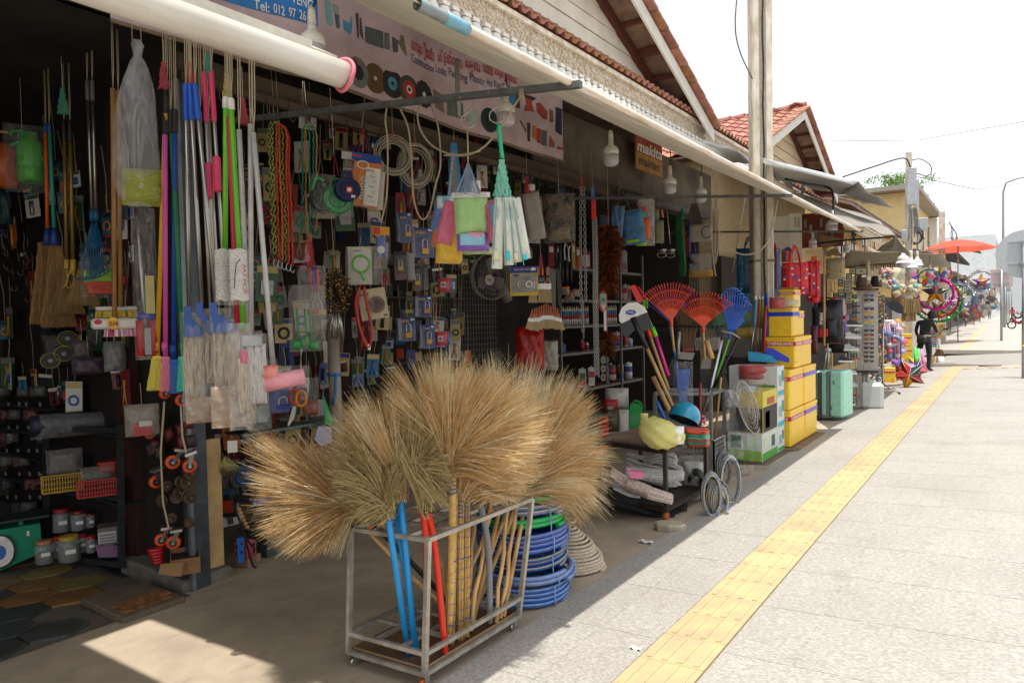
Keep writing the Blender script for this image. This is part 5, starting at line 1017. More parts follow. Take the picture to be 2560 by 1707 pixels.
for(c,x0,y0,x1,y1,h,lab)in[('A',1,1320,80,1568,'#173a44','dark teal cylinder hanging at the very left edge'),('B',300,900,520,1170,'#111111','yellow edged grinding discs in a film pouch hanging in the dark'),('B',510,980,640,1120,'#57504e','crumpled blister card with a dull chrome part in the dark bay'),('B',520,1100,720,1220,'#4a3b48','purplish film parcel under the blister card in the dark bay'),('B',735,990,865,1200,'#7a7c7c','small grey white plastic bag hanging beside the timber post'),('C',890,170,1100,390,'#8a7f74','clear bag with white and red printed packet hung on the timber post')]:
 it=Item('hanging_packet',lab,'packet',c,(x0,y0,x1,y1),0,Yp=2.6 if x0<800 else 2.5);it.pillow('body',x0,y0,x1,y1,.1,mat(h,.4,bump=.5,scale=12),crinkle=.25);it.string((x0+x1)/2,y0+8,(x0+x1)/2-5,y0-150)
 if 'grinding' in lab:
  for(x,y)in((465,970),(440,1075),(360,1120)):it.ring('disc_edge',x,y,58,52,.003,C_('#a8a01c'),d=-.06);it.disc('disc',x,y,54,48,.008,BLACK(),off=-.055);it.disc('arbor',x,y,15,14,.004,mat('#8a8a88',.4),off=-.065)
 if 'red printed' in lab:it.box('printed_packet',940,290,1050,380,.02,C_('#9c2c2c'),off=-.055);it.box('white_band',975,278,1055,315,.02,C_('#b8b0a8'),off=-.065);it.pillow('film',885,165,1105,392,.14,FILM)
for k in range(9):
 x=R.uniform(0,210);y=R.uniform(150,700);it=Item('wrench','dull steel spanner hanging in a bunch in the dark behind the brooms','spanner','B',(x,y,x+40,y+230),0,'spanners and pipes hung in the dark left bay',Yp=2.68)
 it.tube('shaft',[(x+10,y),(x+22+R.uniform(-12,12),y+200)],.009,mat('#4a4a48',.35,.8));it.ring('jaw',x+22,y+215,16,18,.009,mat('#4a4a48',.35,.8),a0=2.2,a1=7.3)
def castor(lab,c,x,y,r,roll=0):
 it=Item('caster_wheel',lab,'caster',c,(x-r,y-r,x+r,y+r),0,'orange caster wheels hung by the steel column',Yp=2.62,roll=roll,yaw=R.uniform(-.5,.5))
 b=it.mb(C_('#d8501c'),True);b.T=it.T@Matrix.Rotation(PI/2,4,'X');rr=r*it.k;b.lathe([(rr*.62,-.018),(rr,-.016),(rr*1.02,0),(rr,.016),(rr*.62,.018)],20);b.part('tyre',it.t)
 it.disc('hub',x,y,r*.6,r*.6,.042,mat('#242424',.4));it.disc('bearing',x,y,r*.22,r*.22,.05,STEEL())
 it.poly('fork',[(x-r*.25,y),(x+r*.2,y),(x+r*1.2,y-r*1.5),(x+r*.5,y-r*1.7)],.006,mat('#77787a',.3,.8),off=-.026);it.box('mount_plate',x-r*.1,y-r*2.0,x+r*1.6,y-r*1.6,.07,STEEL())
for j in[(1208,572,48,'orange caster with dark hub hanging left of the column, upper pair left'),(1328,600,46,'orange caster half hidden by the steel column, upper pair right'),(1090,710,44,'orange caster with tilted chrome plate at the middle height'),(1130,1115,44,'orange caster on the left of the lowest chrome pair'),(1215,1135,46,'orange caster at the bottom end of the knotted string'),(1150,95,36,'orange caster directly under the pink broom bristles'),(1270,140,42,'dark orange caster directly below the turquoise bristles'),(1050,375,34,'small orange caster hanging beside the film bag on the post')]:castor(j[3],'C',*j[:3],roll=R.uniform(-.3,.3))
for j,(x,y)in enumerate(((1150,150),(1265,180))):
 t=thing('knotted_string',('long knotted beige string holding the caster wheels, left strand','shorter beige string holding the upper caster pair')[j],'string',PY(*px('C',x,y+300),2.56));mb=MB().m(STRING());pts=[(x,y),(x-25,y+350),(x-10,y+700),(x+30,y+880)]if j==0 else[(x,y),(x+12,y+220),(x+40,y+330)]
 mb.tube([PY(*px('C',*q),2.56)for q in pts],.007,6);mb.part('string',t)
for k in range(14):
 x=1180+R.uniform(-60,160);y=680+R.uniform(-30,330);r=R.uniform(26,46);it=Item('rusty_pulley','dull brown metal pulley wheel in the hanging bunch by the column','pulley','C',(x-r,y-r,x+r,y+r),0,'brown pulleys hung by the column',Yp=2.66,yaw=R.uniform(-.8,.8))
 it.ring('groove',x,y,r,r,.010,mat('#5c4630',.5,.5,.3));it.disc('web',x,y,r*.9,r*.9,.02,mat('#4a3826',.55,.4,.3));it.disc('hub',x,y,r*.25,r*.25,.05,mat('#77706a',.4,.7))
for k in range(10):
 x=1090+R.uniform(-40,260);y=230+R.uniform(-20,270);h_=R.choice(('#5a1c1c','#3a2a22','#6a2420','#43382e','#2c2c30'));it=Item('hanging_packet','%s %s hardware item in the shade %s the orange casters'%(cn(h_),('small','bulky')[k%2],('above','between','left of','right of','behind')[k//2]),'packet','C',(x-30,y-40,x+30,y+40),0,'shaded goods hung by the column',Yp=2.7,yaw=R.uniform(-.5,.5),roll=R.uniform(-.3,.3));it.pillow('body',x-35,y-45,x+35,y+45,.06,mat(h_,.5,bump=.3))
it=Item('cardboard_box','open brown cardboard box with red printed side on the doorway step','box','C',(1125,1150,1390,1340),0,Yp=2.66)
CB=mat('#8d6c48',.85,0,.15,10,.05);it.box('front',1200,1225,1385,1335,.006,CB,off=-.1);it.box('back',1200,1200,1385,1320,.006,CB,off=.1);it.box('side',1198,1215,1204,1330,.2,CB);it.box('side',1381,1215,1387,1330,.2,CB);it.box('contents',1210,1230,1378,1320,.17,mat('#2a2420',.7,bump=.6,scale=30));it.poly('flap',[(1140,1225),(1285,1232),(1262,1332),(1125,1290)],.006,CB,off=-.14)
for k in range(4):it.box('red_mark',1293,1240+k*18,1306,1252+k*18,.002,C_('#a03028'),off=-.105)
it=Item('red_gloves','pair of red rubber gloves lying on the step beside the cardboard box','gloves','C',(1040,1150,1150,1280),0,Yp=2.58)
for k in range(5):it.pillow('finger',1040+k*8,1170+k*22,1140,1200+k*22,.06,C_('#b01c24',rough=.35))
XF=-4.72
def bulb(lab,x,y,s,X,top=None,cone=False,cord=None):
 """white screw lamp; (x, y) photo centre of the body, s photo width of the glass"""
 p=P(x,y,X);k=mpp(p);r=s/2*k;T=frame(p);t=thing('lamp',lab,'lamp',p-Vector((0,0,2*r)),'white bulbs hanging under the awnings')
 WP=mat('#d5d1c8',.4,var=.06);GL=mat('#d9d2d6',.3,var=.03,trans=.3)
 b=MB(T).m(GL,True);b.lathe([(.02*r,-1.75*r),(.5*r,-1.72*r),(.86*r,-1.5*r),(1*r,-1.2*r),(1.0*r,-.25*r)]if not cone else[(.02*r,-1.7*r),(.6*r,-1.55*r),(.92*r,-1.1*r),(.95*r,-.5*r)],22);b.part('globe',t)
 b=MB(T).m(WP,True);b.lathe([(1.0*r,-.25*r),(1.02*r,.0),(1.0*r,.3*r),(.84*r,.62*r),(.5*r,.85*r),(.36*r,1.1*r),(.34*r,1.5*r)],22);b.part('housing',t)
 if cone:b=MB(T).m(mat('#e2e4e6',.35),True);b.lathe([(1.35*r,-.6*r),(1.3*r,-.55*r),(.7*r,.3*r),(.35*r,1.0*r),(.3*r,1.9*r)],22);b.part('shade',t)
 b=MB(T).m(mat('#cfc8b8',.5),True);b.lathe([(.33*r,1.5*r),(.36*r,1.6*r),(.3*r,2.5*r),(.22*r,2.8*r)],14);b.part('socket',t)
 tz=(top if top else y-4*s);q=P(x,tz,X);b=MB().m(BLACK());b.tube([p+Vector((0,0,2.7*r)),p.lerp(q,.6)+Vector((.01,.01,.02)),q],.006,5);b.part('cord',t)
bulb('big white bulb partly hidden behind the end of the roller awning',781,108,62,-2.6,-40)
bulb('white bulb hanging in front of the banner beside the metal rail',1264,278,45,-3.0,190)
bulb('white bulb hung before the plywood board right of the banner',1527,382,39,-3.4,300)
bulb('white bulb below the orange brand board',1675,458,31,-3.4,370)
bulb('white bulb just left of the tall concrete pole',1752,482,29,-3.5,400)
bulb('white bulb beneath the end of the cream awning tube',2081,560,24,-2.6,530)
bulb('small white bulb in front of the red bag stall',2032,606,19,-3.3,560)
bulb('dim white bulb hanging beside the beige bunting',2116,618,16,-3.3,590)
for i,(x,y,s,lab)in enumerate(((2258,650,26,'cone shaded white lamp, left one of the three in a row'),(2277,662,25,'cone shaded white lamp, lowest middle one of the three'),(2293,657,21,'cone shaded white lamp, right one of the three'))):bulb(lab,x,y,s,-2.1,600,cone=True)
bulb('white bulb in front of the turquoise tinsel wreath',2324,683,17,-2.0,640)
hk=MB().m(HOOKM);hk.tube([(0,0,.06),(0,.0,-.05),(.02,.02,-.09),(.04,.04,-.05)],.004,5);hkm=hk.mesh('hook')
lint=[o for o in COL.objects if o.name=='lintel_beam'][0]
for i in range(46):inst('hook',hkm,(-4.68,2.95+i*.2,3.33),lint,(0,0,R.uniform(-.6,.6)))
ITN=0
def braid(it,pts,r,c1,c2,n=0):
 P_=smooth_path([it.L(*p)for p in pts],8);b=it.mb(C_(c1,rough=.6),True);b.tube(P_,r,6)
 b.m(C_(c2,rough=.6));L_=0
 for i in range(0,len(P_)-1):
  a,c=P_[i],P_[i+1];m_=max(1,int((c-a).length/.011))
  for k in range(m_):
   q=a.lerp(c,k/m_);L_+=1;an=L_*1.1;o=Vector((math.cos(an),-abs(math.sin(an)),0))*r*.75
   b.box(tuple(q+o),(r*.9,r*.8,r*1.1))
 b.part('cord',it.t)
it=Item('bungee_cord','thick hank of orange, black and lime braided bungee cords left of the power strips','cord','D',(320,850,475,1830),XF,yaw=.1)
for k,(x,c1,c2)in enumerate(((330,'#1a2a1c','#b4c83c'),(350,'#1c241c','#c8d450'),(372,'#8a2c10','#e06020'),(395,'#c8501c','#e8842c'),(415,'#182818','#a8c040'),(438,'#b02c14','#e85c20'),(455,'#a82410','#e84c1c'))):braid(it,[(395,862+k*2,-.02),(x+5,900+k*8,-.02*(k%3)),(x,1200),(x+R.uniform(-6,6),1500,-.01*k),(x+R.uniform(-8,8),1780+k*14,0)],.0085,c1,c2)
for k in range(5):it.tube('metal_hook',[(340+k*28,1810+k*9),(335+k*28,1850+k*9),(352+k*28,1870+k*9),(362+k*28,1850+k*9)],.004,STEEL())
for x in(362,392):it.string(x+3,865,x-4,510)
it=Item('bungee_cord','slimmer hank of teal, yellow and green braided cords beside the thick orange hank','cord','D',(540,860,655,1640),XF,yaw=.1)
for k,(x,c1,c2)in enumerate(((555,'#155f58','#3cb8a0'),(575,'#8a6a14','#d0a028'),(598,'#146038','#38b868'),(625,'#14406a','#3ca890'),(645,'#8a6c10','#d8b030'))):braid(it,[(600,870),(x+8,930),(x,1200),(x-R.uniform(0,20),1500),(x-R.uniform(5,40),1620)],.007,c1,c2)
it.string(575,1500,570,580);it.string(595,870,580,580)
def reel(lab,x,y,r,h,h2,film_=True):
 it=Item('cable_reel',lab,'cable reel','D',(x-r,y-r*1.1,x+r,y+r),XF+(.2 if r==90 else .26 if r>100 else .36),yaw=.25)
 for o in(-.03,.03):it.disc('flange',x,y,r,r*.92,.008,C_(h,rough=.3),off=o)
 it.disc('cable_winding',x,y,r*.72,r*.66,.05,C_(h2,rough=.4));it.ring('rim',x,y,r*.96,r*.88,.006,C_(h,rough=.3),d=-.035);it.ring('rim',x,y,r*.6,r*.54,.004,C_(h2),d=-.038)
 it.tube('carry_handle',[(x-r*.5,y-r*.7),(x-r*.35,y-r*1.35),(x+r*.35,y-r*1.35),(x+r*.5,y-r*.7)],.012,C_(h),sp=False);return it
it=reel('black cable reel with bright green handle, leftmost of the three',690,1400,90,'#1e2220','#141414');it.tube('green_grip',[(620,1340),(650,1240),(705,1265)],.014,C_('#28b050'),sp=False);it.pillow('film',600,1220,790,1530,.1,FILM)
it=reel('shiny green cable reel in the middle of the hanging reels',795,1400,108,'#0f8a48','#0b6a38');it.pillow('film',690,1290,905,1515,.1,FILM)
it=reel('navy blue cable reel with square red label, topmost of the three',862,1330,88,'#1c2458','#161c46');it.box('label',845,1312,890,1356,.003,C_('#c42c2c'),off=-.042);it.disc('label_mark',867,1334,15,14,.002,WHITE(),off=-.045);it.box('price_tag',880,1370,908,1388,.002,WHITE(),off=-.042);it.string(770,1240,778,1090,C_('#b02c44'));it.string(805,1240,778,1090,C_('#b02c44'));it.string(778,1090,760,640)
it=Item('power_strip','orange and white carded power strip with blue header, hung by red raffia','power strip','D',(885,1080,1120,1465),XF+.15,yaw=.15,roll=.12)
it.box('card',900,1140,1090,1450,.008,C_('#d87820'));it.box('header',880,1082,1085,1135,.008,C_('#1f4aa0'),off=-.002);it.text('SATA',915,1108,30,C_('#d8502c'),off=-.01,bold=.02)
it.box('white_panel',985,1175,1085,1440,.03,WHITE(),off=-.01,bev=.004);it.box('icon_strip',935,1215,990,1420,.006,C_('#d8881c'),off=-.006);it.text('SATA',1015,1198,22,C_('#d8502c'),off=-.028,bold=.02)
for k in range(3):
 it.box('socket',1015,1230+k*70,1022,1240+k*70,.002,BLACK(),off=-.026);it.box('socket',1030,1236+k*70,1048,1241+k*70,.002,BLACK(),off=-.026);it.box('switch',1040,1262+k*68,1068,1280+k*68,.006,C_('#c8d0d8'),off=-.028)
for k in range(4):it.disc('icon',972,1262+k*42,15,15,.002,WHITE(),off=-.011);it.disc('icon_dot',972,1262+k*42,8,7,.002,C_('#2c6478'),off=-.013)
it.ring('plug_cord',960,1165,38,26,.006,WHITE(),d=-.02);it.pillow('blister',890,1130,1110,1460,.06,FILM)
for k in range(5):it.string(940,910,890+k*30,1078,C_('#c83848'),r=.0018)
it.string(930,910,930,690)
it=Item('power_strip','second grey white carded power strip tucked behind the orange one','power strip','D',(815,1075,1125,1460),XF+.05,roll=.1);it.box('header',815,1078,900,1130,.008,WHITE());it.box('blister',830,1130,900,1300,.03,FILMD);it.box('edge_card',1080,1190,1122,1455,.01,C_('#d8d4cc'))
def pack(lab,c,box,X,h,name='blister_pack',cat='packet',yaw=None,roll=None,grp=None,shapes=(),txt=None,film_=True,string=None,th=.012,Yp=None,hdr=None):
 x0,y0,x1,y1=box;it=Item(name,lab,cat,c,box,X,grp,yaw=R.uniform(-.25,.25)if yaw is None else yaw,roll=R.uniform(-.04,.04)if roll is None else roll,Yp=Yp)
 it.box('backing_card',x0,y0,x1,y1,th*.4,C_(h))
 if hdr:it.box('header',x0,y0,x1,y0+(y1-y0)*.16,th*.5,C_(hdr),off=-.001)
 for s_ in shapes:
  k=s_[0];o=-th*.35
  if k=='r':it.box(s_[6]if len(s_)>6 else 'print_block',*[s_[i]if False else v for i,v in enumerate(s_[1:5])],.004,C_(s_[5]),off=o-.002)
  elif k=='d':it.disc(s_[5]if len(s_)>5 else 'round_part',s_[1],s_[2],s_[3],s_[3],.008,C_(s_[4]),off=o-.005)
  elif k=='ring':it.ring('ring',s_[1],s_[2],s_[3],s_[3]*(s_[6]if len(s_)>6 else 1),s_[4],C_(s_[5]),d=o-.012)
  elif k=='lock':
   x,y,w=s_[1:4];it.box('lock_body',x-w/2,y,x+w/2,y+w*.85,.02,mat('#b08c48',.35,.7),off=o-.01,bev=.002);it.tube('shackle',[(x-w*.33,y),(x-w*.33,y-w*.9),(x-w*.15,y-w*1.2),(x+w*.15,y-w*1.2),(x+w*.33,y-w*.9),(x+w*.33,y)],w*.075*it.k,STEEL(),d=o-.01)
 if txt:it.text(txt[0],txt[1],txt[2],txt[3],C_(txt[4]),w=txt[5]if len(txt)>5 else None,off=-th*.5-.002,bold=.02)
 if film_:it.pillow('blister',x0+2,y0+(y1-y0)*.15,x1-2,y1-2,th*2.5,FILM,off=-th*.4,n=5)
 if string:it.string((x0+x1)/2,y0,*string)
 return it
NV='#1f3474'
for j,(x0,y0,x1,y1,lx,ly,w,lab)in enumerate([(1228,230,1318,440,1288,365,40,'padlock pack with yellow maker name near the rope loop, uppermost of the lock cards'),(1325,335,1472,545,1405,478,50,'widest navy padlock pack directly beside the blue cloth packets'),(1352,810,1458,962,1425,898,42,'navy padlock pack with long shackle below the black lock packs'),(1232,960,1345,1128,1295,1065,48,'navy padlock pack with brass lock and keys, lower left of the lock cards'),(1385,1010,1478,1180,1438,1112,40,'navy padlock pack at the lower right of the lock cards beside the red tapes')]):
 pack(lab,'E',(x0,y0,x1,y1),XF+.25,NV,grp='navy padlock packs',shapes=[('lock',lx,ly,w),('r',x1-(x1-x0)*.3,y0+10,x1-8,y0+24,'#c8ccd8')],txt=('SOLEX',x0+(x1-x0)*.35,y0+(y1-y0)*.16,(x1-x0)*.2,'#d8b020',(x1-x0)*.5),string=((x0+x1)/2,y0-110))
 for k in range(2):pack(('card edge of another padlock pack just behind the one near the rope loop','card edge behind the widest navy padlock pack','white card edge behind the long shackle padlock pack','card edge behind the lower left padlock pack','card edge behind the lower right padlock pack')[j]+(', rear' if k else ''),'E',(x0-22-k*14,y0+8,x0+30,y1-6),XF+.2-k*.03,'#6a6e7c',yaw=.8,grp='stacked card edges behind the padlock packs')
for(x0,y0,x1,y1,lab)in((1192,500,1282,700,'black padlock pack with red print and long steel shackle'),(1285,512,1335,700,'silver edged clear lock pack beside the black one'),(1325,600,1385,775,'black and red lock pack hanging right of the silver edged pack'),(1390,590,1430,770,'narrow black lock pack of the pair next to the red tape')):
 pack(lab,'E',(x0,y0,x1,y1),XF+.25,'#1c1a1c' if x0!=1285 else '#8c8e90',shapes=[('lock',(x0+x1)/2,y0+105,36),('r',x0+10,y1-40,x1-10,y1-34,'#a82c24'),('r',x0+10,y1-26,x1-10,y1-20,'#a82c24')]if x0<1280 or x0==1325 else())
for(x,y,lab)in((1545,735,'red and grey tape measure on an orange lanyard'),(1525,1110,'round pink red tape measure hanging below the padlock packs')):
 it=Item('tape_measure',lab,'tape measure','E',(x-45,y-50,x+50,y+50),XF+.3,yaw=-.2);it.pillow('case',x-48,y-48,x+48,y+48,.07,C_('#c8243c',rough=.3),sq=4.);it.box('face',x-22,y-20,x+14,y+18,.01,C_('#b8b8b8'),off=-.036);it.disc('face_dot',x-4,y-1,10,10,.004,C_('#404850'),off=-.043);it.pillow('blue_side',x+15,y-40,x+60,y+45,.05,C_('#2c3c88'));it.pillow('film',x-52,y-54,x+64,y+54,.1,FILM);it.tube('lanyard',[(x-20,y-45),(x-40,y-150),(x-30,y-250)],.004,C_('#e0481c'));it.string(x-35,y-100,x-40,y-400)
pack('cream card with a round brown sanding disc tilted beside the red ropes','E',(950,760,1140,975),XF+.3,'#b8a680',roll=-.14,shapes=[('d',1065,875,60,'#6a4438','sanding_disc'),('d',1065,875,46,'#7c5044','disc_face'),('r',1105,950,1130,962,'#3a342c'),('r',985,890,998,903,'#3a342c')],txt=('SOLEX',990,795,26,'#2a2420',70),string=(1050,640))
it=pack('clear pouch of green handled secateurs with a white rounded label','E',(868,468,1035,730),XF+.3,'#c9c2b2',shapes=[('r',905,478,1020,590,'#d8d5cc','label'),('d',962,588,57,'#d8d5cc','label_end'),('ring',962,590,58,.010,'#5cb82c')],txt=('SOKI',935,498,22,'#3a3a3a',50),string=(960,400));it.tube('green_grip',[(915,620),(960,655),(985,700)],.016,C_('#58b428'),sp=False);it.pillow('pouch',850,465,1105,735,.05,FILMD)
it=Item('sachet','small blue oval sachet with dial under a red and yellow label','sachet','E',(1045,328,1162,545),XF+.35);it.box('label',1045,330,1160,385,.004,C_('#d8981c'));it.box('label_red',1048,333,1095,382,.005,C_('#c82c20'));it.pillow('blue_case',1062,400,1130,540,.05,C_('#4c64b0'));it.disc('dial',1098,490,26,26,.004,WHITE(),off=-.03);it.pillow('film',1050,385,1165,545,.07,FILM);it.string(1100,330,1130,120);it.string(1105,545,1100,780)
it=Item('brass_bunch','big round bunch of shiny brass hose clamps hanging above a fringe of steel ones','hose clamps','E',(670,600,900,1120),XF+.2)
for k in range(120):
 a=R.uniform(0,6.28);rr=R.uniform(.1,1)**.6;x=785+rr*100*math.cos(a);y=790+rr*165*math.sin(a);b=it.mb(R.choice((mat('#8a6f3c',.22,.9),mat('#b79a5c',.2,.9),mat('#6a5836',.3,.9))));q=it.L(x,y,R.uniform(-.07,.05));T2=Matrix.Translation(q)@Matrix.Rotation(R.uniform(0,3),4,'Z')@Matrix.Rotation(R.uniform(0,3),4,'X')
 b.tube([T2@Vector((.022*math.cos(i*.8),.022*math.sin(i*.8),0))for i in range(7)],.0045,4);b.part('brass_clamp',it.t)
for k in range(16):it.tube('steel_clamp',[(785+(k-8)*3,900,R.uniform(-.04,.02)),(785+(k-8)*6.5,1110+R.uniform(-20,10),R.uniform(-.05,0))],.005,STEEL(),sp=False)
it.string(780,640,765,200)
it=Item('paint_roller','three paint rollers with red and blue grips in torn film, red raffia on top','paint roller','E',(560,400,750,950),XF+.3)
for k,(x,h)in enumerate(((608,'#b82420'),(630,'#3a4c9c'),(655,'#c03a30'))):it.tube('grip',[(x-2,600+k*8),(x,700),(x+4,785)],.015,C_(h),sp=False);it.tube('wire_frame',[(x+2,785),(x+3,825),(x-40+k*30,860),(x-42+k*35,910)],.004,STEEL())
it.tube('roller_sleeve',[(580,925),(705,925)],.022,C_('#c8b070',rough=.9),sp=False);it.box('label',590,908,660,935,.004,C_('#c42820'),off=-.024);it.pillow('film',520,600,710,1050,.1,FILMW,crinkle=.3);it.strands('raffia',605,395,10,600,90,22,C_('#c43838'),r=.0013,wav=.012);it.string(600,400,590,100)
it=Item('scrub_brush','green plastic hand brushes in a clear film bag under the rollers','brush','E',(470,740,700,1195),XF+.32)
for(x,y)in((505,1150),(562,1135),(622,1160)):it.pillow('brush_head',x-32,y-35,x+34,y+32,.07,C_('#1c9a4c',rough=.3),sq=4.)
for(x)in(515,568,600):it.tube('brush_handle',[(x,900),(x+6,1120)],.009,C_('#1c9a4c'),sp=False)
it.pillow('film',460,735,705,1200,.14,FILMD,crinkle=.3)
it=Item('rope_loop','bright red thin rope hanging in a long loop under the tan disc card','rope','E',(915,730,1035,1190),XF+.27)
it.tube('red_cord',[(960,735),(925,850),(940,1000),(985,1150),(1015,1160),(1030,1050),(1000,850),(985,740)],.012,C_('#b8281c'));it.tube('red_cord',[(955,740),(938,900),(950,1040),(990,1130),(1010,1170)],.010,C_('#a82418'));it.box('white_end',1000,1150,1020,1190,.02,WHITE())
pv=thing('drain_pipe','thick beige plastic drain pipe standing at the shop front tied with blue tape','pipe',G(845,1330));a=pp('E',762,1000,-4.9);b=pp('E',782,1560,-4.9);b2_=b+(b-a).normalized()*1.3;mb=MB().m(mat('#8f8678',.5,0,.15,4,.03),True);rr=42*mpp(a)/2.8;mb.tube([a,b,b2_],rr,20);mb.part('pipe',pv);mb=MB().m(C_('#3a78c0'));q=a.lerp(b,.62);mb.tube([q,q+(b-a).normalized()*.03],rr*1.03,20);mb.tube([q+Vector((rr,-rr*.6,0)),q+Vector((rr,-rr*.7,-.15)),q+Vector((rr*.6,-rr,-.28))],.012,4);mb.part('blue_tape',pv)
for(x,y,r,sy,lab)in((1182,1090,138,1.0,'clear plastic hose coil hanging upper left of the other coil'),(1338,1160,125,1.25,'clear plastic hose coil hanging lower right of the other coil')):
 it=Item('hose_coil',lab,'hose','D',(x-r,y-r*sy,x+r,y+r*sy),XF+.1,'clear hose coils',yaw=.2)
 for k in range(9):it.ring('hose_turn',x+R.uniform(-6,6),y+R.uniform(-6,6),r*(1-.045*k),r*sy*(1-.045*k),.0065,mat('#a8a08c',.2,spec=.9,var=.1,alpha=.9),d=R.uniform(-.03,.03),n=30)
 it.tube('raffia',[(x+5,y-r*sy*1.25),(x,y-r*sy*.8),(x+6,y-r*sy*.6)],.006,C_('#c83c3c'));it.tube('green_tie',[(x+r*.5,y-r*.85),(x+r*.7,y-r*.5),(x+r*.95,y-r*.3)],.003,C_('#6cc83c'));it.string(x,y-r*sy,x,y-r*sy-240)
for(pts,lab)in(([(1140,740),(1130,850),(1145,1000),(1140,1350),(1100,1560)],'pale cord falling from the rail left of the hose coils'),([(1235,765),(1290,900),(1310,1100),(1330,1400),(1385,1535),(1440,1480),(1480,1300),(1515,1150),(1500,900),(1450,740)],'long loop of pale cord hanging from the rail between the hose coils'),([(1390,700),(1355,800),(1380,920),(1470,1030),(1620,1085),(1792,1060)],'pale cord swinging from the rail toward the big knot, left half')):
 t=thing('slack_rope',lab,'rope',PY(*px('D',*pts[-1]),3.12));mb=MB().m(mat('#a99a80',.85));mb.tube(smooth_path([PY(*px('D',*q),3.08+.02*i)for i,q in enumerate(pts)],8),.0055,6);mb.part('cord',t)
t=thing('slack_rope','pale cord tied in a knot round the metal rail near its outer end','cord',PY(*px('F',680,240),3.06));mb=MB().m(mat('#a99a80',.85));mb.tube(smooth_path([PY(*px('F',*q),3.06)for q in((140,668),(300,665),(430,600),(560,440),(640,310),(680,250))],8),.0055,6)
for k in range(4):mb.tube([PY(*px('F',668+k*8,205-k*2),3.03),PY(*px('F',672+k*7,262),3.03),PY(*px('F',660+k*12,285),3.05)],.005,5)
mb.part('cord',t)
for(x0,y0,x1,lab)in((250,275,310,'steel s hook on the rail holding the cloth packets'),(450,240,470,'steel s hook on the rail holding the teal raffia')):
 it=Item('s_hook',lab,'hook','F',(x0,y0,x0+120,y0+230),0,Yp=3.06);d=x0-250;e=y0-275;it.tube('wire',[(250+d,270+e),(285+d,245+e),(320+d,250+e),(345+d,300+e),(320+d,360+e),(265+d,400+e),(262+d,450+e),(310+d,478+e),(365+d,448+e)],.0035,STEEL())
def soft(lab,c,box,Yp,h,d=.1,name='cloth_packet',cat='packet',film_=True,roll=0.,yaw=0.,m=None,shapes=(),X=None,sq=5.,grp=None,string=None,crinkle=.08):
 x0,y0,x1,y1=box;it=Item(name,lab,cat,c,box,X if X is not None else 0,grp,Yp=None if X is not None else Yp,roll=roll,yaw=yaw);it.pillow('contents',x0,y0,x1,y1,d,m or mat(h,.75,var=.12,scale=9,bump=.3),sq=sq,crinkle=crinkle)
 for s_ in shapes:it.pillow('printed_label',s_[0],s_[1],s_[2],s_[3],.012,C_(s_[4]),off=-d/2-.003,sq=6.)
 if film_:it.pillow('film',x0-4,y0-10,x1+4,y1+5,d*1.25,FILM,sq=sq,crinkle=.25)
 if string:it.string((x0+x1)/2,y0,*string)
 return it
soft('pale green folded cloth in film at the front of the hanging cloth packets','F',(216,948,448,1215),3.10,'#a4d080',.09,roll=-.03)
soft('purple packet with sky blue label below the pale green cloth','F',(230,1210,455,1338),3.12,'#8a5ac0',.08,shapes=[(255,1222,425,1302,'#8cc8e0'),(300,1212,420,1262,'#d890a0')])
soft('rose pink folded cloth leaning at the left of the pale green one','F',(110,985,225,1290),3.14,'#dc6484',.10,roll=.25)
soft('deep yellow cloth packet hanging lowest behind the green one','F',(85,1170,270,1425),3.18,'#e0b418',.09,roll=.05)
soft('pink and blue patterned cloth packet at the right of the green one','F',(430,985,520,1275),3.18,'#cc5478',.09,roll=-.12,shapes=[(470,1020,512,1180,'#4c8cb8')])
soft('blue cloth packet at the outer left of the hanging cloth bundle','F',(65,985,150,1200),3.22,'#4c74b4',.07,roll=.2)
soft('orange cloth packet behind the pink one at left','F',(60,1110,140,1310),3.24,'#dc6c24',.07,roll=.15)
soft('white and aqua packet peeking out top left of the cloth bundle','F',(92,955,215,1040),3.22,'#c8dce0',.05,shapes=[(128,965,178,1010,'#5cb4c8')])
soft('lime and white packets hanging lowest under the purple one','F',(275,1310,490,1360),3.24,'#b8c890',.06)
it=Item('raffia_tie','fan of grey blue plastic raffia gathering the cloth packets','tie','F',(250,720,430,950),0,Yp=3.08);it.strands('raffia',312,730,12,950,190,60,mat('#8090a8',.35,alpha=.9),r=.003,d=.03,seg=3);it.pillow('white_handles',190,925,460,965,.05,WHITE(),crinkle=.4);it.pillow('white_handle',320,845,395,950,.02,WHITE(),crinkle=.5);it.string(310,735,310,478,r=.005)
for k,(x0,x1,a,lab)in enumerate(((482,560,.06,'white and cream net packet, leftmost of the four hanging on teal raffia'),(555,622,-.02,'white packet with bright aqua corner, second of the four on teal raffia'),(600,660,-.10,'white packet with printed text edge, third of the four on teal raffia'),(640,712,-.16,'white packet with aqua hem, rightmost of the four on teal raffia'))):
 it=soft(lab,'F',(x0,965,x1,1455-(20*k if k else-5)),3.0+.02*k,'#dcdccc',.06,roll=a,crinkle=.1)
 it.pillow('aqua_print',x0+8,1330+k*12,x1-25,1405,.02,C_('#3cbcc0' if k in(1,3)else '#d8d4b0'),off=-.035);it.tube('seam',[(x0+18,985,-.035),(x0+12,1440,-.035)],.0025,C_('#58b0b4'),sp=False);it.text('NATURE',x0+30,1080,20,C_('#4c8c90'),w=80,off=-.04,roll=PI/2)
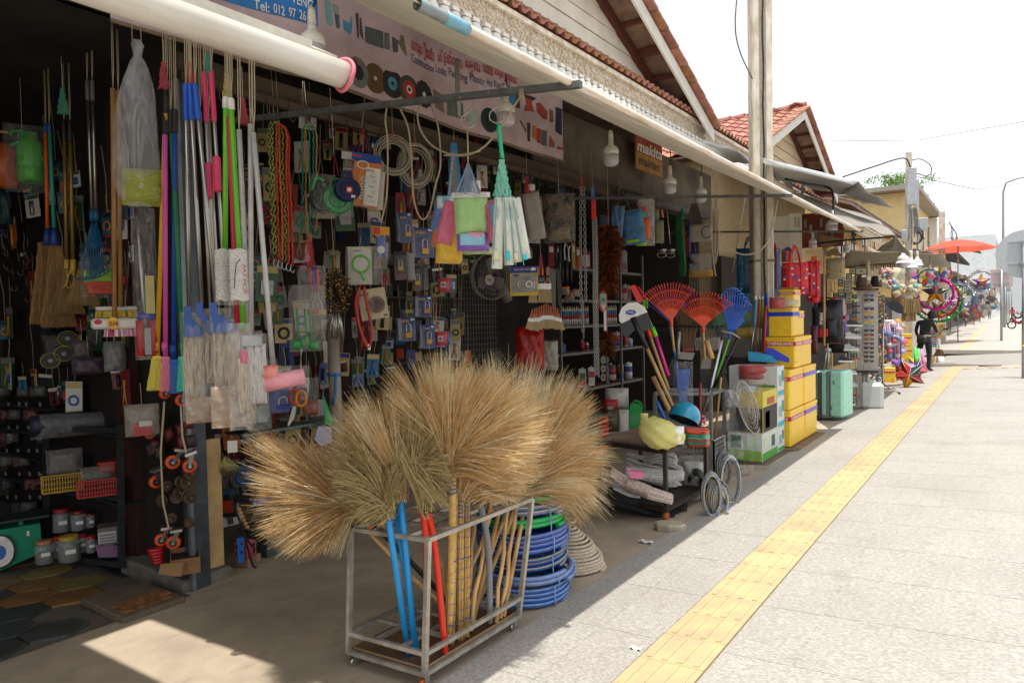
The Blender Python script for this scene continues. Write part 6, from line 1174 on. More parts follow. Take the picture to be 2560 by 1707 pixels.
it=Item('raffia_tie','long bright teal raffia bunch frayed above the white packets','tie','F',(490,450,600,990),0,Yp=3.04);it.strands('raffia',545,700,10,970,110,130,[C_('#54b898'),C_('#88c8b0')],r=.0025,d=.03,wav=.012,seg=6);it.tube('teal_strap',[(528,450),(535,560),(548,690)],.012,C_('#2cb488'),n=6)
it=Item('hand_saw','tall blue triangular hand saw sleeve with white lettering','saw','D',(1558,1000,1655,1385),XF+.4,yaw=.1);it.poly('sleeve',[(1592,1005),(1632,1005),(1668,1340),(1652,1350),(1630,1385),(1560,1385)],.012,C_('#2a88c0'));it.poly('silver_blade',[(1603,1060),(1622,1060),(1640,1370),(1590,1370)],.014,mat('#9a9690',.35,.5));it.text('PROFESSIONAL HAND SAW',1590,1220,20,WHITE(),w=290,off=-.012,roll=-PI/2+.12,bold=.02);it.string(1612,1005,1612,900)
soft('long grey paper wrapped packet hanging diagonally right of the white packets','F',(710,930,830,1258),0,'#a8a098',.07,X=XF+.35,roll=-.16,sq=8.);soft('clear bag of dark hardware beside the long grey packet','F',(700,1010,760,1250),0,'#6c6c6c',.07,X=XF+.25)
it=soft('folded camouflage tarpaulin in a clear film pack','F',(838,945,1056,1275),0,'#4a3c2c',.1,X=XF+.45,m=mat('#5c4630',.7,0,.2,7,.2,h2='#2c2820',kind='hard'),string=(940,690));it.pillow('folded_edge',860,1160,1040,1265,.12,mat('#8a7c48',.6,0,.3,14,.3,h2='#5a4a50',stretch=(1,1,4)))
it=Item('raffia_tie','red raffia tie with white tuft above the grey packet','tie','F',(700,810,770,930),XF+.35);it.strands('raffia',722,815,12,930,40,50,C_('#a82c38'),r=.003,wav=.01);it.pillow('white_tuft',725,870,775,915,.05,WHITE(),crinkle=.6);it.string(720,815,718,660)
def chain(lab,cr,pts,Xc,link,m,two=True,name='chain'):
 A_=[pp(c,x,y,Xc)for c,x,y in pts];t=thing(name,lab,'chain',A_[-1]);P_=smooth_path(A_,10)
 L_=[];acc=0
 for a,b in zip(P_,P_[1:]):
  d=(b-a).length;s_=acc
  while s_<d:L_.append((a.lerp(b,s_/d),(b-a).normalized()));s_+=link*.72
  acc=s_-d
 q=MB().m(m,True);q.tube([(link*.3*math.cos(a),0,link*.5*math.sin(a))for a in[i*PI/5 for i in range(10)]],link*.095,5,closed=True);me=q.mesh('chain_link')
 for i,(p,d)in enumerate(L_[:150]):
  if i>=300:break
  inst('chain_link',me,p,t,(0,0,.9+(PI/2 if i%2 else 0)+R.uniform(-.1,.1)))
 return t
GALVC=mat('#a3a5a2',.3,.85,.15,30)
chain('heavy galvanised chain, left strand of the looped pair','F',[('F',1098,905),('F',1095,1200),('G',985,460),('G',1000,780)],XF+.55,.055,GALVC);chain('heavy galvanised chain, right strand of the looped pair','F',[('F',1118,905),('F',1125,1200),('G',1018,400),('G',1020,560)],XF+.57,.055,GALVC)
chain('thin chain dangling below the heavy chains over the shelf','G',[('G',1003,560),('G',1005,840)],XF+.5,.028,GALVC)
for i,dx in enumerate((0,14,26)):chain(('bright fine chain falling from the red sleeve, left strand','bright fine chain falling from the red sleeve, middle strand','bright fine chain falling from the red sleeve, right strand')[i],'F',[('F',1180+dx,1110),('F',1188+dx,1400),('G',1075+dx,560),('G',1085+dx,1090)],XF+.6,.034,STEEL())
it=Item('red_sleeve','flat red plastic sleeve over the top of the bright fine chains','sleeve','F',(1168,980,1206,1118),XF+.62);it.box('sleeve',1170,985,1204,1118,.05,C_('#d42c20',rough=.35),bev=.008);it.strands('raffia',1184,885,12,985,30,40,C_('#4c7cb4'),r=.003);it.string(1182,890,1178,650)
it=Item('raffia_tie','red string binding at the top of the heavy chains','tie','F',(1090,810,1120,905),XF+.55);it.strands('raffia',1104,812,8,905,22,30,C_('#b83c44'),r=.003);it.string(1102,812,1096,660)
FE=[mat('#8a4a24',.7,0,.3,trans=.2),mat('#5e2e18',.75),mat('#a86234',.7,trans=.2)]
def duster(lab,pts,r,n,X):
 A_=[pp(c,x,y,X)for c,x,y in pts];t=thing('feather_duster',lab,'duster',A_[-1],'brown feather dusters');k=mpp(A_[0])/2.8;b=MB();b.mats=FE
 for i in range(n):
  u=R.random();j=min(int(u*(len(A_)-1)),len(A_)-2);p=A_[j].lerp(A_[j+1],u*(len(A_)-1)-j);a=R.uniform(0,6.28);d=Vector((math.cos(a),math.sin(a),R.uniform(-.9,.5))).normalized();b.cur=R.choice((0,0,1,2));l=r*k*R.uniform(.6,1.05);s_=d.orthogonal().normalized()*.007;s_.rotate(Matrix.Rotation(R.random()*6,3,d))
  e=p+d*l*.6;f=p+d*l+Vector((0,0,-l*.25));b.add([p-s_*.6,p+s_*.6,e+s_,f,e-s_],[(0,1,2,3,4)],None,True)
 b.part('feathers',t,kind='stuff');mb=MB().m(C_('#b02c20'));mb.cyl(A_[0]+Vector((0,0,.22)),A_[0],.008);mb.part('handle',t);mb=MB().m(STRING());mb.cyl(A_[0]+Vector((0,0,.2)),A_[0]+Vector((0,0,.75)),.003);mb.part('string',t)
duster('long rusty brown feather duster hanging right of the bright chains',[('F',1290,1170),('F',1310,1300),('F',1290,1400),('G',1170,250),('G',1175,480)],105,2600,XF+.6)
duster('small brown feather duster above the strung metal washers',[('G',1170,800),('G',1175,930)],75,700,XF+.6)
it=Item('back_scrubber','red rimmed plastic scrubber with green and blue label hanging by its handle','scrubber','G',(1110,495,1175,780),XF+.6);b=it.mb(C_('#c02c24'));a=it.L(1142,570);b.prism([(a.x+30*it.k*math.cos(q),a.z+75*it.k*math.sin(q))for q in[i*PI/10 for i in range(20)]],-.012,.012);b.part('rim',it.t);it.poly('face',[(1122,520),(1162,520),(1164,600),(1146,640),(1126,600)],.03,C_('#c8c4b8'));it.box('label',1126,515,1160,590,.004,C_('#6cb48c'),off=-.018);it.disc('label_spot',1147,560,10,14,.003,C_('#3470b0'),off=-.022);it.box('stem',1146,630,1164,775,.015,WHITE())
for k in range(6):it=Item('metal_washer','round washer strung in two columns under the small duster','washer','G',(1125+(k%2)*30,955+(k//2)*60,1155+(k%2)*30,1015+(k//2)*60),XF+.6,'washers strung under the duster');it.disc('ring',1141+(k%2)*26,980+(k//2)*60,16,28,.012,mat(('#8a7a5c','#5a5f64')[k%2],.5,.4));it.disc('hole',1141+(k%2)*26,980+(k//2)*60,5,8,.014,BLACK())
soft('sky blue cloth bundle in film, left and larger of the blue ones','U',(800,330,950,700),0,'#2c6a9c',.18,X=XF+.6,roll=.1,crinkle=.25,string=(870,50));soft('sky blue cloth bundle in film, right one with lime hem','U',(930,370,1180,745),0,'#3478ac',.2,X=XF+.65,roll=-.12,crinkle=.25,shapes=[(960,700,1100,730,'#8cc024')],string=(970,40))
soft('dark blue cloth bundle half hidden behind the feather duster','U',(680,430,800,600),0,'#1c3c5c',.12,X=XF+.5)
it=soft('orange and green water toys in a clear bag','U',(1110,250,1290,760),0,'#d8c4b0',.08,X=XF+.65,film_=True,m=film('#e8d8d0',.3),string=(1170,40));it.pillow('orange_toy',1140,450,1240,700,.12,C_('#e87020'),off=-.03);it.pillow('green_toy',1115,390,1195,455,.1,C_('#1cb83c'),off=-.03);it.pillow('lime_toy',1080,700,1200,760,.1,C_('#8cd82c'),off=-.03);it.pillow('pink_toy',1110,340,1210,390,.08,C_('#c83c50'),off=-.03);it.pillow('pale_toy',1210,400,1285,550,.08,C_('#8898b8'),off=.0)
it=soft('pale green net scourers in a bag with a green handle','U',(1290,490,1390,730),0,'#8a8c6c',.1,X=XF+.6,string=(1330,60));it.tube('green_handle',[(1295,350),(1315,480)],.02,C_('#2c9c4c'),sp=False)
for k,(x,lab)in enumerate(((1370,'round steel ladle strainer with pink grip, left one'),(1465,'round steel ladle strainer with grey handle, right one'))):
 it=Item('strainer',lab,'strainer','U',(x-60,370,x+50,890),XF+.62);it.tube('handle',[(x-35 if k else x-45,370),(x-5,740)],.008,STEEL(),sp=False);it.tube('grip',[(x-50 if k==0 else x-95,360),(x-35 if k==0 else x-80,450)],.018,C_('#c8846c' if k==0 else '#d09080'),sp=False);b=it.mb(STEEL(),True);rr=52*it.k;b.lathe([(.01,-rr),(rr*.6,-rr*.75),(rr,-.1*rr),(rr*1.02,0)],18,Matrix.Translation(it.L(x,800)));b.part('bowl',it.t);it.ring('wire_ring',x-5,860,45,28,.004,STEEL())
it=Item('rope_hank','long doubled hank of green rope hanging right of the strainers','rope','U',(1510,480,1630,1100),XF+.5)
for k in range(5):it.tube('green_cord',[(1600-k*2,360+k*20),(1530+k*12,500),(1545+k*11,800),(1570+k*8,900),(1560+k*12,1050),(1600+k*3,1095),(1625-k*2,1000),(1610-k*3,700),(1590,480)],.010,C_('#1a6a3c',rough=.7),d=-.01*k)
it.string(1600,370,1600,190);it.strands('raffia',1600,350,8,480,40,40,C_('#3c8c6c'),r=.003)
it=Item('hand_rake','small red plastic fan rake hanging beside the green rope','rake','U',(1590,490,1690,880),XF+.5)
it.tube('handle',[(1600,495),(1625,650)],.016,C_('#b83420'),sp=False)
for k in range(8):it.tube('tine',[(1620,650),(1605+k*11,740),(1600+k*11,870-abs(k-3)*8)],.006,C_('#a83424'))
it.ring('band',1645,745,36,10,.005,C_('#a83424'))
for k,(x,lab)in enumerate(((1660,'toilet plunger with blue handle and dark cup, left one'),(1720,'toilet plunger with blue handle and dark cup, right one'))):
 it=Item('plunger',lab,'plunger','U',(x-60,480,x+60,970),XF+.55);it.tube('handle',[(1665+k*25,485),(x+5+k*15,900)],.013,C_('#1c3c90'),sp=False);b=it.mb(mat('#20201e',.5),True);rr=62*it.k;b.lathe([(rr,-rr*.5),(rr*.95,-rr*.3),(rr*.5,rr*.1),(rr*.25,rr*.35),(rr*.2,rr*.6)],18,Matrix.Translation(it.L(x+15,925)));b.part('cup',it.t)
it=soft('white printed sack with a dark ring emblem in grey net','O',(110,395,395,610),0,'#b8b0a4',.08,X=XF+.7,film_=False);it.ring('emblem',325,500,60,68,.006,C_('#26282c'),d=-.05,a0=1.0,a1=5.6);it.strands('grey_net',180,140,70,400,220,160,mat('#6a5c54',.7),r=.0025,d=.05)
it=soft('clear sack with yellow base hanging below the white printed sack','O',(120,760,380,1040),0,'#8c8a84',.1,X=XF+.7,m=FILMD);it.pillow('yellow_contents',110,960,400,1045,.1,C_('#c08a1c',bump=.5));
for k in range(14):it.tube('thin_stem',[(120+k*18,1040,.02),(118+k*19,1240,.02)],.004,mat('#a89c88',.7),sp=False)
it=Item('standing_fan','grey wall fan with round wire guard between the cloth packets and the pouch','fan','G',(205,235,490,560),XF-.2,yaw=.35)
for k in range(3):it.ring('guard_ring',345,398,138-k*2,160-k*2,.006,mat('#8a857c',.4,.4),d=-.1+k*.06,n=32)
for k in range(48):
 a=k*PI/24;it.tube('guard_wire',[(345+25*math.cos(a),398+28*math.sin(a),-.13),(345+90*math.cos(a),398+105*math.sin(a),-.15),(345+137*math.cos(a),398+159*math.sin(a),-.06)],.0018,mat('#8a857c',.4,.4),n=4)
for k in(50,80,110):it.ring('guard_ring',345,398,k,k*1.16,.0018,mat('#8a857c',.4,.4),d=-.14)
for k in range(3):
 a=k*2.09+.5;it.poly('blade',[(345,398),(345+95*math.cos(a-.4),398+110*math.sin(a-.4)),(345+118*math.cos(a),398+135*math.sin(a)),(345+90*math.cos(a+.5),398+105*math.sin(a+.5))],.006,C_('#6a6c6e',alpha=.9),off=-.06)
it.disc('hub_cap',312,425,33,36,.03,mat('#a39b8c',.5),off=-.14);b=it.mb(mat('#8f877a',.5),True);b.tube([it.L(400,430,.0),it.L(470,480,.12),it.L(520,560,.16)],.06,12);b.part('motor',it.t);it.box('rating_plate',300,418,322,430,.002,C_('#4a4a48'),off=-.158)
it=Item('hose_kit_pouch','blue and yellow zip pouch with a looped steel cable and white ring','pouch','G',(488,320,688,535),XF+.4);it.box('pouch_back',490,325,686,530,.008,C_('#c8a81c'));it.box('blue_header',492,325,684,372,.01,C_('#1c2c8c'),off=-.002);it.text('Super jolly washing',580,345,24,C_('#d8c830'),w=120,off=-.012);it.box('window',500,378,676,505,.01,mat('#8a867c',.3),off=-.002);it.ring('steel_cable',600,450,62,52,.005,STEEL(),d=-.015);it.ring('steel_cable',598,452,54,46,.005,STEEL(),d=-.02);it.ring('white_ring',622,450,20,20,.009,WHITE(),d=-.02);it.box('label',640,335,670,355,.002,WHITE(),off=-.012);it.pillow('clear_front',492,372,684,525,.04,FILM);it.disc('blue_badge',535,388,18,9,.003,C_('#1c2c8c'),off=-.012)
def brush(lab,x,y0,y1,w,hc,X,lean=0,grp='paint brushes on strings'):
 it=Item('paint_brush',lab,'paint brush','G',(x-w/2,y0,x+w/2,y1),X,grp,roll=lean);h=y1-y0
 it.poly('handle',[(x-w*.12,y0),(x+w*.12,y0),(x+w*.16,y0+h*.25),(x+w*.3,y0+h*.48),(x-w*.3,y0+h*.48),(x-w*.16,y0+h*.25)],.02,C_(hc,rough=.3));it.box('ferrule',x-w*.38,y0+h*.46,x+w*.38,y0+h*.62,.026,STEEL());b=it.mb(mat('#b8a078',.9,0,.2,60,.4,stretch=(4,4,.3)));a=it.L(x,y0+h*.81);b.prism([(a.x-w*.37*it.k,a.z+h*.19*it.k),(a.x+w*.37*it.k,a.z+h*.19*it.k),(a.x+w*.48*it.k,a.z-h*.19*it.k),(a.x-w*.48*it.k,a.z-h*.17*it.k)],-.012,.012);b.part('bristles',it.t);return it
for k,(x,lab)in enumerate(((700,'wide orange handled brush at the left of the numbered three'),(722,'wide orange handled brush in the middle of the numbered three'),(755,'wide orange handled brush at the right of the numbered three'))):it=brush(lab,x,330,580,46+k*8,'#c8681c',XF+.42,-.06+.04*k);it.box('black_band',x-9,385,x+9,450,.022,BLACK());it.text('S',x,418,34,C_('#7cb8d0'),off=-.014)
it=brush('wide pale brush with orange handle behind the numbered three',650,440,580,70,'#c8681c',XF+.36);it.strands('raffia',710,240,8,340,30,40,C_('#a82c48'),r=.003);it.string(708,250,706,-100)
for k in range(12):
 x=655+k*15;brush('small orange handled brush in the fanned cluster, number %s from the left'%('one two three four five six seven eight nine ten eleven twelve'.split()[k]),x-(6-k)*4,585+abs(k-6)*6,765+R.uniform(-8,15),34,'#a85020',XF+.42+.02*(k%3),lean=(k-6)*-.045,grp='fanned cluster of small paint brushes')
it=soft('crumpled bright red plastic carrier bag hanging below the brushes','G',(532,750,728,1050),0,'#c42418',.2,X=XF+.2,m=mat('#c8281a',.35,0,.15,7,.4,trans=.3),film_=False,crinkle=.35);it=soft('clear plastic bag with pale contents beside the red carrier bag','G',(700,850,825,1050),0,'#a8a090',.16,X=XF+.25,crinkle=.3)
for k,(x,y0,y1,h,lab)in enumerate(((825,160,300,'#a8342c','garden lopper with red handle and black jaw, left'),(870,150,430,'#1c1c1e','garden shear with thick black grips, centre'),(900,170,440,'#7c8c7c','garden lopper with pale green arm, right'))):
 it=Item('garden_shears',lab,'shears','G',(x-25,y0,x+25,y1),XF+.3);it.tube('arm',[(x-10,y0),(x,y0+60),(x-12,y1-90)],.010,C_(h));it.tube('arm',[(x+12,y0+10),(x,y0+60),(x+14,y1-90)],.010,STEEL());it.tube('grip',[(x-12,y1-150),(x-14,y1)],.02,BLACK(),sp=False);it.tube('grip',[(x+14,y1-150),(x+16,y1)],.02,BLACK(),sp=False)
it=Item('hand_saw','grey hand saw blade hanging between the brushes and the shears','saw','G',(735,330,830,640),XF+.3);it.poly('blade',[(740,335),(800,340),(812,360),(808,640),(790,640)],.006,mat('#5e6260',.35,.7));it.poly('olive_sheath',[(812,330),(848,355),(852,600),(828,600)],.01,mat('#3c3a26',.6))
for k,(x,y)in enumerate(((870,500),(905,550),(945,515))):
 it=Item('ratchet_strap',('orange ratchet buckle, upper left of three','orange ratchet buckle, lowest of three','chrome and orange ratchet buckle, right of three')[k],'ratchet','G',(x-35,y-30,x+40,y+35),XF+.4,yaw=R.uniform(-.5,.5),roll=R.uniform(-.4,.4));it.box('frame',x-30,y-22,x+32,y+22,.06,mat('#8a8a86',.35,.8),bev=.004);it.tube('spool',[(x-36,y),(x+38,y)],.018,C_('#d0701c'),sp=False);it.box('lever',x-10,y-30,x+36,y-16,.05,C_('#d0701c'))
for k,(x,y0,y1,w,h,lab)in enumerate(((935,165,340,26,'#b8a05c','tall pale yellow box leaning beside the chain'),(968,190,345,30,'#b4401c','tall orange cardboard box beside the pale yellow one'),(780,170,330,44,'#8c2424','red and black printed box behind the brushes'))):
 it=Item('carton',lab,'box','G',(x-w/2,y0,x+w/2,y1),XF-.3);it.box('body',x-w/2,y0,x+w/2,y1,.1,C_(h));it.box('printed_panel',x-w/3,y0+20,x+w/3,y0+60,.004,WHITE(),off=-.053)
XS=-5.35
sv=thing('shelving_unit','grey steel shelving loaded with paint tins at the back of the hardware stall','shelf',P(1500,1180,XS))
LV={}
for i,(yr,xl)in enumerate(((385,925),(575,845),(728,840),(888,810),(1112,1000))):
 q=pp('G',1415,yr,XS);p0=pp('G',xl,yr,XS);mb=MB().m(mat('#6a6660',.5,.4));mb.box((XS-.15,(p0.y+q.y)/2,q.z),(.34,q.y-p0.y,.035));mb.m(mat('#5a4534',.8));mb.box((XS-.16,(p0.y+q.y)/2,q.z+.022),(.32,q.y-p0.y,.01));mb.part('shelf_board',sv);LV[i]=q.z+.03
for x in(1412,1258,835):
 p=pp('G',x,700,XS);mb=MB().m(mat('#6a6864',.5,.4));mb.box((XS+.02,p.y,1.2),(.035,.035,3.0));mb.part('upright',sv)
def tin(lab,x,w,h,lv,cols,square=False,grp='paint tins on the back shelves',txt=None,lid='#c8c8c4'):
 p=pp('G',x,700,XS);k=mpp(p)/2.8;r=w*k/2;z=LV[lv];hh=h*k;t=thing('spray_can' if w<22 else 'paint_tin',lab,'can' if w<22 else 'paint tin',(XS-.02-r,p.y,z),grp);T=frame((XS-.02-r,p.y,z),R.uniform(-.2,.2))
 b=MB(T).m(C_(cols[0]))
 if square:b.box((0,0,hh/2),(2*r,2*r*.6,hh),bev=.004)
 else:b.m(C_(cols[0]),True);b.lathe([(r,0),(r,hh*.86),(r*.96,hh*.88),(r*.6 if w<22 else r*.96,hh*.92),(r*.5 if w<22 else r,hh)],16)
 b.part('can',t);n=len(cols)-1
 for i,c in enumerate(cols[1:]):
  b=MB(T).m(C_(c));z0=hh*(.12+.68*i/n);z1=hh*(.12+.68*(i+1)/n)-.002
  if square:b.box((0,0,(z0+z1)/2),(2*r*.86,2*r*.6+.006,z1-z0))
  else:b.lathe([(r*1.012,z0),(r*1.012,z1)],16)
  b.part('label_band',t)
 b=MB(T).m(C_(lid),True);b.lathe([(r*.3,hh),(r*.3,hh+.02),(r*.25,hh+.022)],10);b.part('cap',t)
 if txt:text(txt,.5*r,T@Matrix.Translation((0,-r*1.0-.006,hh*.5)),C_('#b02828'),t,w=1.5*r,bold=.02)
SPC=[('#d0d0cc','#d8d4cc','#b82c34','#4484a8'),('#d0ccc0','#c8c8c8','#b82c34','#2c6498'),('#c0b890','#c8c8c4','#b8343c','#4484a8')]
nm='first second third fourth fifth sixth seventh eighth ninth tenth eleventh twelfth thirteenth fourteenth fifteenth sixteenth seventeenth eighteenth nineteenth twentieth'.split()
for i in range(13):tin('%s spray can from the left in the row above the middle shelf'%nm[i],862+i*15.5,14,122,2,SPC[i%3],grp='spray cans in a row',txt='SPRAY' if i%2 else None,lid=('#c8b060','#d8d8d8','#b82c2c')[i%3])
for i in range(6):tin('%s spray can from the left in the short row behind the scrubber'%nm[i],1175+i*14,13,118,2,SPC[(i+1)%3],grp='spray cans in a row',txt='SPRAY' if i%2==0 else None)
for i,(x,w,h,lv,c,s_)in enumerate([(1235,40,150,0,('#c8c8c0','#1c6a34'),1),(1278,42,150,0,('#c8b480','#c89c60','#b03024'),1),(1320,40,145,0,('#b8b0b8','#a87c90','#c0b8c0'),1),(1060,60,120,0,('#a03024','#c8c0b0'),1),(1290,28,105,1,('#7c1c1c','#c8c8c0','#a82424'),1),(1320,28,108,1,('#b8b8b4','#c4bcb8','#a82424'),1),(1262,26,90,1,('#5a5a58','#a82c2c'),1),(1345,24,100,1,('#a89890','#8c2c2c'),1),(1205,70,90,3,('#c4c0b8','#3c6c48'),0),(1265,46,105,3,('#c8c4c0','#2c4c98','#c84c2c'),0),(1320,36,95,3,('#c4c4c4','#a8443c'),0),(1352,44,50,3,('#c4c4c4','#88a0b8'),0),(1015,36,65,3,('#b01c20','#8c1418'),0),(1045,26,50,3,('#b8b0a8','#7c3038'),0),(880,50,60,3,('#2c4c88','#3464a0'),1),(1230,78,120,4,('#5c2420','#b89c8c','#8c3830'),0),(1285,40,115,4,('#c8c8c4','#2848a0','#c89c2c'),0),(1345,56,112,4,('#d0d0d0','#c8ccd8','#3454a0'),0),(1183,22,110,4,('#c0c0c0','#3460a8'),0),(1020,52,130,4,('#c4c4c0','#b82c2c','#1c6a48'),1),(1080,46,130,4,('#d0ccc8','#d0ccc8','#b82c34'),1)]):
 tin('%s %s tin with %s label on the %s shelf at the back'%(cn(c[0]),'square' if s_ else 'round',cn(c[-1]),('top','second','third','fourth','lowest')[lv]),x,w,h,lv,c,bool(s_),txt='U-90' if i in(9,17)else None)
FC=['#1f3474','#8c2424','#c8c4b8','#2c2c30','#a85c28','#3a5c3c','#4c4c54','#b8a468','#6c2c3c','#28627c','#7c7870','#d0ccc4']
FG='small carded hardware hung thickly at the back of the stall';protos=[]
for i in range(26):
 h=R.choice(FC);w,hh=R.uniform(.07,.13),R.uniform(.11,.24);t=thing('carded_hardware','small carded tool or fitting hanging in the dark back of the stall','packet',(0,0,-50),FG)
 mb=MB(wframe((0,0,-50))).m(C_(h));mb.box((0,0,0),(w,.006,hh));mb.part('card',t);mb=MB(wframe((0,0,-50))).m(C_(h3:=R.choice(FC)));mb.box((0,-.004,hh*.38),(w*.96,.004,hh*.18));mb.part('printed_header',t)
 mb=MB(wframe((0,0,-50))).m(R.choice((METAL(),STEEL(),BLACK(),C_('#b83c28'),C_('#c88c28'),C_('#2c8c54'),C_('#2c5ca8'))),True);k=i%4
 if k==0:mb.tube([(0,-.015,hh*.2),(0,-.015,-hh*.42)],w*.14,7)
 elif k==1:mb.tube([(w*.28*math.cos(a),-.012,-hh*.1+w*.28*math.sin(a))for a in[j*PI/6 for j in range(12)]],w*.07,5,closed=True)
 elif k==2:mb.box((0,-.014,-hh*.12),(w*.6,.02,hh*.42),bev=.003)
 else:mb.tube([(-w*.2,-.012,-hh*.4),(0,-.012,0),(-w*.12,-.012,hh*.22)],w*.06,5);mb.tube([(w*.2,-.012,-hh*.4),(0,-.012,0),(w*.12,-.012,hh*.22)],w*.06,5)
 mb.part('goods',t);mb=MB().m(STRING());l_=R.uniform(.1,.6);mb.tube([(0,.004,-50+hh*.45),(.012,.004,-50+hh*.5+l_*.5),(0,.004,-50+hh*.5+l_)],.0022,4);mb.part('string',t);protos.append(t);t['lk']='%s card, %s header, %s, hung '%(cn(h),cn(h3),('tool','ring','block','arms')[i%4])
used=set();FR=random.Random(5)
RG=[('left of the brass clamps',575,790,300,1010),('between the brass clamps and the padlock packs',790,1010,330,960),('around and behind the padlock packs',1010,1190,340,900),('behind the strung brushes and chains',1190,1420,400,640)]
for g_,x0,x1,y0,y1 in RG:
 for k in range(66 if x1<1200 else 36):
  x,y=FR.uniform(x0,x1),FR.uniform(y0,y1);i=FR.randrange(26);X=FR.uniform(-5.6,-5.0);p=P(x,y,X);d=Vector((p.x,p.y,0)).normalized();rz=math.atan2(-d.x,d.y)+FR.uniform(-.5,.5)
  lb=protos[i]['lk']+g_.replace('the ','').replace('around and ','')
  if i in used:c=copy_tree(protos[i],p,lb,rz)
  else:used.add(i);c=protos[i];c.location=p;c['label']=lb;c.rotation_euler=(0,0,rz)
  s_=FR.uniform(.8,1.5);c.scale=(s_,1,s_);c.rotation_euler[1]=FR.uniform(-.12,.12)
for k in range(70):
 x,y=FR.uniform(10,330),FR.uniform(420,1000);i=FR.randrange(26);c=copy_tree(protos[i],PY(x,y,FR.uniform(2.68,2.76)),protos[i]['lk']+'in dark left bay',FR.uniform(-.3,.8));c['group']='carded hardware in the dark left bay'
for k in range(60):
 x,y=FR.uniform(560,800),FR.uniform(1000,1290);i=FR.randrange(26);c=copy_tree(protos[i],P(x,y,FR.uniform(-5.5,-5.25)),protos[i]['lk']+'low behind left broom',FR.uniform(.2,1.2));c['group']='carded hardware low behind the brooms';c.scale=(1.5,1,1.4)
for i,t in enumerate(protos):
 if i not in used:t.location=P(700+i*9,600,-5.3)
for o in list(COL.objects):
 if 'lk' in o:del o['lk']
wg=thing('wire_grid','white wire grid panel behind the hanging goods near the standing fan','wire grid',P(1180,1000,-5.7))
for i in range(26):a=P(1060+i*7,620,-5.65);mb=MB().m(mat('#8a8a86',.5,.4));mb.cyl((a.x,a.y,2.9),(a.x,a.y,.3),.0025,n=4);mb.part('wire',wg)
for j in range(36):a=P(1060,620,-5.65);b=P(1240,620,-5.65);z=.3+j*.073;mb=MB().m(mat('#8a8a86',.5,.4));mb.cyl((a.x,a.y,z),(b.x,b.y,z),.0025,n=4);mb.part('wire',wg)
ds=thing('display_shelf','black shelf with small boxes on boards behind the red tape measures','shelf',P(1120,1000,-5.9))
for j,y in enumerate((180,382,590,800)):
 a,b=pp('E',1080,630+j*208-(0),-5.9),pp('E',1640,628+j*208-j*3,-5.9);z=b.z;mb=MB().m(mat('#4a3524',.7));mb.box((-5.95,(a.y+b.y)/2,z),(.35,b.y-a.y,.025));mb.part('shelf_board',ds)
 for k in range(9):yy=a.y+(b.y-a.y)*(k+.5)/9;h_=FR.uniform(.06,.16);mb=MB().m(C_(FR.choice(('#6a1c1c','#3c4450','#a89870','#8c4434','#2c2c2c','#7c7468','#b08c50'))));mb.box((-5.85,yy,z+.013+h_/2),(.12,FR.uniform(.06,.13),h_),bev=.004);mb.part('stored_box',ds)
def simple(name,lab,cat,c,box,X,parts,Yp=None,grp=None,yaw=0.,roll=0.):
 it=Item(name,lab,cat,c,box,X,grp,Yp=Yp,yaw=yaw,roll=roll)
 for p in parts:
  k=p[0]
  if k=='b':it.box(p[1],*p[2:6],p[6],C_(p[7])if isinstance(p[7],str)else p[7],off=p[8]if len(p)>8 else 0,bev=.004 if p[6]>.02 else 0)
  elif k=='t':it.tube(p[1],p[2],p[3],C_(p[4])if isinstance(p[4],str)else p[4],sp=len(p)>5)
  elif k=='p':it.pillow(p[1],*p[2:6],p[6],C_(p[7])if isinstance(p[7],str)else p[7],off=p[8]if len(p)>8 else 0)
  elif k=='y':it.poly(p[1],p[2],p[3],C_(p[4])if isinstance(p[4],str)else p[4],off=p[5]if len(p)>5 else 0)
  elif k=='r':it.ring(p[1],*p[2:6],p[6],C_(p[7])if isinstance(p[7],str)else p[7])
  elif k=='x':it.text(p[1],p[2],p[3],p[4],C_(p[5]),w=p[6]if len(p)>6 else None,off=p[7]if len(p)>7 else-.02)
  elif k=='f':it.pillow('film',*p[1:5],p[5],FILM,crinkle=.25)
 return it
GAL=mat('#66726e',.45,.6,.25,10,.08)
tb=thing('metal_box','long grey metal box on the floor under the blue shelf','box',(-5.2,3.9,zg(-5.2)));mb=MB().m(GAL);z0=zg(-5.1)
for(c_,d_)in(((-5.05,3.95,z0+.1),(.012,.95,.19)),((-5.33,3.95,z0+.1),(.012,.95,.19)),((-5.19,3.48,z0+.1),(.27,.012,.19)),((-5.19,4.42,z0+.1),(.27,.012,.19)),((-5.19,3.95,z0+.012),(.27,.93,.012))):mb.box(c_,d_)
mb.part('tray',tb)
bs=thing('low_shelf','low shelf with a blue edge holding grey tins beside the column','shelf',(-5.2,4.0,.1));mb=MB().m(C_('#1c62b0'));mb.box((-5.03,4.0,.19),(.02,1.3,.05));mb.m(GAL);mb.box((-5.2,4.0,.19),(.33,1.3,.03));mb.box((-5.2,4.0,.75),(.33,1.4,.02));mb.box((-5.04,4.62,.2),(.03,.03,1.1));mb.part('shelf_board',bs)
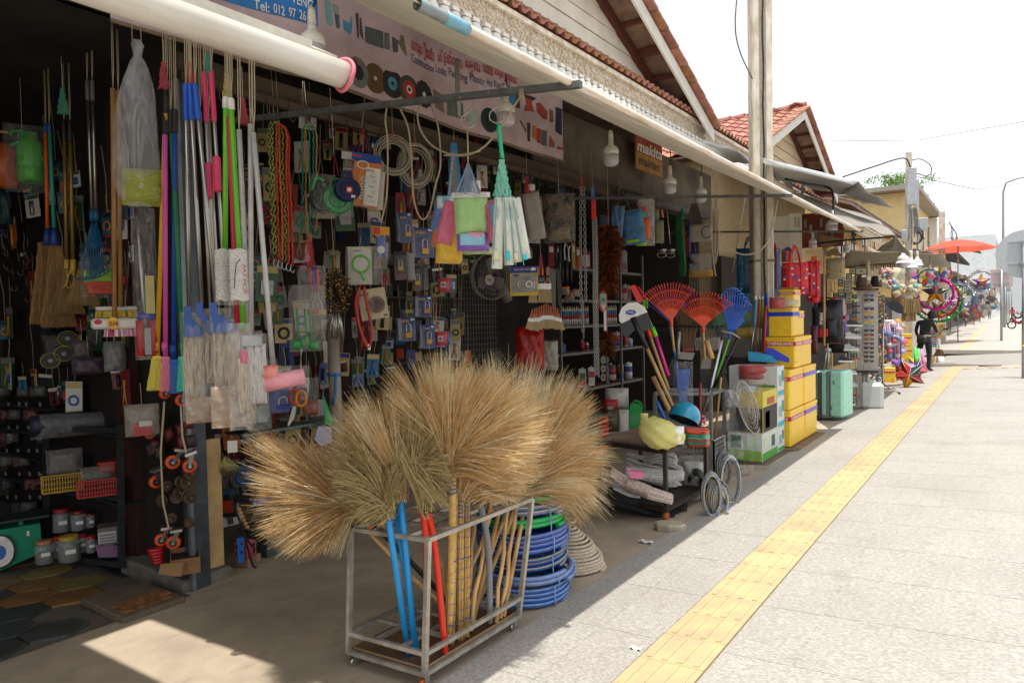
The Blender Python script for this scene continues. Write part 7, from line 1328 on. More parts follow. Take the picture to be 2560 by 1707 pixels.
for i,(y,z,l,h_,lab)in enumerate(((3.72,.22,.5,.17,'open grey tin tray with fittings on the blue edged shelf'),(3.45,.77,.22,.2,'dull zinc box standing at the left end above the blue edged shelf'),(4.25,.22,.36,.12,'teal and grey tray at the right of the blue edged shelf'))):
 t=thing('tin_tray',lab,'tray',(-5.18,y,z));mb=MB().m(GAL if i<2 else C_('#2c8c84'));mb.box((-5.05,y,z+h_/2),(.01,l,h_));mb.box((-5.3,y,z+h_/2),(.01,l,h_));mb.box((-5.18,y-l/2,z+h_/2),(.25,.01,h_));mb.box((-5.18,y+l/2,z+h_/2),(.25,.01,h_));mb.part('tray',t)
 for k in range(8):mb=MB().m(FR.choice((METAL(),C_('#8c7c5c'),C_('#2c5ca8'),C_('#a83428'),BLACK())));mb.T=wframe((-5.18+FR.uniform(-.07,.07),y+FR.uniform(-.4,.4)*l,z+h_*.8),FR.uniform(0,3));mb.box((0,0,0),(.05,.1,.04),bev=.004);mb.part('fitting',t)
t=thing('hollow_brick','orange hollow brick with four holes standing on a plain brick','brick',(-5.04,3.27,zg(-5)));T=wframe((-5.05,3.28,zg(-5)+.135),.3);mb=MB(T).m(mat('#b0603c',.85,0,.25,12,.15));mb.box((0,0,0),(.12,.12,.12),bev=.004);mb.m(BLACK())
for a in(-.028,.028):
 for b_ in(-.028,.028):mb.tube([(.059,a,b_),(.0615,a,b_)],.018,10);mb.tube([(a,-.059,b_),(a,-.0615,b_)],.018,10)
mb.part('block',t);t=thing('brick','plain pale brick lying under the hollow orange brick','brick',(-5.04,3.3,zg(-5)));mb=MB(wframe((-5.05,3.3,zg(-5)+.037),.3)).m(mat('#9a7c64',.85,0,.3,12,.15));mb.box((0,0,0),(.13,.16,.07),bev=.004);mb.part('block',t)
simple('level_block','bright blue plastic piece with square holes leaning by the column','plastic part','C',(1660,1095,1710,1280),-4.93,[('b','body',1662,1098,1708,1275,.03,'#1464b8'),('b','slot',1682,1130,1702,1152,.034,'#101418'),('b','slot',1682,1190,1702,1212,.034,'#101418')])
simple('trowel_pack','dark pink plastic packet behind the crowbars at the column foot','packet','C',(1690,1110,1770,1305),-5.0,[('p','body',1695,1115,1768,1300,.05,'#a83c58')])
for i,(pts,lab)in enumerate(((([1595,660],[1640,850],[1700,1060],[1750,1290],[1778,1328]),'long dark crowbar hanging from the column down to the floor'),(([1680,1030],[1720,1100],[1780,1190]),'short dark crowbar beside the wooden beads'))):simple('crowbar',lab,'crowbar','C',(pts[0][0],pts[0][1],pts[-1][0]+5,pts[-1][1]),-4.85,[('t','bar',[tuple(q)for q in pts],.008,mat('#2c2420',.5,.6),1)])
it=Item('wooden_rollers','string of small pale wooden rollers hung by the crowbar','rollers','C',(1655,895,1750,1040),-4.85)
for k in range(6):it.tube('roller',[(1665+k*10,900+k*26),(1690+k*10,902+k*26)],.016,WOOD(),sp=False)
it=Item('key_fan','fan of brass key blanks and a steel lock hanging on the column','keys','C',(1480,400,1680,670),-4.8)
for k in range(12):it.tube('key_blank',[(1580,530),(1530+k*12,610+20*math.sin(k/3.8)),(1545+k*11,655)],.004,mat('#9a8c54',.3,.8),sp=False)
it.box('steel_lock',1590,420,1660,510,.04,STEEL(),bev=.004)
simple('padlock_pack','navy carded bicycle lock with blue barrel under the pink squeegee','padlock','V',(225,200,375,400),-4.6,[('b','card',230,202,372,395,.008,NV),('b','lock_barrel',272,340,368,362,.03,'#2438a0',-.02),('t','cable',[(290,340),(300,290),(345,280),(355,330)],.006,STEEL(),1),('x','SOLEX',288,215,18,'#d8b020',60,-.01),('f',228,205,374,398,.04)])
simple('scissors','large scissors with red and orange loops hanging under the squeegee','scissors','V',(360,215,505,500),-4.5,[('r','red_loop',418,275,34,55,.010,'#b8281c'),('r','orange_loop',462,290,36,58,.010,'#d88c1c'),('y','blade',[(400,345),(425,350),(410,430),(368,492),(358,488)],.006,STEEL())])
simple('onion_bag','clear net bag of orange brown balls beside the scissors','bag','V',(455,130,590,420),-4.8,[('p','contents',470,300,585,415,.15,'#8c4c34'),('f',450,130,595,420,.2)])
simple('set_square','green plastic pennant shaped tool leaning by the beige drain pipe','tool','V',(630,255,700,500),-4.75,[('y','blade',[(632,255),(700,460),(690,500),(640,480)],.01,'#1ca86c')])
simple('price_sheet','white printed sheet tucked between the brooms and the drain pipe','paper','V',(560,495,690,650),-4.4,[('y','sheet',[(595,495),(690,505),(690,625),(610,650),(560,590)],.002,'#a8a8c0')])
XT_=-3.05
st=thing('tool_stand','galvanised angle iron stand holding rakes and shovels','stand',pp('I',830,1480,-2.95))
def I_(x,y,X):return pp('I',x,y,X)
SQ=mat('#8f918e',.5,.5,.2,10,.06);t0=I_(440,915,-3.5);t1=I_(830,945,-2.9);t2=I_(925,900,-2.9);t3=t0+(t2-t1);zt=(t1.z+t2.z)/2
fr=[Vector((p.x,p.y,zt))for p in(t0,t1,t2,t3)]
for i in range(4):
 bar(fr[i],fr[(i+1)%4],.04,st,SQ);bar(fr[i],Vector((fr[i].x,fr[i].y,zg(fr[i].x))),.04,st,SQ)
 z2=zg(fr[i].x)+.12;bar(Vector((fr[i].x,fr[i].y,z2)),Vector((fr[(i+1)%4].x,fr[(i+1)%4].y,z2)),.03,st,SQ)
def rod(lab,name,cat,a,b,X,X2,r,m,grp=None):
 A_=I_(*a,X);t=thing(name,lab,cat,A_,grp);B_=I_(*b,X2)if X2 else None;mb=MB().m(m,True);mb.cyl(A_,B_,r);mb.part('handle',t);return t,A_,B_
FLAT=-3.1
def fanrake(lab,ax,ay,r,a0,a1,n,h,hx,hy,hm,X=-3.1,strap=.55,bend=.12):
 t,A_,B_=rod(lab,'leaf_rake','rake',(hx,hy),(ax,ay+20),X,X,.014,hm,'fan rakes on the tool stand');c=I_(ax,ay,X);k=mpp(c)/2.8;T=frame(c);m=C_(h,rough=.35)
 mb=MB().m(m,True);mb.tube([B_-Vector((0,0,.03)),c,c+Vector((0,0,.05))],[.02,.022,.012],8);mb.part('socket',t)
 for i in range(n):
  a=math.radians(a0+(a1-a0)*i/(n-1));d=Vector((math.cos(a),0,math.sin(a)));mb=MB(T).m(m);rr=r*k
  mb.tube([d*rr*.08,d*rr*.5+Vector((0,-.03,0)),d*rr*.92+Vector((0,-.05,0)),d*rr+Vector((0,-.05-bend*.5,-.01)),d*rr*.97+Vector((0,-.05-bend,-.03))],[.006,.005,.0055,.005,.004],5);mb.part('tine',t)
 mb=MB(T).m(m);
 for q in(strap,.78)if n>17 else(strap,):mb.tube([Vector((math.cos(a)*r*k*q,-.038,math.sin(a)*r*k*q))for a in[math.radians(a0+(a1-a0)*i/14)for i in range(15)]],.008,5)
 mb.part('strap',t)
 if True:mb=MB(T).m(m);mb.prism([(0,-.01)]+[(math.cos(a)*r*k*.34,math.sin(a)*r*k*.34)for a in[math.radians(a0+(a1-a0)*i/8)for i in range(9)]],-.02,-.012);mb.part('web',t)
fanrake('purple blue fan rake behind the left orange one',545,430,265,45,140,17,'#3a3488',640,1000,C_('#1c88c8'),-3.35)
fanrake('orange fan rake at the left, its tines spread against the blue one',555,425,270,55,135,19,'#dc4c24',575,640,DOW,-3.15)
fanrake('orange fan rake in the middle of the stand, lower than the left one',778,465,250,40,140,21,'#e0481c',790,700,DOW,-3.0)
it=Item('leaf_rake','blue plastic rake with slotted face and curled tips at the right of the stand','rake','I',(900,180,1115,520),-2.95,'fan rakes on the tool stand');BR=C_('#3468d0',rough=.3)
for k in range(12):
 u=k/11;x0=950+70*u;xt=915+195*u;yt=262-75*math.sin(PI*min(1,u*1.05))+50*u*u;it.tube('tine',[(x0*.5+482,500,0),(x0+(xt-x0)*.5-2,370,-.02),(xt,yt+22,-.03),(xt-8,yt,-.09),(xt-26,yt+6,-.14)],.0085,BR)
for q in(.25,.45,.65,.85):it.tube('cross_rib',[(966+(915-966)*q+2+195*u*q+(1-q)*36*u,500-(240-0)*q-62*math.sin(PI*u)*q+45*q*u*u,-.028*q)for u in[i/10 for i in range(11)]],.008,BR)
it.poly('web',[(955,500),(945,400),(1070,420),(985,510)],.012,BR,off=.0);it.tube('socket',[(965,490),(960,550)],.02,BR,sp=False);it.tube('handle',[(960,550),(880,800),(865,900)],.016,C_('#5cb838'),sp=False)
it=Item('hand_rake','small red plastic comb rake leaning left of the fan rakes','rake','I',(270,170,400,520),-3.2);it.poly('head',[(270,185),(300,172),(345,250),(360,290),(318,295)],.05,C_('#d83020'));
for k in range(9):it.tube('tine',[(300+k*7,178+k*12),(335+k*6,195+k*10,-.05)],.005,C_('#d83020'),sp=False)
it.tube('socket',[(385,485),(405,540)],.022,C_('#d83020'),sp=False);it.tube('handle',[(405,540),(525,910)],.016,DOW,sp=False)
it=Item('hand_rake','lime green rake with pink handle beside the shovel','rake','I',(355,270,560,900),-3.15);it.tube('neck',[(372,275),(370,330),(395,400),(425,480)],.014,C_('#6cc832'));it.tube('socket',[(422,470),(448,535)],.026,C_('#6cc832'),sp=False);it.tube('handle',[(448,535),(530,810)],.018,C_('#d82c88'),sp=False)
for k in range(5):it.tube('tine',[(368,280+k*12),(395,275+k*14,-.05)],.006,C_('#6cc832'),sp=False)
it=Item('shovel','black and white shovel with blue oval badge turned blade up at the left','shovel','I',(195,290,570,1040),-3.0)
it.poly('white_blade',[(197,425),(196,380),(215,330),(260,298),(320,295),(370,325),(392,365),(300,400),(215,440)],.014,WHITE());it.poly('black_blade',[(197,425),(215,440),(300,385),(392,362),(425,470),(330,515),(300,490),(245,548),(212,500)],.012,C_('#26262a',rough=.35),off=.004);it.disc('badge',278,364,36,18,.006,C_('#2440a0'),off=-.012);it.text('TIIC',278,364,22,WHITE(),w=48,off=-.018);it.tube('socket',[(290,400),(330,500),(388,620)],[.03,.026,.02],BLACK(),sp=False);it.tube('handle',[(385,615),(560,1035)],.018,DOW,sp=False)
it=Item('iron_rake','dark iron rake head lying across behind the shovel and rakes','rake','I',(455,440,920,500),-3.2);it.tube('bar',[(455,458),(920,468)],.012,BLACK(),sp=False)
for k in range(15):it.tube('tine',[(465+k*31,458),(475+k*31,480,-.03),(460+k*31,492,-.05)],.006,BLACK(),sp=False)
for k,(pts,r,m,lab)in enumerate([([(430,815),(560,1100)],.026,DOW,'thick pale wooden shaft with slanted end under the shovel'),([(905,560),(830,900),(740,1190)],.024,mat('#b4b8bc',.25,.9),'shiny steel pipe leaning across the stand to the right'),([(1015,545),(900,800),(850,900)],.016,BLACK(),'black handled hoe leaning at the right of the steel pipe'),([(610,500),(598,690)],.02,METAL(),'grey steel tube of the iron rake'),([(905,820),(860,1240)],.014,DOW,'thin pale wooden shaft at the right post of the stand'),([(505,1110),(455,990)],.018,C_('#1c6ac0'),'blue pipe low behind the yellow plastic bag'),([(760,860),(755,1150)],.014,C_('#8c2420'),'dark red shaft in the middle of the stand'),([(800,560),(840,690)],.03,DOW,'short wooden hoe shaft under the middle orange rake')]):
 it=Item('tool_shaft',lab,'shaft','I',(min(p[0]for p in pts)-5,min(p[1]for p in pts),max(p[0]for p in pts)+5,max(p[1]for p in pts)),-3.05+.03*k);it.tube('shaft',pts,r,m,sp=False)
it=Item('hoe','grey hoe blade with crumpled film under the middle orange rake','hoe','I',(735,540,890,625),-3.0);it.poly('blade',[(735,610),(760,560),(830,540),(885,560),(888,612),(810,625)],.012,mat('#4c4844',.5,.5));it.pillow('film',725,540,895,630,.06,FILMD)
it=Item('pickaxe','steel pickaxe head on top of the shiny pipe','pickaxe','I',(870,480,1030,545),-2.95);it.tube('head',[(870,488),(920,500),(980,515),(1035,550)],[.008,.02,.018,.006],METAL(),sp=False)
simple('spade','black spade blade standing between the stand posts','spade','I',(545,640,720,900),-3.25,[('y','blade',[(590,640),(720,650),(700,700),(600,690)],.01,'#8a8880'),('y','black_blade',[(560,690),(598,690),(580,880),(520,880),(535,780)],.012,'#1e1e20')])
simple('spade','small spade with pale shoulder and black blade right of the blue sleeve','spade','I',(750,650,840,930),-3.1,[('y','blade',[(790,655),(835,700),(830,760),(760,760)],.01,'#8a8880'),('y','black_blade',[(755,760),(835,760),(815,900),(790,930),(765,890)],.012,'#1e1e20')])
simple('sleeve_pack','blue brushes packed in a clear plastic sleeve inside the stand','packet','I',(575,700,700,1010),-3.0,[('y','contents',[(590,765),(690,765),(670,900),(600,910)],.08,'#2454a8'),('b','lower',605,910,665,1000,.06,'#506ca0'),('f',572,710,705,1010,.13)])
simple('stick_broom','upright broom of fine brown twigs tied with red between the rakes','broom','I',(590,340,760,640),-3.25,[('b','red_tie',632,612,710,640,.06,'#8c342c')]).strands('twigs',672,630,70,345,190,170,[mat('#8c6c50',.8),mat('#6c5440',.8)],r=.003,d=.04,seg=3)
simple('hanging_film','green and yellow goods in clear film behind the rakes','packet','I',(810,360,1115,550),-3.4,[('p','green',815,370,1100,480,.2,'#3c7c4c'),('p','yellow',990,470,1115,550,.2,'#c09c34'),('f',800,350,1120,555,.3)])
cg=thing('wire_cage','pale wire mesh cage standing beside the wire coils','cage',pp('L',1080,500,-2.75));WC=mat('#a4a6a2',.5,.3)
cA=pp('L',1015,300,-2.85);cB=pp('L',1075,285,-2.68);cC=pp('L',1150,235,-2.7)
def cage_side(a,b,z0,z1):
 n=max(2,int((b-a).length/.05))
 for i in range(n+1):p=a.lerp(b,i/n);mb=MB().m(WC);mb.cyl((p.x,p.y,z0),(p.x,p.y,z1),.003 if 0<i<n else .014,n=4);mb.part('wire',cg)
 for j in range(9):z=z0+(z1-z0)*j/8;mb=MB().m(WC);mb.cyl((a.x,a.y,z),(b.x,b.y,z),.003 if 0<j<8 else .012,n=4);mb.part('wire',cg)
cage_side(cA,cB,zg(-2.7),cB.z);cage_side(cB,cC,zg(-2.7),cB.z);cage_side(cA-Vector((.45,-.1,0)),cA,zg(-2.9),cB.z)
ct=thing('wheeled_table','low black metal cart with wooden top in front of the tool stand','cart',(-2.8,6.1,zg(-2.8)));BM=mat('#2b2825',.5,.4,.3,14,.1,h2='#4a3a30')
zt=pp('L',775,352,-2.46).z;cor=[Vector((-3.22,5.86,0)),Vector((-2.47,5.70,0)),Vector((-2.42,6.55,0)),Vector((-3.15,6.65,0))]
for i in range(4):
 a,b=cor[i],cor[(i+1)%4];za,zb=zg(a.x)+.1,zg(b.x)+.1;bar(Vector((a.x,a.y,zt)),Vector((b.x,b.y,zt)),.036,ct,BM);bar(Vector((a.x,a.y,za)),Vector((b.x,b.y,zb)),.036,ct,BM);bar(Vector((a.x,a.y,za)),Vector((a.x,a.y,zt)),.036,ct,BM)
 mb=MB().m(C_('#a8542c'));mb.cyl((a.x-.02,a.y,zg(a.x)+.04),(a.x+.02,a.y,zg(a.x)+.04),.038,n=12);mb.part('wheel',ct);bar(Vector((a.x,a.y,zg(a.x)+.04)),Vector((a.x,a.y,za)),.03,ct,BM,'wheel_fork')
mb=MB().m(mat('#6a5444',.8,0,.3,6));mb.sheet(*[Vector((p.x,p.y,zt+.03))for p in cor],.018,2,2);mb.part('table_top',ct)
mb=MB().m(BM);mb.sheet(*[Vector((p.x,p.y,zg(p.x)+.12))for p in cor],.01,2,2);mb.part('bottom_board',ct)
p=pp('L',770,880,-2.33);t=thing('stone','pale octagonal paving stone wedging the cart wheel','stone',p);mb=MB(wframe((p.x,p.y,zg(p.x)),.3)).m(mat('#a89c88',.9,0,.2,14,.3));mb.lathe([(.12,0),(.125,.045),(.11,.06)],8,None,1.1,.7,False);mb.part('block',t)
it=simple('helmet','turquoise half shell motorcycle helmet on folded cloths on the cart','helmet','I',(535,990,760,1200),(zt+.09,),[],yaw=.3)
TQ=C_('#1496bc',rough=.2,coat=.5);r_=108*it.k
def hel(u,v,o=1.):
 th=PI*.5*v*1.18;ph=2*PI*u;return(r_*o*math.sin(th)*math.cos(ph),r_*o*1.15*math.sin(th)*math.sin(ph),r_*o*math.cos(th)*(.98))
for o,m in((1.,TQ),(.9,BLACK())):
 b=it.mb(m,True);b.T=it.T@Matrix.Rotation(.45,4,'Y')@Matrix.Rotation(-.25,4,'X');b.grid(lambda u,v:hel(u,v,o),32,12);b.part('shell' if o==1 else 'liner',it.t)
for k in range(6):it.disc('floral_decal',722+(k%3)*8,1070+k*11,9,8,.01,C_(('#e0481c','#2c4cb8','#e87c3c')[k%3]),off=-.235+.004*k)
def cloth_stack(lab,c,box,X,cols):
 x0,y0,x1,y1=box;it=Item('folded_cloths',lab,'cloths',c,box,X);n=len(cols)
 for i,h in enumerate(cols):it.pillow('folded_cloth',x0+R.uniform(0,15),y0+(y1-y0)*i/n,x1-R.uniform(0,15),y0+(y1-y0)*(i+1.25)/n,.28,mat(h,.85,bump=.3),sq=7.,crinkle=.12)
cloth_stack('folded mint and coral cloths at the front corner of the cart','I',(640,1185,825,1285),(zt+.04,),['#d8543c','#3cbc9c','#78c8a8','#e0644c','#3cb898','#dc5c40'])
it=Item('plastic_bag','knotted translucent yellow bag lying on the black cart','plastic bag','I',(300,1070,655,1315),(zt+.05,));YB_=mat('#f2ec98',.3,0,.1,6,.6,trans=.35)
b=it.mb(YB_,True)
def yb(u,v):
 a=2*PI*u;t_=v;x=-150+320*t_;rr=20+95*math.sin(PI*min(1,t_*1.02)**.8)**.8;rr*=1+.07*math.sin(a*6+t_*14)+.05*math.sin(a*11-t_*21);q=it.L(478+x,1195+t_*40+rr*math.sin(a)*.95);return(q.x,rr*it.k*.9*math.cos(a),q.z)
b.grid(yb,30,26);b.part('bag',it.t);it.pillow('knot',340,1072,395,1150,.06,YB_,crinkle=.5);it.pillow('white_contents',400,1160,640,1290,.16,WHITE())
def hank(lab,c,pts,r,n,h,X,sp=28,tw='#ffffff',grp='rope hanks on the lower board of the cart'):
 it=Item('rope_hank',lab,'rope',c,(min(p[0]for p in pts),min(p[1]for p in pts),max(p[0]for p in pts),max(p[1]for p in pts)),X,grp);m=mat(h,.8,0,.35,80,.5)
 for k in range(n):
  a=2*PI*k/n;o=(math.cos(a)*sp*R.uniform(.5,1),math.sin(a)*sp*R.uniform(.5,1));it.tube('cord',[(x+o[0]*.3,y+o[1]*(1 if 0<i<len(pts)-1 else .7),math.cos(a*1.3)*.05)for i,(x,y)in enumerate(pts)],r,m)
for i,(pts,lab)in enumerate([([(345,640),(480,690),(640,740),(840,790)],'charcoal rope hank lying lowest at the front of the cart'),([(340,700),(500,740),(700,790),(800,800)],'charcoal rope hank along the bottom rail of the cart'),([(430,655),(620,680),(780,720),(880,740)],'charcoal rope hank above the lowest one'),([(700,650),(850,670),(960,700)],'charcoal rope hank ending at the right of the cart')]):hank(lab,'L',pts,.012,12,'#26282a',-2.75+.02*i)
hank('pinkish twisted rope hank laid across the front of the cart','L',[(365,510),(450,570),(600,640),(780,690)],.009,16,'#dcc8bc',-2.62,38)
for k in range(14):
 if k==0:wrp=Item('rope_binding','tight coils of pinkish rope wound round the hank on the cart','rope','L',(460,560,630,690),-2.60)
 x=470+k*11;y=585+k*4.3;wrp.tube('coil',[(x+18,y-42),(x,y,-.05),(x-12,y+42)],.009,mat('#c8b2a4',.8,0,.3,80,.5),sp=True)
for i,(pts,n,lab)in enumerate([([(470,390),(560,420),(700,450),(850,500),(760,530),(560,470),(480,420)],5,'loose white cotton rope heaped at the top of the pile'),([(600,540),(700,560),(800,590),(870,640)],16,'smooth white rope hank with pointed end on the pile'),([(380,590),(480,630),(560,650)],14,'white woven rope under the pinkish hank'),([(640,420),(700,400),(790,410),(810,440)],6,'thin white rope loop at the back of the pile'),([(470,500),(600,520),(760,530),(860,520)],18,'thick white rope bundle in the middle of the pile')]):hank(lab,'L',pts,.010,n,'#e8e6e0',-2.85+.04*i,34)
simple('plastic_scoop','pink plastic scoop lying on the ropes under the cart','scoop','L',(460,470,590,550),-2.62,[('y','bowl',[(482,490),(590,500),(575,545),(490,540)],.07,'#e07ca0'),('t','handle',[(462,475),(495,500)],.009,'#e07ca0')])
it=simple('film_bag','big clear film bags spilling over the right end of the cart','plastic bag','L',(820,390,1030,620),-2.7,[('p','contents',850,430,1000,600,.2,'#a8a8a4')]);it.pillow('film',820,385,1035,625,.3,FILMD,crinkle=.35);hank('black rope coil inside the clear film at the right of the cart','L',[(905,560),(950,500),(1000,540),(960,610)],.010,8,'#1e1e20',-2.62)
def wcoil(lab,x,y,rx,ry,h,X,n=9,grp='galvanised wire coils leaning on the cage'):
 it=Item('wire_coil',lab,'wire coil','L',(x-rx,y-ry,x+rx,y+ry),'g',grp,yaw=.25)
 for k in range(n):it.ring('wire_turn',x+R.uniform(-3,3),y+R.uniform(-4,4),rx-(k%4)*5,ry-(k%4)*6,.006,mat(h,.3,.85,.15,30),d=R.uniform(-.03,.03),n=36)
 for a in(.5,2.2,4.,5.3):it.tube('blue_tie',[(x+(rx-18)*math.cos(a),y+(ry-22)*math.sin(a),-.04),(x+(rx+4)*math.cos(a),y+(ry+4)*math.sin(a),-.04)],.004,C_('#4c84c8'),sp=False)
wcoil('large bright galvanised wire coil at the right, highest one',1190,560,72,172,'#b8bcc0',-2.42,14);wcoil('large dull wire coil behind the bright one at the right',1145,470,50,120,'#8c8e8e',-2.55,8)
wcoil('medium grey wire coil at the front left of the coil group',1060,660,70,155,'#a8aaa8',-2.38,12);wcoil('small shiny wire coil with yellow ties inside the front group',1120,700,60,110,'#b8b8b0',-2.34,8);wcoil('thin wire coil leaning against the front grey coils',1100,680,80,130,'#8a8578',-2.36,5)
simple('jerry_can','green plastic jerry can behind the yellow bag','jerry can','I',(255,990,360,1170),-3.9,[('b','body',262,1040,355,1168,.14,'#1c9a44'),('y','shoulder',[(262,1042),(275,1000),(330,1000),(355,1042)],.12,'#1c9a44'),('t','handle',[(290,1010),(300,985),(340,1000),(350,1040)],.016,'#1c8a3c',1),('b','label',265,1080,335,1140,.142,'#4c9464')])
simple('sack','upper white printed sack stacked under the paint shelves','sack','I',(100,895,250,1045),-4.2,[('p','sack',95,895,255,1045,.3,'#c0bcb4'),('p','red_print',85,965,180,1045,.1,'#a82424',-.15)]);simple('sack','lower white sack standing on the floor left of the jerry can','sack','I',(165,1045,255,1235),-4.0,[('p','sack',160,1045,258,1235,.25,'#c4c0b8')])
simple('gas_cylinder','dark brown cylinder standing between the brooms and the white sack','cylinder','I',(100,1020,170,1240),-4.0,[('t','body',[(135,1045),(135,1235)],.1,'#3a3020'),('b','pale_top',110,1020,150,1045,.06,'#8a8474')])
simple('red_crates','red plastic goods stacked behind the right hand brooms','goods','I',(40,1090,120,1350),-4.0,[('p','red_piece',40,1095+k*45,118,1145+k*45,.2,'#b01c1c')for k in range(5)])
for k,(y,lab)in enumerate(((640,'top grey plastic bucket of the stack behind the tool stand'),(700,'middle grey plastic bucket of the stack behind the tool stand'),(770,'lowest dark grey plastic bucket of the stack'))):
 it=Item('bucket',lab,'bucket','I',(935,y,1115,y+90),-3.25,'stacked grey buckets');b=it.mb(C_('#6a6662'),True);rr=88*it.k;b.lathe([(rr*.8,-rr*.7),(rr*.97,.1*rr),(rr*1.03,.12*rr),(rr*1.03,.2*rr),(rr*.95,.2*rr)],24);b.part('bucket',it.t)
for k,(x,xt,m,h,lab)in enumerate(((1120,1150,C_('#1c90b8'),'#1c9cc8','long handled dustpan in turquoise, front of the row'),(1165,1177,C_('#c42c20'),'#c42c24','long handled dustpan in red, second of the row'),(1185,1200,C_('#78b82c'),'#7cc02c','long handled dustpan in lime green, third of the row'))):
 it=Item('dustpan',lab,'dustpan','I',(1095+k*40,250,1290+k*35,725),-2.75-.03*k);it.tube('grip',[(xt,275),(xt-12,470)],.017,m,sp=False);it.tube('white_tip',[(xt,250),(xt,278)],[.010,.017],WHITE(),sp=False);it.tube('steel_tube',[(xt-12,470),(x-4,640)],.010,STEEL(),sp=False);it.poly('pan',[(1095+k*45,642),(1150+k*45,645),(1250+k*42,668),(1295+k*35,722),(1230+k*45,715-k*6),(1100+k*55,705-k*10)],.16,C_(h),off=.05);it.poly('pan_mouth',[(1120+k*45,652),(1240+k*42,672),(1275+k*35,712),(1120+k*55,690)],.02,C_('#282c30'),off=.135)
it=Item('dustpan','royal blue long handled dustpan leaning over the white cartons','dustpan','I',(1205,230,1420,725),-2.6);it.tube('handle',[(1225,232),(1238,620)],.02,C_('#1c38c0'),sp=False);it.poly('pan',[(1210,612),(1270,618),(1420,712),(1400,722),(1275,690),(1220,650)],.2,C_('#2440c4'));it=Item('tool_shaft','dark red handle standing between the lime and blue dustpans','handle','I',(1205,320,1225,640),-2.68);it.tube('shaft',[(1218,320),(1205,640)],.018,C_('#a82c20'),sp=False)
def carton(lab,y0,y1,z0,z1,h,prints,x1=-2.43,w=.5,name='carton',grp=None):
 t=thing(name,lab,'box',(x1-w/2,(y0+y1)/2,z0),grp);mb=MB().m(C_(h,rough=.6));mb.box((x1-w/2,(y0+y1)/2,(z0+z1)/2),(w-.004,y1-y0-.004,z1-z0-.003),bev=.004);mb.part('body',t)
 for(face,u0,v0,u1,v1,c)in prints:
  mb=MB().m(C_(c,rough=.6));
  if face=='x':mb.box((x1+.0005,y0+(y1-y0)*(u0+u1)/2,z0+(z1-z0)*(v0+v1)/2),(.003,(y1-y0)*(u1-u0),(z1-z0)*(v1-v0)))
  else:mb.box((x1-w+w*(u0+u1)/2,y0+.0005,z0+(z1-z0)*(v0+v1)/2),(w*(u1-u0),.003,(z1-z0)*(v1-v0)))
  mb.part('printed_panel',t)
 return t
def IZ(x,y,X=-2.43):return pp('I',x,y,X).z
zb=zg(-2.5);z1_=IZ(1300,1165);z2_=IZ(1300,890);
GRN=[('x',.02,.03,.98,.3,'#4c9c34'),('x',.1,.45,.45,.8,'#c8ccb8'),('x',.6,.4,.8,.8,'#2c5c38'),('y',.02,.02,.98,.4,'#8cb848'),('y',.1,.45,.4,.9,'#2c6c4c'),('y',.55,.5,.9,.9,'#c8d8c0')]
carton('lowest green and white printed carton in front of the cartons',8.46,9.12,zb+.02,z1_,'#c8ccc4',GRN,w=.42);carton('yellow topped black printed fan carton on the green white one',8.5,9.1,z1_,z2_,'#c8b84c',[('x',.02,.02,.98,.62,'#2a2826'),('x',.3,.66,.8,.82,'#a84c24'),('y',.02,.02,.98,.6,'#2c2a28'),('x',.15,.1,.45,.5,'#8c8474'),('y',.1,.65,.9,.95,'#d8c03c')],w=.36)
zz=[zb+.02,IZ(1400,1130),IZ(1400,925),IZ(1400,722)]
for k in range(3):carton(('bottom white blue carton of the tall white column','middle white blue carton of the tall white column','top white carton under the blue dustpan')[k],9.13,9.46,zz[k],zz[k+1],'#ccd0ce',[('x',.08,.05,.92,.2,'#3ca8bc' if k else '#3c9c4c'),('x',.2,.35,.6,.7,'#8ca8a8'),('x',.62,.5,.9,.85,'#4c8c84'),('y',.6,.1,.95,.4,'#4c9c54')],w=.62)
simple('cloth_packet','red and white packed cloths in film on the cartons','packet','I',(1030,730,1280,880),-2.7,[('p','red_fold',1035,735,1270,800,.2,'#c0403c'),('p','red_fold',1035,790,1230,835,.2,'#a83030'),('p','pale_fold',1080,825,1270,880,.2,'#c8b8b0'),('f',1025,725,1285,890,.28)])
simple('foam_roll','red and cream rolled packet in film on the yellow box','packet','I',(1245,255,1450,345),-2.5,[('t','red_roll',[(1250,300),(1350,300)],.075,'#b03c3c'),('t','cream_roll',[(1340,300),(1440,300)],[.06,.03],'#c8bc94'),('f',1245,250,1455,345,.2)])
YB2=C_('#ecc02c',rough=.35)
def ybox(lab,x0,x1,y0,y1,z0,z1,band='#c42c2c',txt=True,rim=True):
 t=thing('foam_box',lab,'box',((x0+x1)/2,(y0+y1)/2,z0),'yellow foam boxes');mb=MB().m(YB2);mb.box(((x0+x1)/2,(y0+y1)/2,(z0+z1)/2),(x1-x0-.008,y1-y0-.008,z1-z0-.005),bev=.018);mb.part('body',t);mb=MB().m(YB2);h=z1-z0
 mb.box(((x0+x1)/2,(y0+y1)/2,z1-.05*h-.002),(x1-x0+.002,y1-y0+.002,.1*h),bev=.01);mb.part('lid',t);zb_=z0+h*.78;hb=min(.055,h*.14)
 mb=MB().m(C_(band));mb.box(((x0+x1)/2,(y0+y1)/2,zb_),(x1-x0+.004,y1-y0+.004,hb));mb.part('tape',t)
 if txt:
  T=Matrix.Translation((x1+.003,(y0+y1)/2,zb_))@Matrix.Rotation(PI/2,4,'Z');text('CHENGUANGPS',hb*.9,T,WHITE(),t,w=(y1-y0)*.8,bold=.02);T=Matrix.Translation(((x0+x1)/2,y0-.003,zb_));text('CHENGUANG',hb*.9,T,WHITE(),t,w=(x1-x0)*.85,bold=.02)
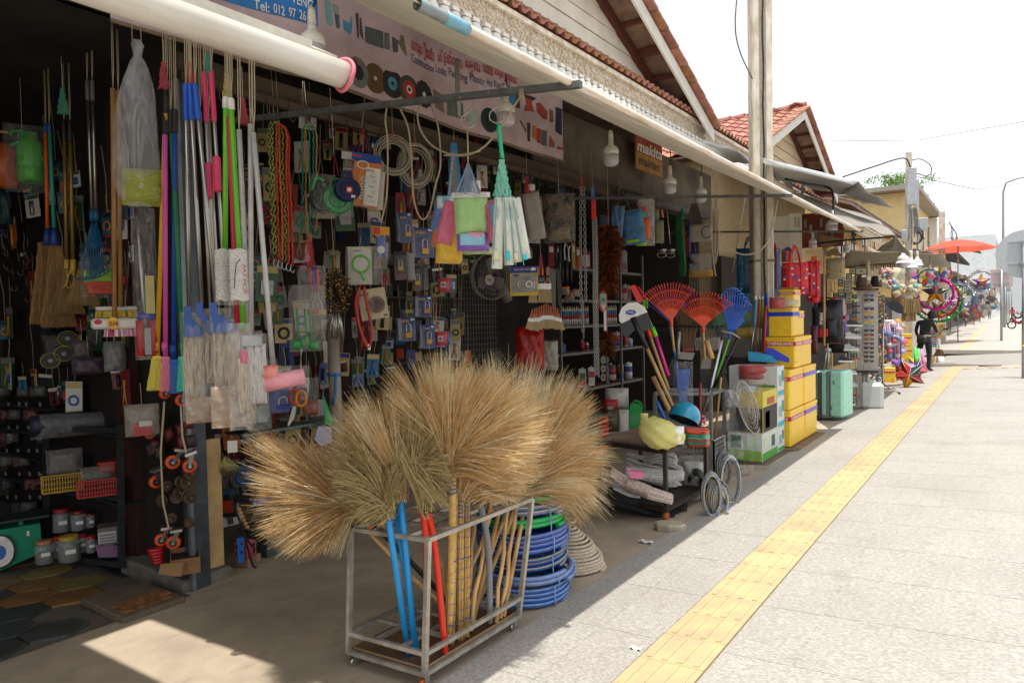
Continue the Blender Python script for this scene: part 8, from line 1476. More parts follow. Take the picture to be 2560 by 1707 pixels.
zl=[zg(-2.4)+.03,IZ(1500,1008,-2.36),IZ(1500,742,-2.36),IZ(1490,530,-2.38),IZ(1485,332,-2.4)]
ybox('bottom near yellow box of the tall stack beside the cartons',-2.9,-2.36,9.49,10.23,zl[0],zl[1]);ybox('bottom far yellow box with purple tape, on the timber board',-2.9,-2.35,10.24,10.95,zl[0],zl[1],'#6a5cb8',False)
ybox('second level near yellow box with red tape',-2.9,-2.37,9.49,10.22,zl[1],zl[2]);ybox('second level far yellow box with purple tape',-2.9,-2.36,10.23,10.94,zl[1],zl[2],'#6a5cb8',False)
ybox('third level near yellow box lettered in red under the blue taped one',-2.77,-2.38,9.82,10.2,zl[2],zl[3]);ybox('third level far yellow box behind the lettered one',-2.77,-2.39,10.21,10.8,zl[2],zl[3])
ybox('fourth level yellow box with the royal blue tape',-2.74,-2.41,9.82,10.18,zl[3],zl[4],'#1c3cb8',False);ybox('fourth level smaller yellow box behind the blue taped one',-2.7,-2.43,10.19,10.55,zl[3],IZ(1530,352,-2.43))
ybox('topmost yellow box carrying a strip of wood',-2.66,-2.44,10.05,10.4,zl[4],IZ(1510,212,-2.46));mb=MB().m(WOOD());mb.box((-2.56,10.22,IZ(1510,212,-2.46)+.015),(.2,.12,.025));mb.solo('wood_strip','short strip of brown wood lying on the topmost yellow box','wood')
mb=MB().m(mat('#7a6450',.85,0,.3,5));mb.box((-2.5,10.2,zg(-2.4)+.012),(.5,1.6,.024));mb.solo('floor_board','grey timber board under the yellow boxes','board');mb=MB().m(mat('#6f5c4c',.85,0,.3,5));mb.box((-2.6,8.95,zg(-2.6)+.01),(.5,1.1,.02));mb.solo('floor_board','grey timber board under the printed cartons','board')
for k,(x,y,rx,ry,h,lab,hb)in enumerate(((1095,1025,62,180,'#c8bca8','cream standing fan head wrapped in clear plastic, front one','#28a8cc'),(1160,1125,52,125,'#4c5c64','grey blue fan head wrapped in plastic behind the cream one','#38404c'))):
 it=Item('standing_fan',lab,'fan','I',(x-rx,y-ry,x+rx,1450),-2.62-.12*k,roll=.0);sl=-.25
 for q in(1.,.8,.6,.4,.2):
  it.tube('guard_ring',[(x+rx*q*math.cos(a)+ry*q*math.sin(a)*-sl,y+ry*q*math.sin(a),-.08-.06*(1-q))for a in[i*PI/12 for i in range(25)]],.004 if q<1 else .01,C_(h),sp=False)
 for a_ in range(24):a=a_*PI/12;it.tube('guard_wire',[(x,y,-.15),(x+rx*math.cos(a)-ry*math.sin(a)*sl,y+ry*math.sin(a),-.08)],.0022,C_(h),sp=False,n=4)
 it.pillow('blade',x-rx*.8,y-ry*.8,x+rx*.8,y+ry*.8,.05,C_('#a8b8bc'));it.tube('motor',[(x-30,y+20,.0),(x-70,y,.12)],.06,C_(h),sp=False);it.tube('stem',[(x-20,y+80,.03),(x-50,1390,.03)],.022,C_(hb),sp=False);b=it.mb(C_(hb),True);rr=95*it.k;b.lathe([(rr,0),(rr*.98,.02),(rr*.6,.05),(rr*.2,.09)],24,Matrix.Translation(it.L(x-45+k*40,1440,.03)));b.part('base',it.t);it.pillow('film_cover',x-rx*1.6,y-ry*1.05,x+rx*1.5,1440,.4,FILM,n=12,crinkle=.3)
it=Item('film_bag','loose crumpled clear film lying on the ground beside the fan base','plastic bag','I',(930,1250,1120,1510),-2.5);it.pillow('film',940,1260,1060,1390,.12,FILMD,crinkle=.5);it.pillow('film',1010,1430,1125,1510,.12,FILMD,crinkle=.5);it=Item('film_bag','white film wrapped round bundle left of the wrapped fans','plastic bag','I',(930,900,1010,1240),-2.8);it.pillow('film',930,905,1040,1030,.2,film('#e8e8f0',.4,.2,.9,10),crinkle=.3);it.pillow('film',925,1010,1010,1250,.2,FILMD,crinkle=.3)
def tote(lab,c,box,X,h,mk,strap,d=.12,hh=130):
 x0,y0,x1,y1=box;it=Item('tote_bag',lab,'bag',c,box,X,yaw=.1);it.pillow('body',x0,y0,x1,y1,d,mat(h,.4,var=.12,scale=8,bump=.2),sq=8.,crinkle=.04);cx=(x0+x1)/2;w=x1-x0
 for o in(-1,1):it.tube('handle',[(cx-w*.22,y1-10,-d*.52),(cx-w*.2,y0,-d*.5),(cx+o*8,y0-hh,-.02),(cx+w*.2,y0,-d*.5),(cx+w*.22,y1-10,-d*.52)]if o<0 else[(cx-w*.2,y0,d*.4),(cx+8,y0-hh+8,.02),(cx+w*.2,y0,d*.4)],.014,C_(strap),n=4)
 rr=random.Random(len(lab))
 for i in range(mk[0]):
  x=x0+12+rr.random()*(w-24);y=y0+15+(y1-y0-30)*rr.random();hcol=mk[1][i%len(mk[1])]
  if abs(abs(x-cx)-w*.21)<14:continue
  edge=min(1,(1-abs((x-cx)/(w/2))**8))*min(1,1-abs((y-(y0+y1)/2)/((y1-y0)/2))**8);o=-d/2*max(0,edge)**.5-.006
  if mk[2]=='ring':it.ring('printed_mark',x,y,9,9,.003,C_(hcol),d=o)
  else:it.poly('printed_mark',[(x-16,y-8),(x+6,y-14),(x+16,y+4),(x-2,y+13)],.004,C_(hcol),off=o)
 it.tube('piping',[(x0+4,y0+6,-d*.2),(x1-4,y0+6,-d*.2)],.008,C_(strap),sp=False);return it
tote('large blue ring patterned shopping bag hanging under the concrete pole','O',(700,690,1010,1240),-3.25,'#0d5478',(46,['#8ca82c','#b04c5c','#6cb4c8'],'ring'),'#0e4a80');tote('second blue ring patterned shopping bag overlapping at the right','O',(1040,690,1225,1200),-3.15,'#0d5c88',(22,['#8ca82c','#b8b8b8'],'ring'),'#a01c2c',hh=40);tote('lower blue patterned bag hanging beneath the upper pair','O',(680,1160,1200,1480),-3.45,'#0c4464',(30,['#8ca82c','#a83c4c'],'ring'),'#0e4a80',hh=10)
tote('bright red shopping bag with white and blue leaf prints, front one','O',(1262,865,1560,1260),-3.0,'#cc1c28',(34,['#2c4c94','#d8c8c8','#28407c'],'p'),'#e03018',hh=210);tote('bright red shopping bag with leaf prints behind at the right','O',(1560,845,1712,1350),-2.95,'#d01c24',(20,['#d8c8c8','#2c4c94'],'p'),'#d82820',hh=30);tote('small blue and orange checked bag left of the red bags','O',(1250,700,1380,860),-3.3,'#b84c24',(0,[],'p'),'#1c2c84',hh=10)
simple('cabinet','tall cream ventilated electric cabinet behind the shopping bags','cabinet','O',(1160,280,1480,830),-3.6,[('b','side',1160,300,1340,830,.2,'#b8ac90'),('b','front',1335,280,1480,830,.22,'#c4b89c'),('b','vent',1395,320,1420,440,.23,'#9c9078'),('b','vent',1430,330,1460,450,.23,'#9c9078'),('b','door',1390,480,1450,700,.23,'#cabfa6')])
for pts,r,h,lab in(([(470,80),(440,330),(520,560),(680,735),(850,765),(1010,690),(1110,520),(1200,90)],.008,'#b5ad9c','pale rope swagged in a deep curve across the concrete pole'),([(430,90),(470,500),(450,800),(425,870),(430,700),(440,300)],.006,'#a89c88','thin doubled rope hanging beside the deep swag'),([(390,100),(385,500),(410,850),(440,1030)],.006,'#b5ad9c','thin rope with a loose end right of the white printed sack')):
 A_=[PY(*px('O',*q),7.9)for q in pts];t=thing('slack_rope',lab,'rope',A_[-1]);mb=MB().m(mat(h,.8));mb.tube(smooth_path(A_,8),r,6);mb.part('cord',t)
t=thing('pole_hook','long thin reaching pole with a black end slanting in front of the dark doorway','pole',pp('O',600,1100,-3.6));mb=MB().m(mat('#b0a890',.6));mb.tube([pp('O',810,20,-3.6),pp('O',730,470,-3.6),pp('O',640,990,-3.6)],[.006,.012,.01],6);mb.part('shaft',t)
S=simple
XJ=-2.9
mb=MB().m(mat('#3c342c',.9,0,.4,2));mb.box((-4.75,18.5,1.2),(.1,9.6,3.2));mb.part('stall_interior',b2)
it=S('backpack','black sport backpack with white lettering hanging in the pile behind the pole','backpack','J',(200,700,370,1010),-3.0,[('p','main_bag',240,700,400,1000,.3,'#1c1c20'),('p','front_pocket',205,745,300,960,.16,'#242428',-.14),('p','side_pocket',290,830,360,950,.14,'#2c2c30',-.16),('t','strap',[(220,740),(250,690),(320,690),(380,760)],.02,'#18181a',1),('r','swoosh',318,858,12,5,.004,'#d0d0d0')]);it.text('NIKE',265,830,34,WHITE(),w=80,off=-.26,roll=PI/2,bold=.02)
for(b,h,n,lab)in(((300,880,410,1005),'#a86c88','bag','dusty pink bag under the black backpack'),((320,940,440,1070),'#18181c','bag','second black bag hanging lowest in the pile'),((375,800,450,940),'#8878b0','packet','lavender packed cloth right of the backpack'),((340,690,425,850),'#b8a0a8','scarf','floral scarf with red ends behind the backpack'),((300,885,360,945),'#8c7c1c','bag','mustard bag corner between the black bags'),((190,880,235,1080),'#5c1c2c','sleeve','dark red patterned sleeve left of the pole')):S(n,lab,n,'J',b,-3.05,[('p','body',*b,.16,h)])
it=S('gloves','bright red glove gripping the thin wooden pole','gloves','J',(230,885,302,965),-2.75,[('p','palm',240,905,290,960,.08,'#cc1424')]+[('t','finger',[(285,905+k*13),(303,910+k*13)],.014,'#cc1424')for k in range(4)])
for k,(x0,y0,x1,y1)in enumerate(((325,680,370,730),(405,808,435,835),(190,680,240,720))):S('red_cuff',('red glove tip above the backpack','red cuff at the right of the lavender packet','red cloth end left of the pole')[k],'gloves','J',(x0,y0,x1,y1),-2.9,[('p','cloth',x0,y0,x1,y1,.08,'#cc1828')])
S('wooden_pole','thin upright wooden pole in front of the bags and straw hats','pole','J',(272,380,290,1020),-2.7,[('t','shaft',[(283,380),(280,1020)],.018,WOOD())])
it=S('straw_bag','cream woven straw bag with golden band hung beside the pole','bag','J',(295,400,420,560),-3.0,[('p','body',300,405,420,555,.2,mat('#c0b08c',.9,0,.3,40,.5)),('b','band',290,495,400,505,.2,'#b08c3c')]);S('wooden_clogs','pale wooden handles hanging in loops under the straw bag','handles','J',(310,555,365,670),-3.0,[('r','loop',345,600,12,45,.012,'#c8a878'),('r','loop',318,620,12,45,.012,'#b89868')])
for k,pts in enumerate(([(245,250),(290,395),(330,395)],[(285,370),(360,330),(400,400),(330,385)],[(240,230),(410,280),(300,340)])):S('bunting',('brown paper triangle left above the straw bag','tan hanging cloth triangle over the wire grid','beige bunting strip under the grey awning')[k],'bunting','J',(240,230,410,400),-3.3-.1*k,[('y','cloth',pts,.01,'#8c7450')])
wg2=S('wire_grid','small white wire grid panel beside the straw bag','wire grid','J',(155,350,290,470),-3.35,[('t','wire',[(160+k*16,350),(160+k*16,470)],.005,'#b0b0a8')for k in range(9)]+[('t','wire',[(155,352+k*16),(290,352+k*16)],.005,'#b0b0a8')for k in range(8)])
S('poster_wall','orange red backing board with small grey goods above the backpack','board','J',(130,90,400,330),-4.0,[('b','board',130,90,400,330,.03,'#7c3424')]+[('b','goods',150+k*34,130+(k%3)*40,168+k*34,190+(k%3)*40,.05,('#8c8c88','#b0a080','#6c7078')[k%3],-.04)for k in range(7)])
for k,(x,y,w,h)in enumerate(((480,498,42,46),(455,535,38,44),(540,500,76,50),(445,610,50,90),(510,560,30,70),(455,690,48,80),(395,560,30,90),(460,780,40,60),(400,650,40,50))):
 it=S('butterfly_frame',('small square','lower small square','wide top','tall left','narrow middle','tall lower left','narrow dark','lowest','grey backed')[k]+' framed butterfly picture behind the sunglasses','picture frame','J',(x-w/2,y-h/2,x+w/2,y+h/2),-3.6,[('b','frame',x-w/2,y-h/2,x+w/2,y+h/2,.03,'#1c1814'),('b','mount',x-w/2+5,y-h/2+5,x+w/2-5,y+h/2-5,.034,'#b0a890')],grp='framed butterflies')
 for j in range(1 if h<60 else 3):yy=y+(j-(0 if h<60 else 1))*h*.28;it.poly('butterfly',[(x,yy),(x-9,yy-8),(x-7,yy+6),(x,yy+2),(x+7,yy+6),(x+9,yy-8)],.004,C_('#4c3420'),off=-.02)
S('bead_string','row of amber and red bead strings hanging above the masks','beads','J',(545,440,770,505),-3.4,[('t','bead_strand',[(550+k*11,445),(551+k*11,470+(k*7)%26)],.016,('#a85c28','#8c2420','#c08c3c','#6c4430')[k%4])for k in range(20)])
sx=S('sunglasses_stand','tall rotating display column covered with rows of sunglasses','display stand','J',(495,625,660,1290),-2.35,[('b','side_panel',518,632,552,1195,.05,'#b8b4ac'),('b','side_panel',632,632,650,1195,.05,'#b0aca4',.05),('b','mirror_panel',556,635,632,1195,.04,'#bcb8b0',.02),('b','base_plate',512,1193,650,1205,.3,'#26262a'),('b','top_plate',500,622,655,633,.3,'#26262a'),('t','stem',[(560,1205),(560,1285)],.03,'#a8a8a4'),('t','stem',[(582,1205),(582,1285)],.03,'#a8a8a4')])
GLC=['#5c4a6c','#1c1c20','#c0bcb4','#3c2c5c','#c89c1c','#6c5c78','#c8a81c','#7c9098','#38383c','#7c3c2c','#8c5a3c','#6c4038','#242428','#6a4428','#2c2c2c','#50504c','#3c302c']
for k in range(16):
 y=668+k*30.5;t=Item('sunglasses','pair of sunglasses, row %s from the top of the display column'%nm[k],'sunglasses','J',(560,y-10,630,y+14),-2.28,'sunglasses on the display column');m=C_(GLC[k],rough=.15)
 for x in(577,612):t.disc('lens',x,y+2,15,10,.008,m,n=12)
 t.tube('bridge',[(562,y-5),(628,y-5)],.007,m,sp=False)
for k in range(30):
 x,y=(655+(k%2)*22,650+(k//2)*36)if k<28 else(500,700+(k-28)*200);t=Item('sunglasses','coloured sunglasses seen edge on, %s level, %s column at the side of the display'%(nm[k//2],('inner','outer')[k%2]),'sunglasses','J',(x,y,x+22,y+12),-2.4,'sunglasses on the display sides');m=C_(R.choice(('#d8d8d8','#c82c2c','#e0b020','#1c1c20','#2c5ca8','#6c9c3c','#a8844c')),rough=.2);t.tube('temple',[(x,y),(x+24,y+3)],.008,m,sp=False);t.disc('lens',x+2,y+6,7,9,.01,m,n=10)
for k in range(10):y=690+k*46;S('sunglasses','dark sunglasses on the left side rail of the display, %s down'%nm[k],'sunglasses','J',(470,y,530,y+18),-2.5,[('y','front',[(470,y),(530,y+2),(526,y+14),(505,y+8),(480,y+15)],.01,'#a8c81c' if k in(0,8)else('#26241f' if k%3 else '#b86428'))],grp='sunglasses on the left rail')
def hat(lab,x,y,w,h,col,X,band='#3c2c20'):
 it=Item('hat',lab,'hat','J',(x-w/2,y-h,x+w/2,y),X);b=it.mb(mat(col,.85,0,.2,20,.3),True);r_=w/2*it.k;hh=h*it.k;b.lathe([(r_,.02),(r_*.98,-.01+.0),(r_*.6,.02),(r_*.56,hh*.5),(r_*.48,hh*.9),(r_*.2,hh)],22,Matrix.Translation(it.L(x,y)),1,.8);b.part('crown',it.t);b=it.mb(C_(band),True);b.lathe([(r_*.6,.03),(r_*.58,hh*.25)],20,Matrix.Translation(it.L(x,y)),1,.8);b.part('band',it.t)
hat('brown felt cowboy hat with a price tag on top of the sunglasses stand',545,618,125,95,'#5a4436',-2.35);hat('black felt hat behind the brown one on the sunglasses stand',635,605,90,75,'#1c1c1c',-2.45);hat('light brown hat low behind the felt hats',590,628,90,40,'#7c5434',-2.3);S('price_tag','white price tag stuck on the crown of the brown felt hat','tag','J',(545,525,572,540),-2.2,[('b','card',546,526,572,540,.004,WHITE())])
it=S('water_container','translucent white plastic jerrycan standing on the sunlit pavement','container','J',(537,1275,690,1460),'g',[]);b=it.mb(mat('#c9ccc8',.4,var=.05,trans=.3));b.box((0,0,0),(it.w,it.w*.8,it.h),bev=.06);b.part('body',it.t);it.box('mouth',600,1262,640,1280,.1,C_('#c8ccc8'),bev=.01)
it=S('suitcase','mint green hard shell suitcase with grey zip band standing upright','suitcase','J',(255,1185,445,1540),-2.45,[],yaw=-.35);MT=C_('#98d2bc',rough=.3)
for(x0,x1,o)in((258,340,0),(352,445,0)):b=it.mb(MT);a=it.L(x0,1190);c=it.L(x1,1508);b.box(((a.x+c.x)/2,0,(a.z+c.z)/2),(c.x-a.x,.48,a.z-c.z),bev=.035);b.part('shell',it.t)
it.box('zip_band',338,1192,354,1506,.49,C_('#6c7078'));it.box('zip_band',345,1186,349,1510,.5,C_('#8c9094'))
for(x,y)in((290,1265),(385,1270),(275,1440),(370,1445)):it.box('corner_bumper',x-6,y-18,x+6,y+14,.5,C_('#5c8c80'),bev=.01)
for x in(270,375):it.disc('wheel',x,1522,14,17,.06,C_('#3c3c40'),off=-.2)
it.tube('telescopic_handle',[(285,1190),(300,1045)],.014,STEEL(),sp=False);it.tube('telescopic_handle',[(305,1190),(318,1045)],.014,STEEL(),sp=False);it.tube('handle_grip',[(292,1050),(325,1048)],.03,C_('#a8acac'),sp=False)
S('suitcase','dark suitcase edge standing left of the mint one','suitcase','J',(238,1195,262,1520),-2.65,[('b','shell',238,1200,264,1520,.3,'#26282c')])
sr=Item('shoe_rack','slim wire shoe rack between the suitcase and the sunglasses','rack','J',(330,820,545,1520),-2.6)
for(x,y0,y1)in((340,1040,1160),(448,860,1480),(485,880,1500)):sr.tube('upright',[(x,y0),(x+20 if x>400 else x,y1)],.008,METAL(),sp=False)
for k,(x,y,h,lab)in enumerate(((490,870,'#2c2f34','charcoal trainer on the top tier of the shoe rack'),(480,955,'#c8c8c4','white trainer on the second tier of the shoe rack'),(470,1040,'#b8bcc0','silver grey trainer on the third tier of the shoe rack'),(430,1120,'#242428','black canvas shoe with white sole on the fourth tier'),(460,1205,'#c0c0bc','white trainer on the fifth tier of the shoe rack'),(470,1290,'#c8ccd0','white trainer on the sixth tier of the shoe rack'),(480,1370,'#d88058','orange and white trainer low on the shoe rack'),(455,1420,'#484c54','grey sandal near the bottom of the shoe rack'),(450,1495,'#3c54b0','blue and orange shoe lying at the rack foot'))):
 w=105-k*4;t=Item('shoe',lab,'shoe','J',(x-w/2,y-35,x+w/2,y+18),-2.45,'shoes on the wire rack');t.poly('upper',[(x-w*.45,y),(x-w*.42,y-28),(x-w*.2,y-34),(x+w*.1,y-18),(x+w*.45,y-4),(x+w*.5,y+6)],.1,C_(h));t.box('sole',x-w*.48,y+2,x+w*.52,y+15,.12,WHITE(),bev=.004);sr.tube('tier',[(x-w*.6,y+17),(x+w*.6,y+22)],.006,METAL(),sp=False)
S('tripod_stand','chrome tripod foot of a display stand on the pavement','stand','J',(690,880,810,1360),-2.1,[('t','pole',[(700,880),(697,1295)],.018,STEEL()),('t','leg',[(697,1290),(800,1350)],.016,STEEL()),('t','leg',[(697,1290),(650,1330)],.016,STEEL()),('t','rubber_foot',[(793,1346),(806,1354)],.022,'#242424')])
def cluster(lab,name,cat,box,X,cols,n,s=22,d=.2):
 x0,y0,x1,y1=box;it=Item(name,lab,cat,'J',box,X)
 for k in range(n):
  x,y=R.uniform(x0+s*.5,x1-s*.5),R.uniform(y0+s*.5,y1-s*.5);w,h=R.uniform(.5,1)*s,R.uniform(.6,1.2)*s;a=it.L(x,y,R.uniform(-d,d)/2);b=it.mb(C_(cols[k%len(cols)]));b.pillow(w*it.k,h*it.k,.06,Matrix.Translation(a)@Matrix.Rotation(R.uniform(0,3),4,'Y'),4,sq=2.5);b.part('piece',it.t)
 return it
cluster('bunch of pale pink and cream cloth toys below the bead strings','soft_toys','toys',(665,475,785,630),-2.5,['#c88ca0','#c0b090','#8cb0b8','#b8a890','#a85c50'],26,34);cluster('cluster of round cream and beige woven purses on long cords','woven_purses','purses',(762,550,960,690),-2.3,['#c8bc98','#b09c70','#d0c8b0','#7cb0a8','#c4a878'],26,48);S('cord_bundle','long pale cords holding the woven purses','cords','J',(790,455,900,560),-2.3,[('t','cord',[(838+k*3,460),(790+k*11,560)],.008,'#a8a890')for k in range(10)])
cluster('bright pink and blue cloth hats hanging under the cone lamps','cloth_hat','hat',(845,480,935,585),-2.25,['#e078a8','#3c4cc0','#e890b0','#2c3c98'],10,50);it=S('visor_hat','dark striped woven sun visor hanging under the soft toys','hat','J',(720,700,832,800),-2.2,[('y','brim',[(720,722),(760,704),(800,715),(828,745),(830,800),(790,790),(745,760)],.05,'#23282e')]+[('t','weave',[(725+k*9,722-k*1),(820-k*4,790-k*9)],.006,'#4c5864')for k in range(7)])
it=Item('grass_skirt','brown fringed cloth skirts hanging in two tiers','skirt','J',(820,690,950,845),-2.35);it.strands('fringe',885,690,100,790,130,240,[mat('#7c6440',.8),mat('#94784c',.8)],r=.008,d=.06);it.strands('fringe',875,760,80,845,90,200,[mat('#7c6440',.8),mat('#94784c',.8)],r=.008,d=.06)
cluster('rows of small colourful trinkets beside the sunglasses','trinkets','trinkets',(660,640,730,1200),-2.6,['#c83c3c','#3c6cb0','#d8a83c','#5ca060','#c8c8c0','#2c2c30'],70,18);cluster('tangle of pink and blue ribbons hanging under the sunglasses column','ribbons','ribbons',(590,1200,700,1290),-2.4,['#c86c9c','#6c98c8','#c8c070','#7cb080'],26,20)
it=cluster('wrapped toy swords and kites in pink and grey film beside the stand','wrapped_toys','toys',(705,840,830,1140),-2.3,['#c8b0bc','#d0607c','#7c88b8','#b8b8c4','#d8c0c8'],30,44);[it.tube('toy_shaft',[(712+k*14,860),(735+k*11,1130)],.02,C_(('#9098b8','#d0607c','#c4c4d0','#5c6890')[k%4]),sp=False)for k in range(8)];it.pillow('white_header',708,838,770,865,.04,WHITE())
cluster('pink and clear wrapped toys beside the yellow boxes','wrapped_toys','toys',(785,950,860,1120),-2.15,['#d0b8c8','#e06c9c','#b8a8d8','#c8c8cc'],16,44);cluster('purple and yellow soft balls low beside the wrapped toys','soft_balls','balls',(745,1100,850,1170),-2.1,['#7c4cb8','#d8d048','#9c5cc0'],5,44)
S('foam_box','yellow foam box stack standing among the wrapped toys','box','J',(800,935,890,1110),-2.5,[('b','body',802,935,888,1020,.4,YB2),('b','body',802,1024,888,1110,.4,YB2),('b','tape',801,955,889,965,.41,'#c42c2c'),('b','tape',801,1045,889,1055,.41,'#c42c2c')]);S('foam_box','yellow foam box on the pavement behind the star lanterns','box','J',(705,1170,775,1275),-2.3,[('b','body',706,1172,775,1272,.3,YB2),('b','tape',705,1192,776,1205,.31,'#c42c2c')]);cluster('orange yellow toy and woven basket above the foam boxes','basket','basket',(770,820,850,930),-2.3,['#e8a01c','#b89c6c','#c8a870'],7,44)
for k,(x,h,lab)in enumerate(((918,'#4cc84c','bright green foam tube standing behind the star lanterns'),(938,'#58c070','paler green foam tube beside the bright one'),(960,'#e078b0','pink foam tube leaning right of the green tubes'))):S('foam_tube',lab,'tube','J',(x-8,1030,x+20,1215),-2.1,[('t','tube',[(x,1035+k*4),(x+10+k*8,1210)],.045,h)])
def star(lab,x,y,r,cols,X,c='J',grp='star lanterns',rot=0.,pts=5,deep=.35,inner=.42):
 it=Item('star_lantern',lab,'lantern',c,(x-r,y-r,x+r,y+r),X,grp);rr=r*it.k;ctr=Vector((0,0,0))
 for k in range(pts):
  a=2*PI*k/pts+rot+PI/2;t_=Vector((rr*math.cos(a),0,rr*math.sin(a)));l=Vector((rr*inner*math.cos(a-PI/pts),0,rr*inner*math.sin(a-PI/pts)));q=Vector((rr*inner*math.cos(a+PI/pts),0,rr*inner*math.sin(a+PI/pts)));f=Vector((0,-rr*deep,0));g=Vector((0,rr*deep,0))
  b=it.mb(mat(cols[k%len(cols)],.3,var=.15,trans=.35,bump=.1));b.add([t_,l,q,f,g],[(0,1,3),(0,3,2),(0,4,1),(0,2,4)]);b.part('point',it.t)
  b=it.mb(C_('#d8c890'));b.tube([t_,l,f,t_],.006,4);b.part('edging',it.t)
 return it
def wreath(lab,x,y,r,cols,X,th=14,c='J'):
 it=Item('tinsel_wreath',lab,'wreath',c,(x-r,y-r,x+r,y+r),X,'tinsel wreaths');ms=[mat(h,.18,.5,var=.2)for h in cols];b=it.mb();b.mats=ms;k=it.k
 b.cur=0;b.tube([Vector((r*k*math.cos(a),0,r*k*math.sin(a)))for a in[i*PI/16 for i in range(32)]],th*k*.35,6,closed=True)
 for i in range(int(r*11)):
  a=R.uniform(0,2*PI);ct=Vector((r*k*math.cos(a),0,r*k*math.sin(a)));d=Vector((R.gauss(0,1),R.gauss(0,1),R.gauss(0,1))).normalized()*th*k*R.uniform(.6,1.15);s_=d.orthogonal().normalized()*th*k*.16;b.cur=R.randrange(len(ms));b.add([ct-s_,ct+s_,ct+d+s_*.5,ct+d-s_*.5],[(0,1,2,3)])
 b.part('tinsel',it.t,kind='stuff')
wreath('turquoise tinsel wreath, leftmost and smallest of the hanging ones',1010,548,60,['#1c9cc0','#68d0e0','#1480a0'],-2.0,11);star('multicoloured paper star inside the turquoise wreath',1008,550,52,['#d83c8c','#e8c81c','#d82c1c','#3cb0d8','#e0507c'],-2.0,inner=.6)
wreath('magenta tinsel wreath with a large pink and orange star inside',1060,655,108,['#c81c8c','#e858b8','#a01070'],-2.05,17);star('large pink, orange and navy star inside the magenta wreath',1060,650,95,['#c87090','#3c3c6c','#e09c28','#c8781c','#3c5c3c'],-2.05)
wreath('wide green tinsel wreath, lowest and largest of the hanging ones',1075,705,145,['#1c8c3c','#4cc05c','#106830'],-2.15,16);wreath('deep red tinsel wreath between the magenta and green ones',1075,690,128,['#a8141c','#d83c38','#7c1014'],-2.1,14);star('dark orange and olive star at the bottom of the green wreath',1085,770,80,['#c89c1c','#5c5c2c','#3c4c2c','#a8541c','#c88c1c'],-2.1,rot=PI)
wreath('salmon red tinsel wreath behind the top star',1100,510,62,['#c83c3c','#e07868','#902420'],-2.2,11);star('yellow, blue and red paper star hanging at the top of the wreaths',1095,520,62,['#e8c81c','#d82c2c','#d85ca0','#1c3cc8','#2c54d8'],-2.05)
wreath('silver white tinsel wreath hanging under the parasol edge',1380,575,78,['#c8ccd0','#e8ecf0','#a8acb4','#d0a8c0'],-1.75,18);star('purple and red star with yellow tip inside the silver wreath',1380,572,62,['#d8b040','#8c2c8c','#5c2c7c','#b0284c','#c83c4c'],-1.75)
wreath('blue and silver tinsel wreath behind the green one',1225,670,80,['#5c7cc0','#a8b8d8','#8c9c60'],-2.3,12);star('royal blue star hanging right of the green wreath',1240,690,42,['#2438c0','#3050d8'],-2.2);star('emerald green paper star left of the silver wreath',1300,648,34,['#148c4c','#20a860'],-1.9);wreath('pink and plum tinsel wreath beyond the blue one',1310,690,60,['#a83c7c','#c88cb0','#6c2450'],-2.3,9);star('purple star with yellow cords inside the green wreath',1165,715,50,['#5c2c8c','#7c3ca0','#c8a81c'],-2.2)
star('big ruby and green star lantern lying in front of the pile',875,1225,112,['#b01c2c','#c82c3c','#d8a01c','#8c1c28','#284c60'],-1.95,rot=.4,inner=.5,deep=.5);star('violet star lantern at the right of the pile on the ground',920,1190,88,['#8c3c9c','#b04cb0','#5c3c7c','#c84c6c','#7c50b0'],-2.1,rot=.9,inner=.5,deep=.5);star('green and gold star lantern at the left of the pile',835,1190,85,['#1c5c4c','#b83c2c','#c8a02c','#8c2c5c','#2c4c8c'],-2.15,rot=.1,inner=.5,deep=.5);star('yellow and pink star lantern standing on top of the pile',905,1140,60,['#d8b83c','#c85c8c','#c83c50','#a84ca8','#d89c3c'],-2.2,rot=.6,deep=.5)
it=S('stool_stack','stack of striped blue, red and green plastic woven stools','stools','J',(1000,885,1065,1080),-2.35,[('b','seat',1002,905+k*14,1064,914+k*14,.3,('#3c9cc8','#c83c48','#5c4ca8','#3ca86c','#d85c78')[k%5])for k in range(9)]+[('t','leg',[(1008+k*26,1020),(1006+k*27,1085)],.014,'#8c3c3c')for k in range(3)]+[('t','hoop',[(1005,905),(1030,888),(1062,903)],.01,'#3cb85c',1)])
cluster('tan woven baskets hanging behind the stool stack','woven_baskets','baskets',(1000,845,1125,985),-2.5,['#a88c54','#94784c','#b89c64'],18,50);it=Item('broom','short brown broom standing in the white bucket','broom','J',(1050,920,1130,1100),-2.2);it.tube('handle',[(1070,925),(1085,1050)],.014,C_('#a88478'),sp=False);it.strands('bristles',1088,1045,30,1098,80,120,[mat('#6c5030',.8)],r=.008,d=.08)
it=Item('bucket','white plastic bucket at the corner of the last stall','bucket','J',(1065,1095,1118,1172),-2.15);b=it.mb(C_('#d8d8d4'),True);rr=26*it.k;hh=38*it.k;b.lathe([(rr*.8,-hh),(rr,hh),(rr*.94,hh),(rr*.76,-hh*.9)],20);b.part('pail',it.t)
S('paper_bag','pale brown translucent bag beside the white bucket','bag','J',(1010,1090,1062,1190),-2.2,[('p','bag',1010,1092,1062,1190,.2,'#c8a878')]);S('film_bag','small clear plastic bag blown against the corner','plastic bag','J',(1118,1090,1185,1165),-2.2,[('f',1118,1092,1185,1165,.2)]);S('dark_mirror','black oval scooter mirror against the white screen','mirror','J',(1110,888,1148,912),-2.2,[('p','mirror_head',1112,890,1147,911,.05,'#1c1c1c')])
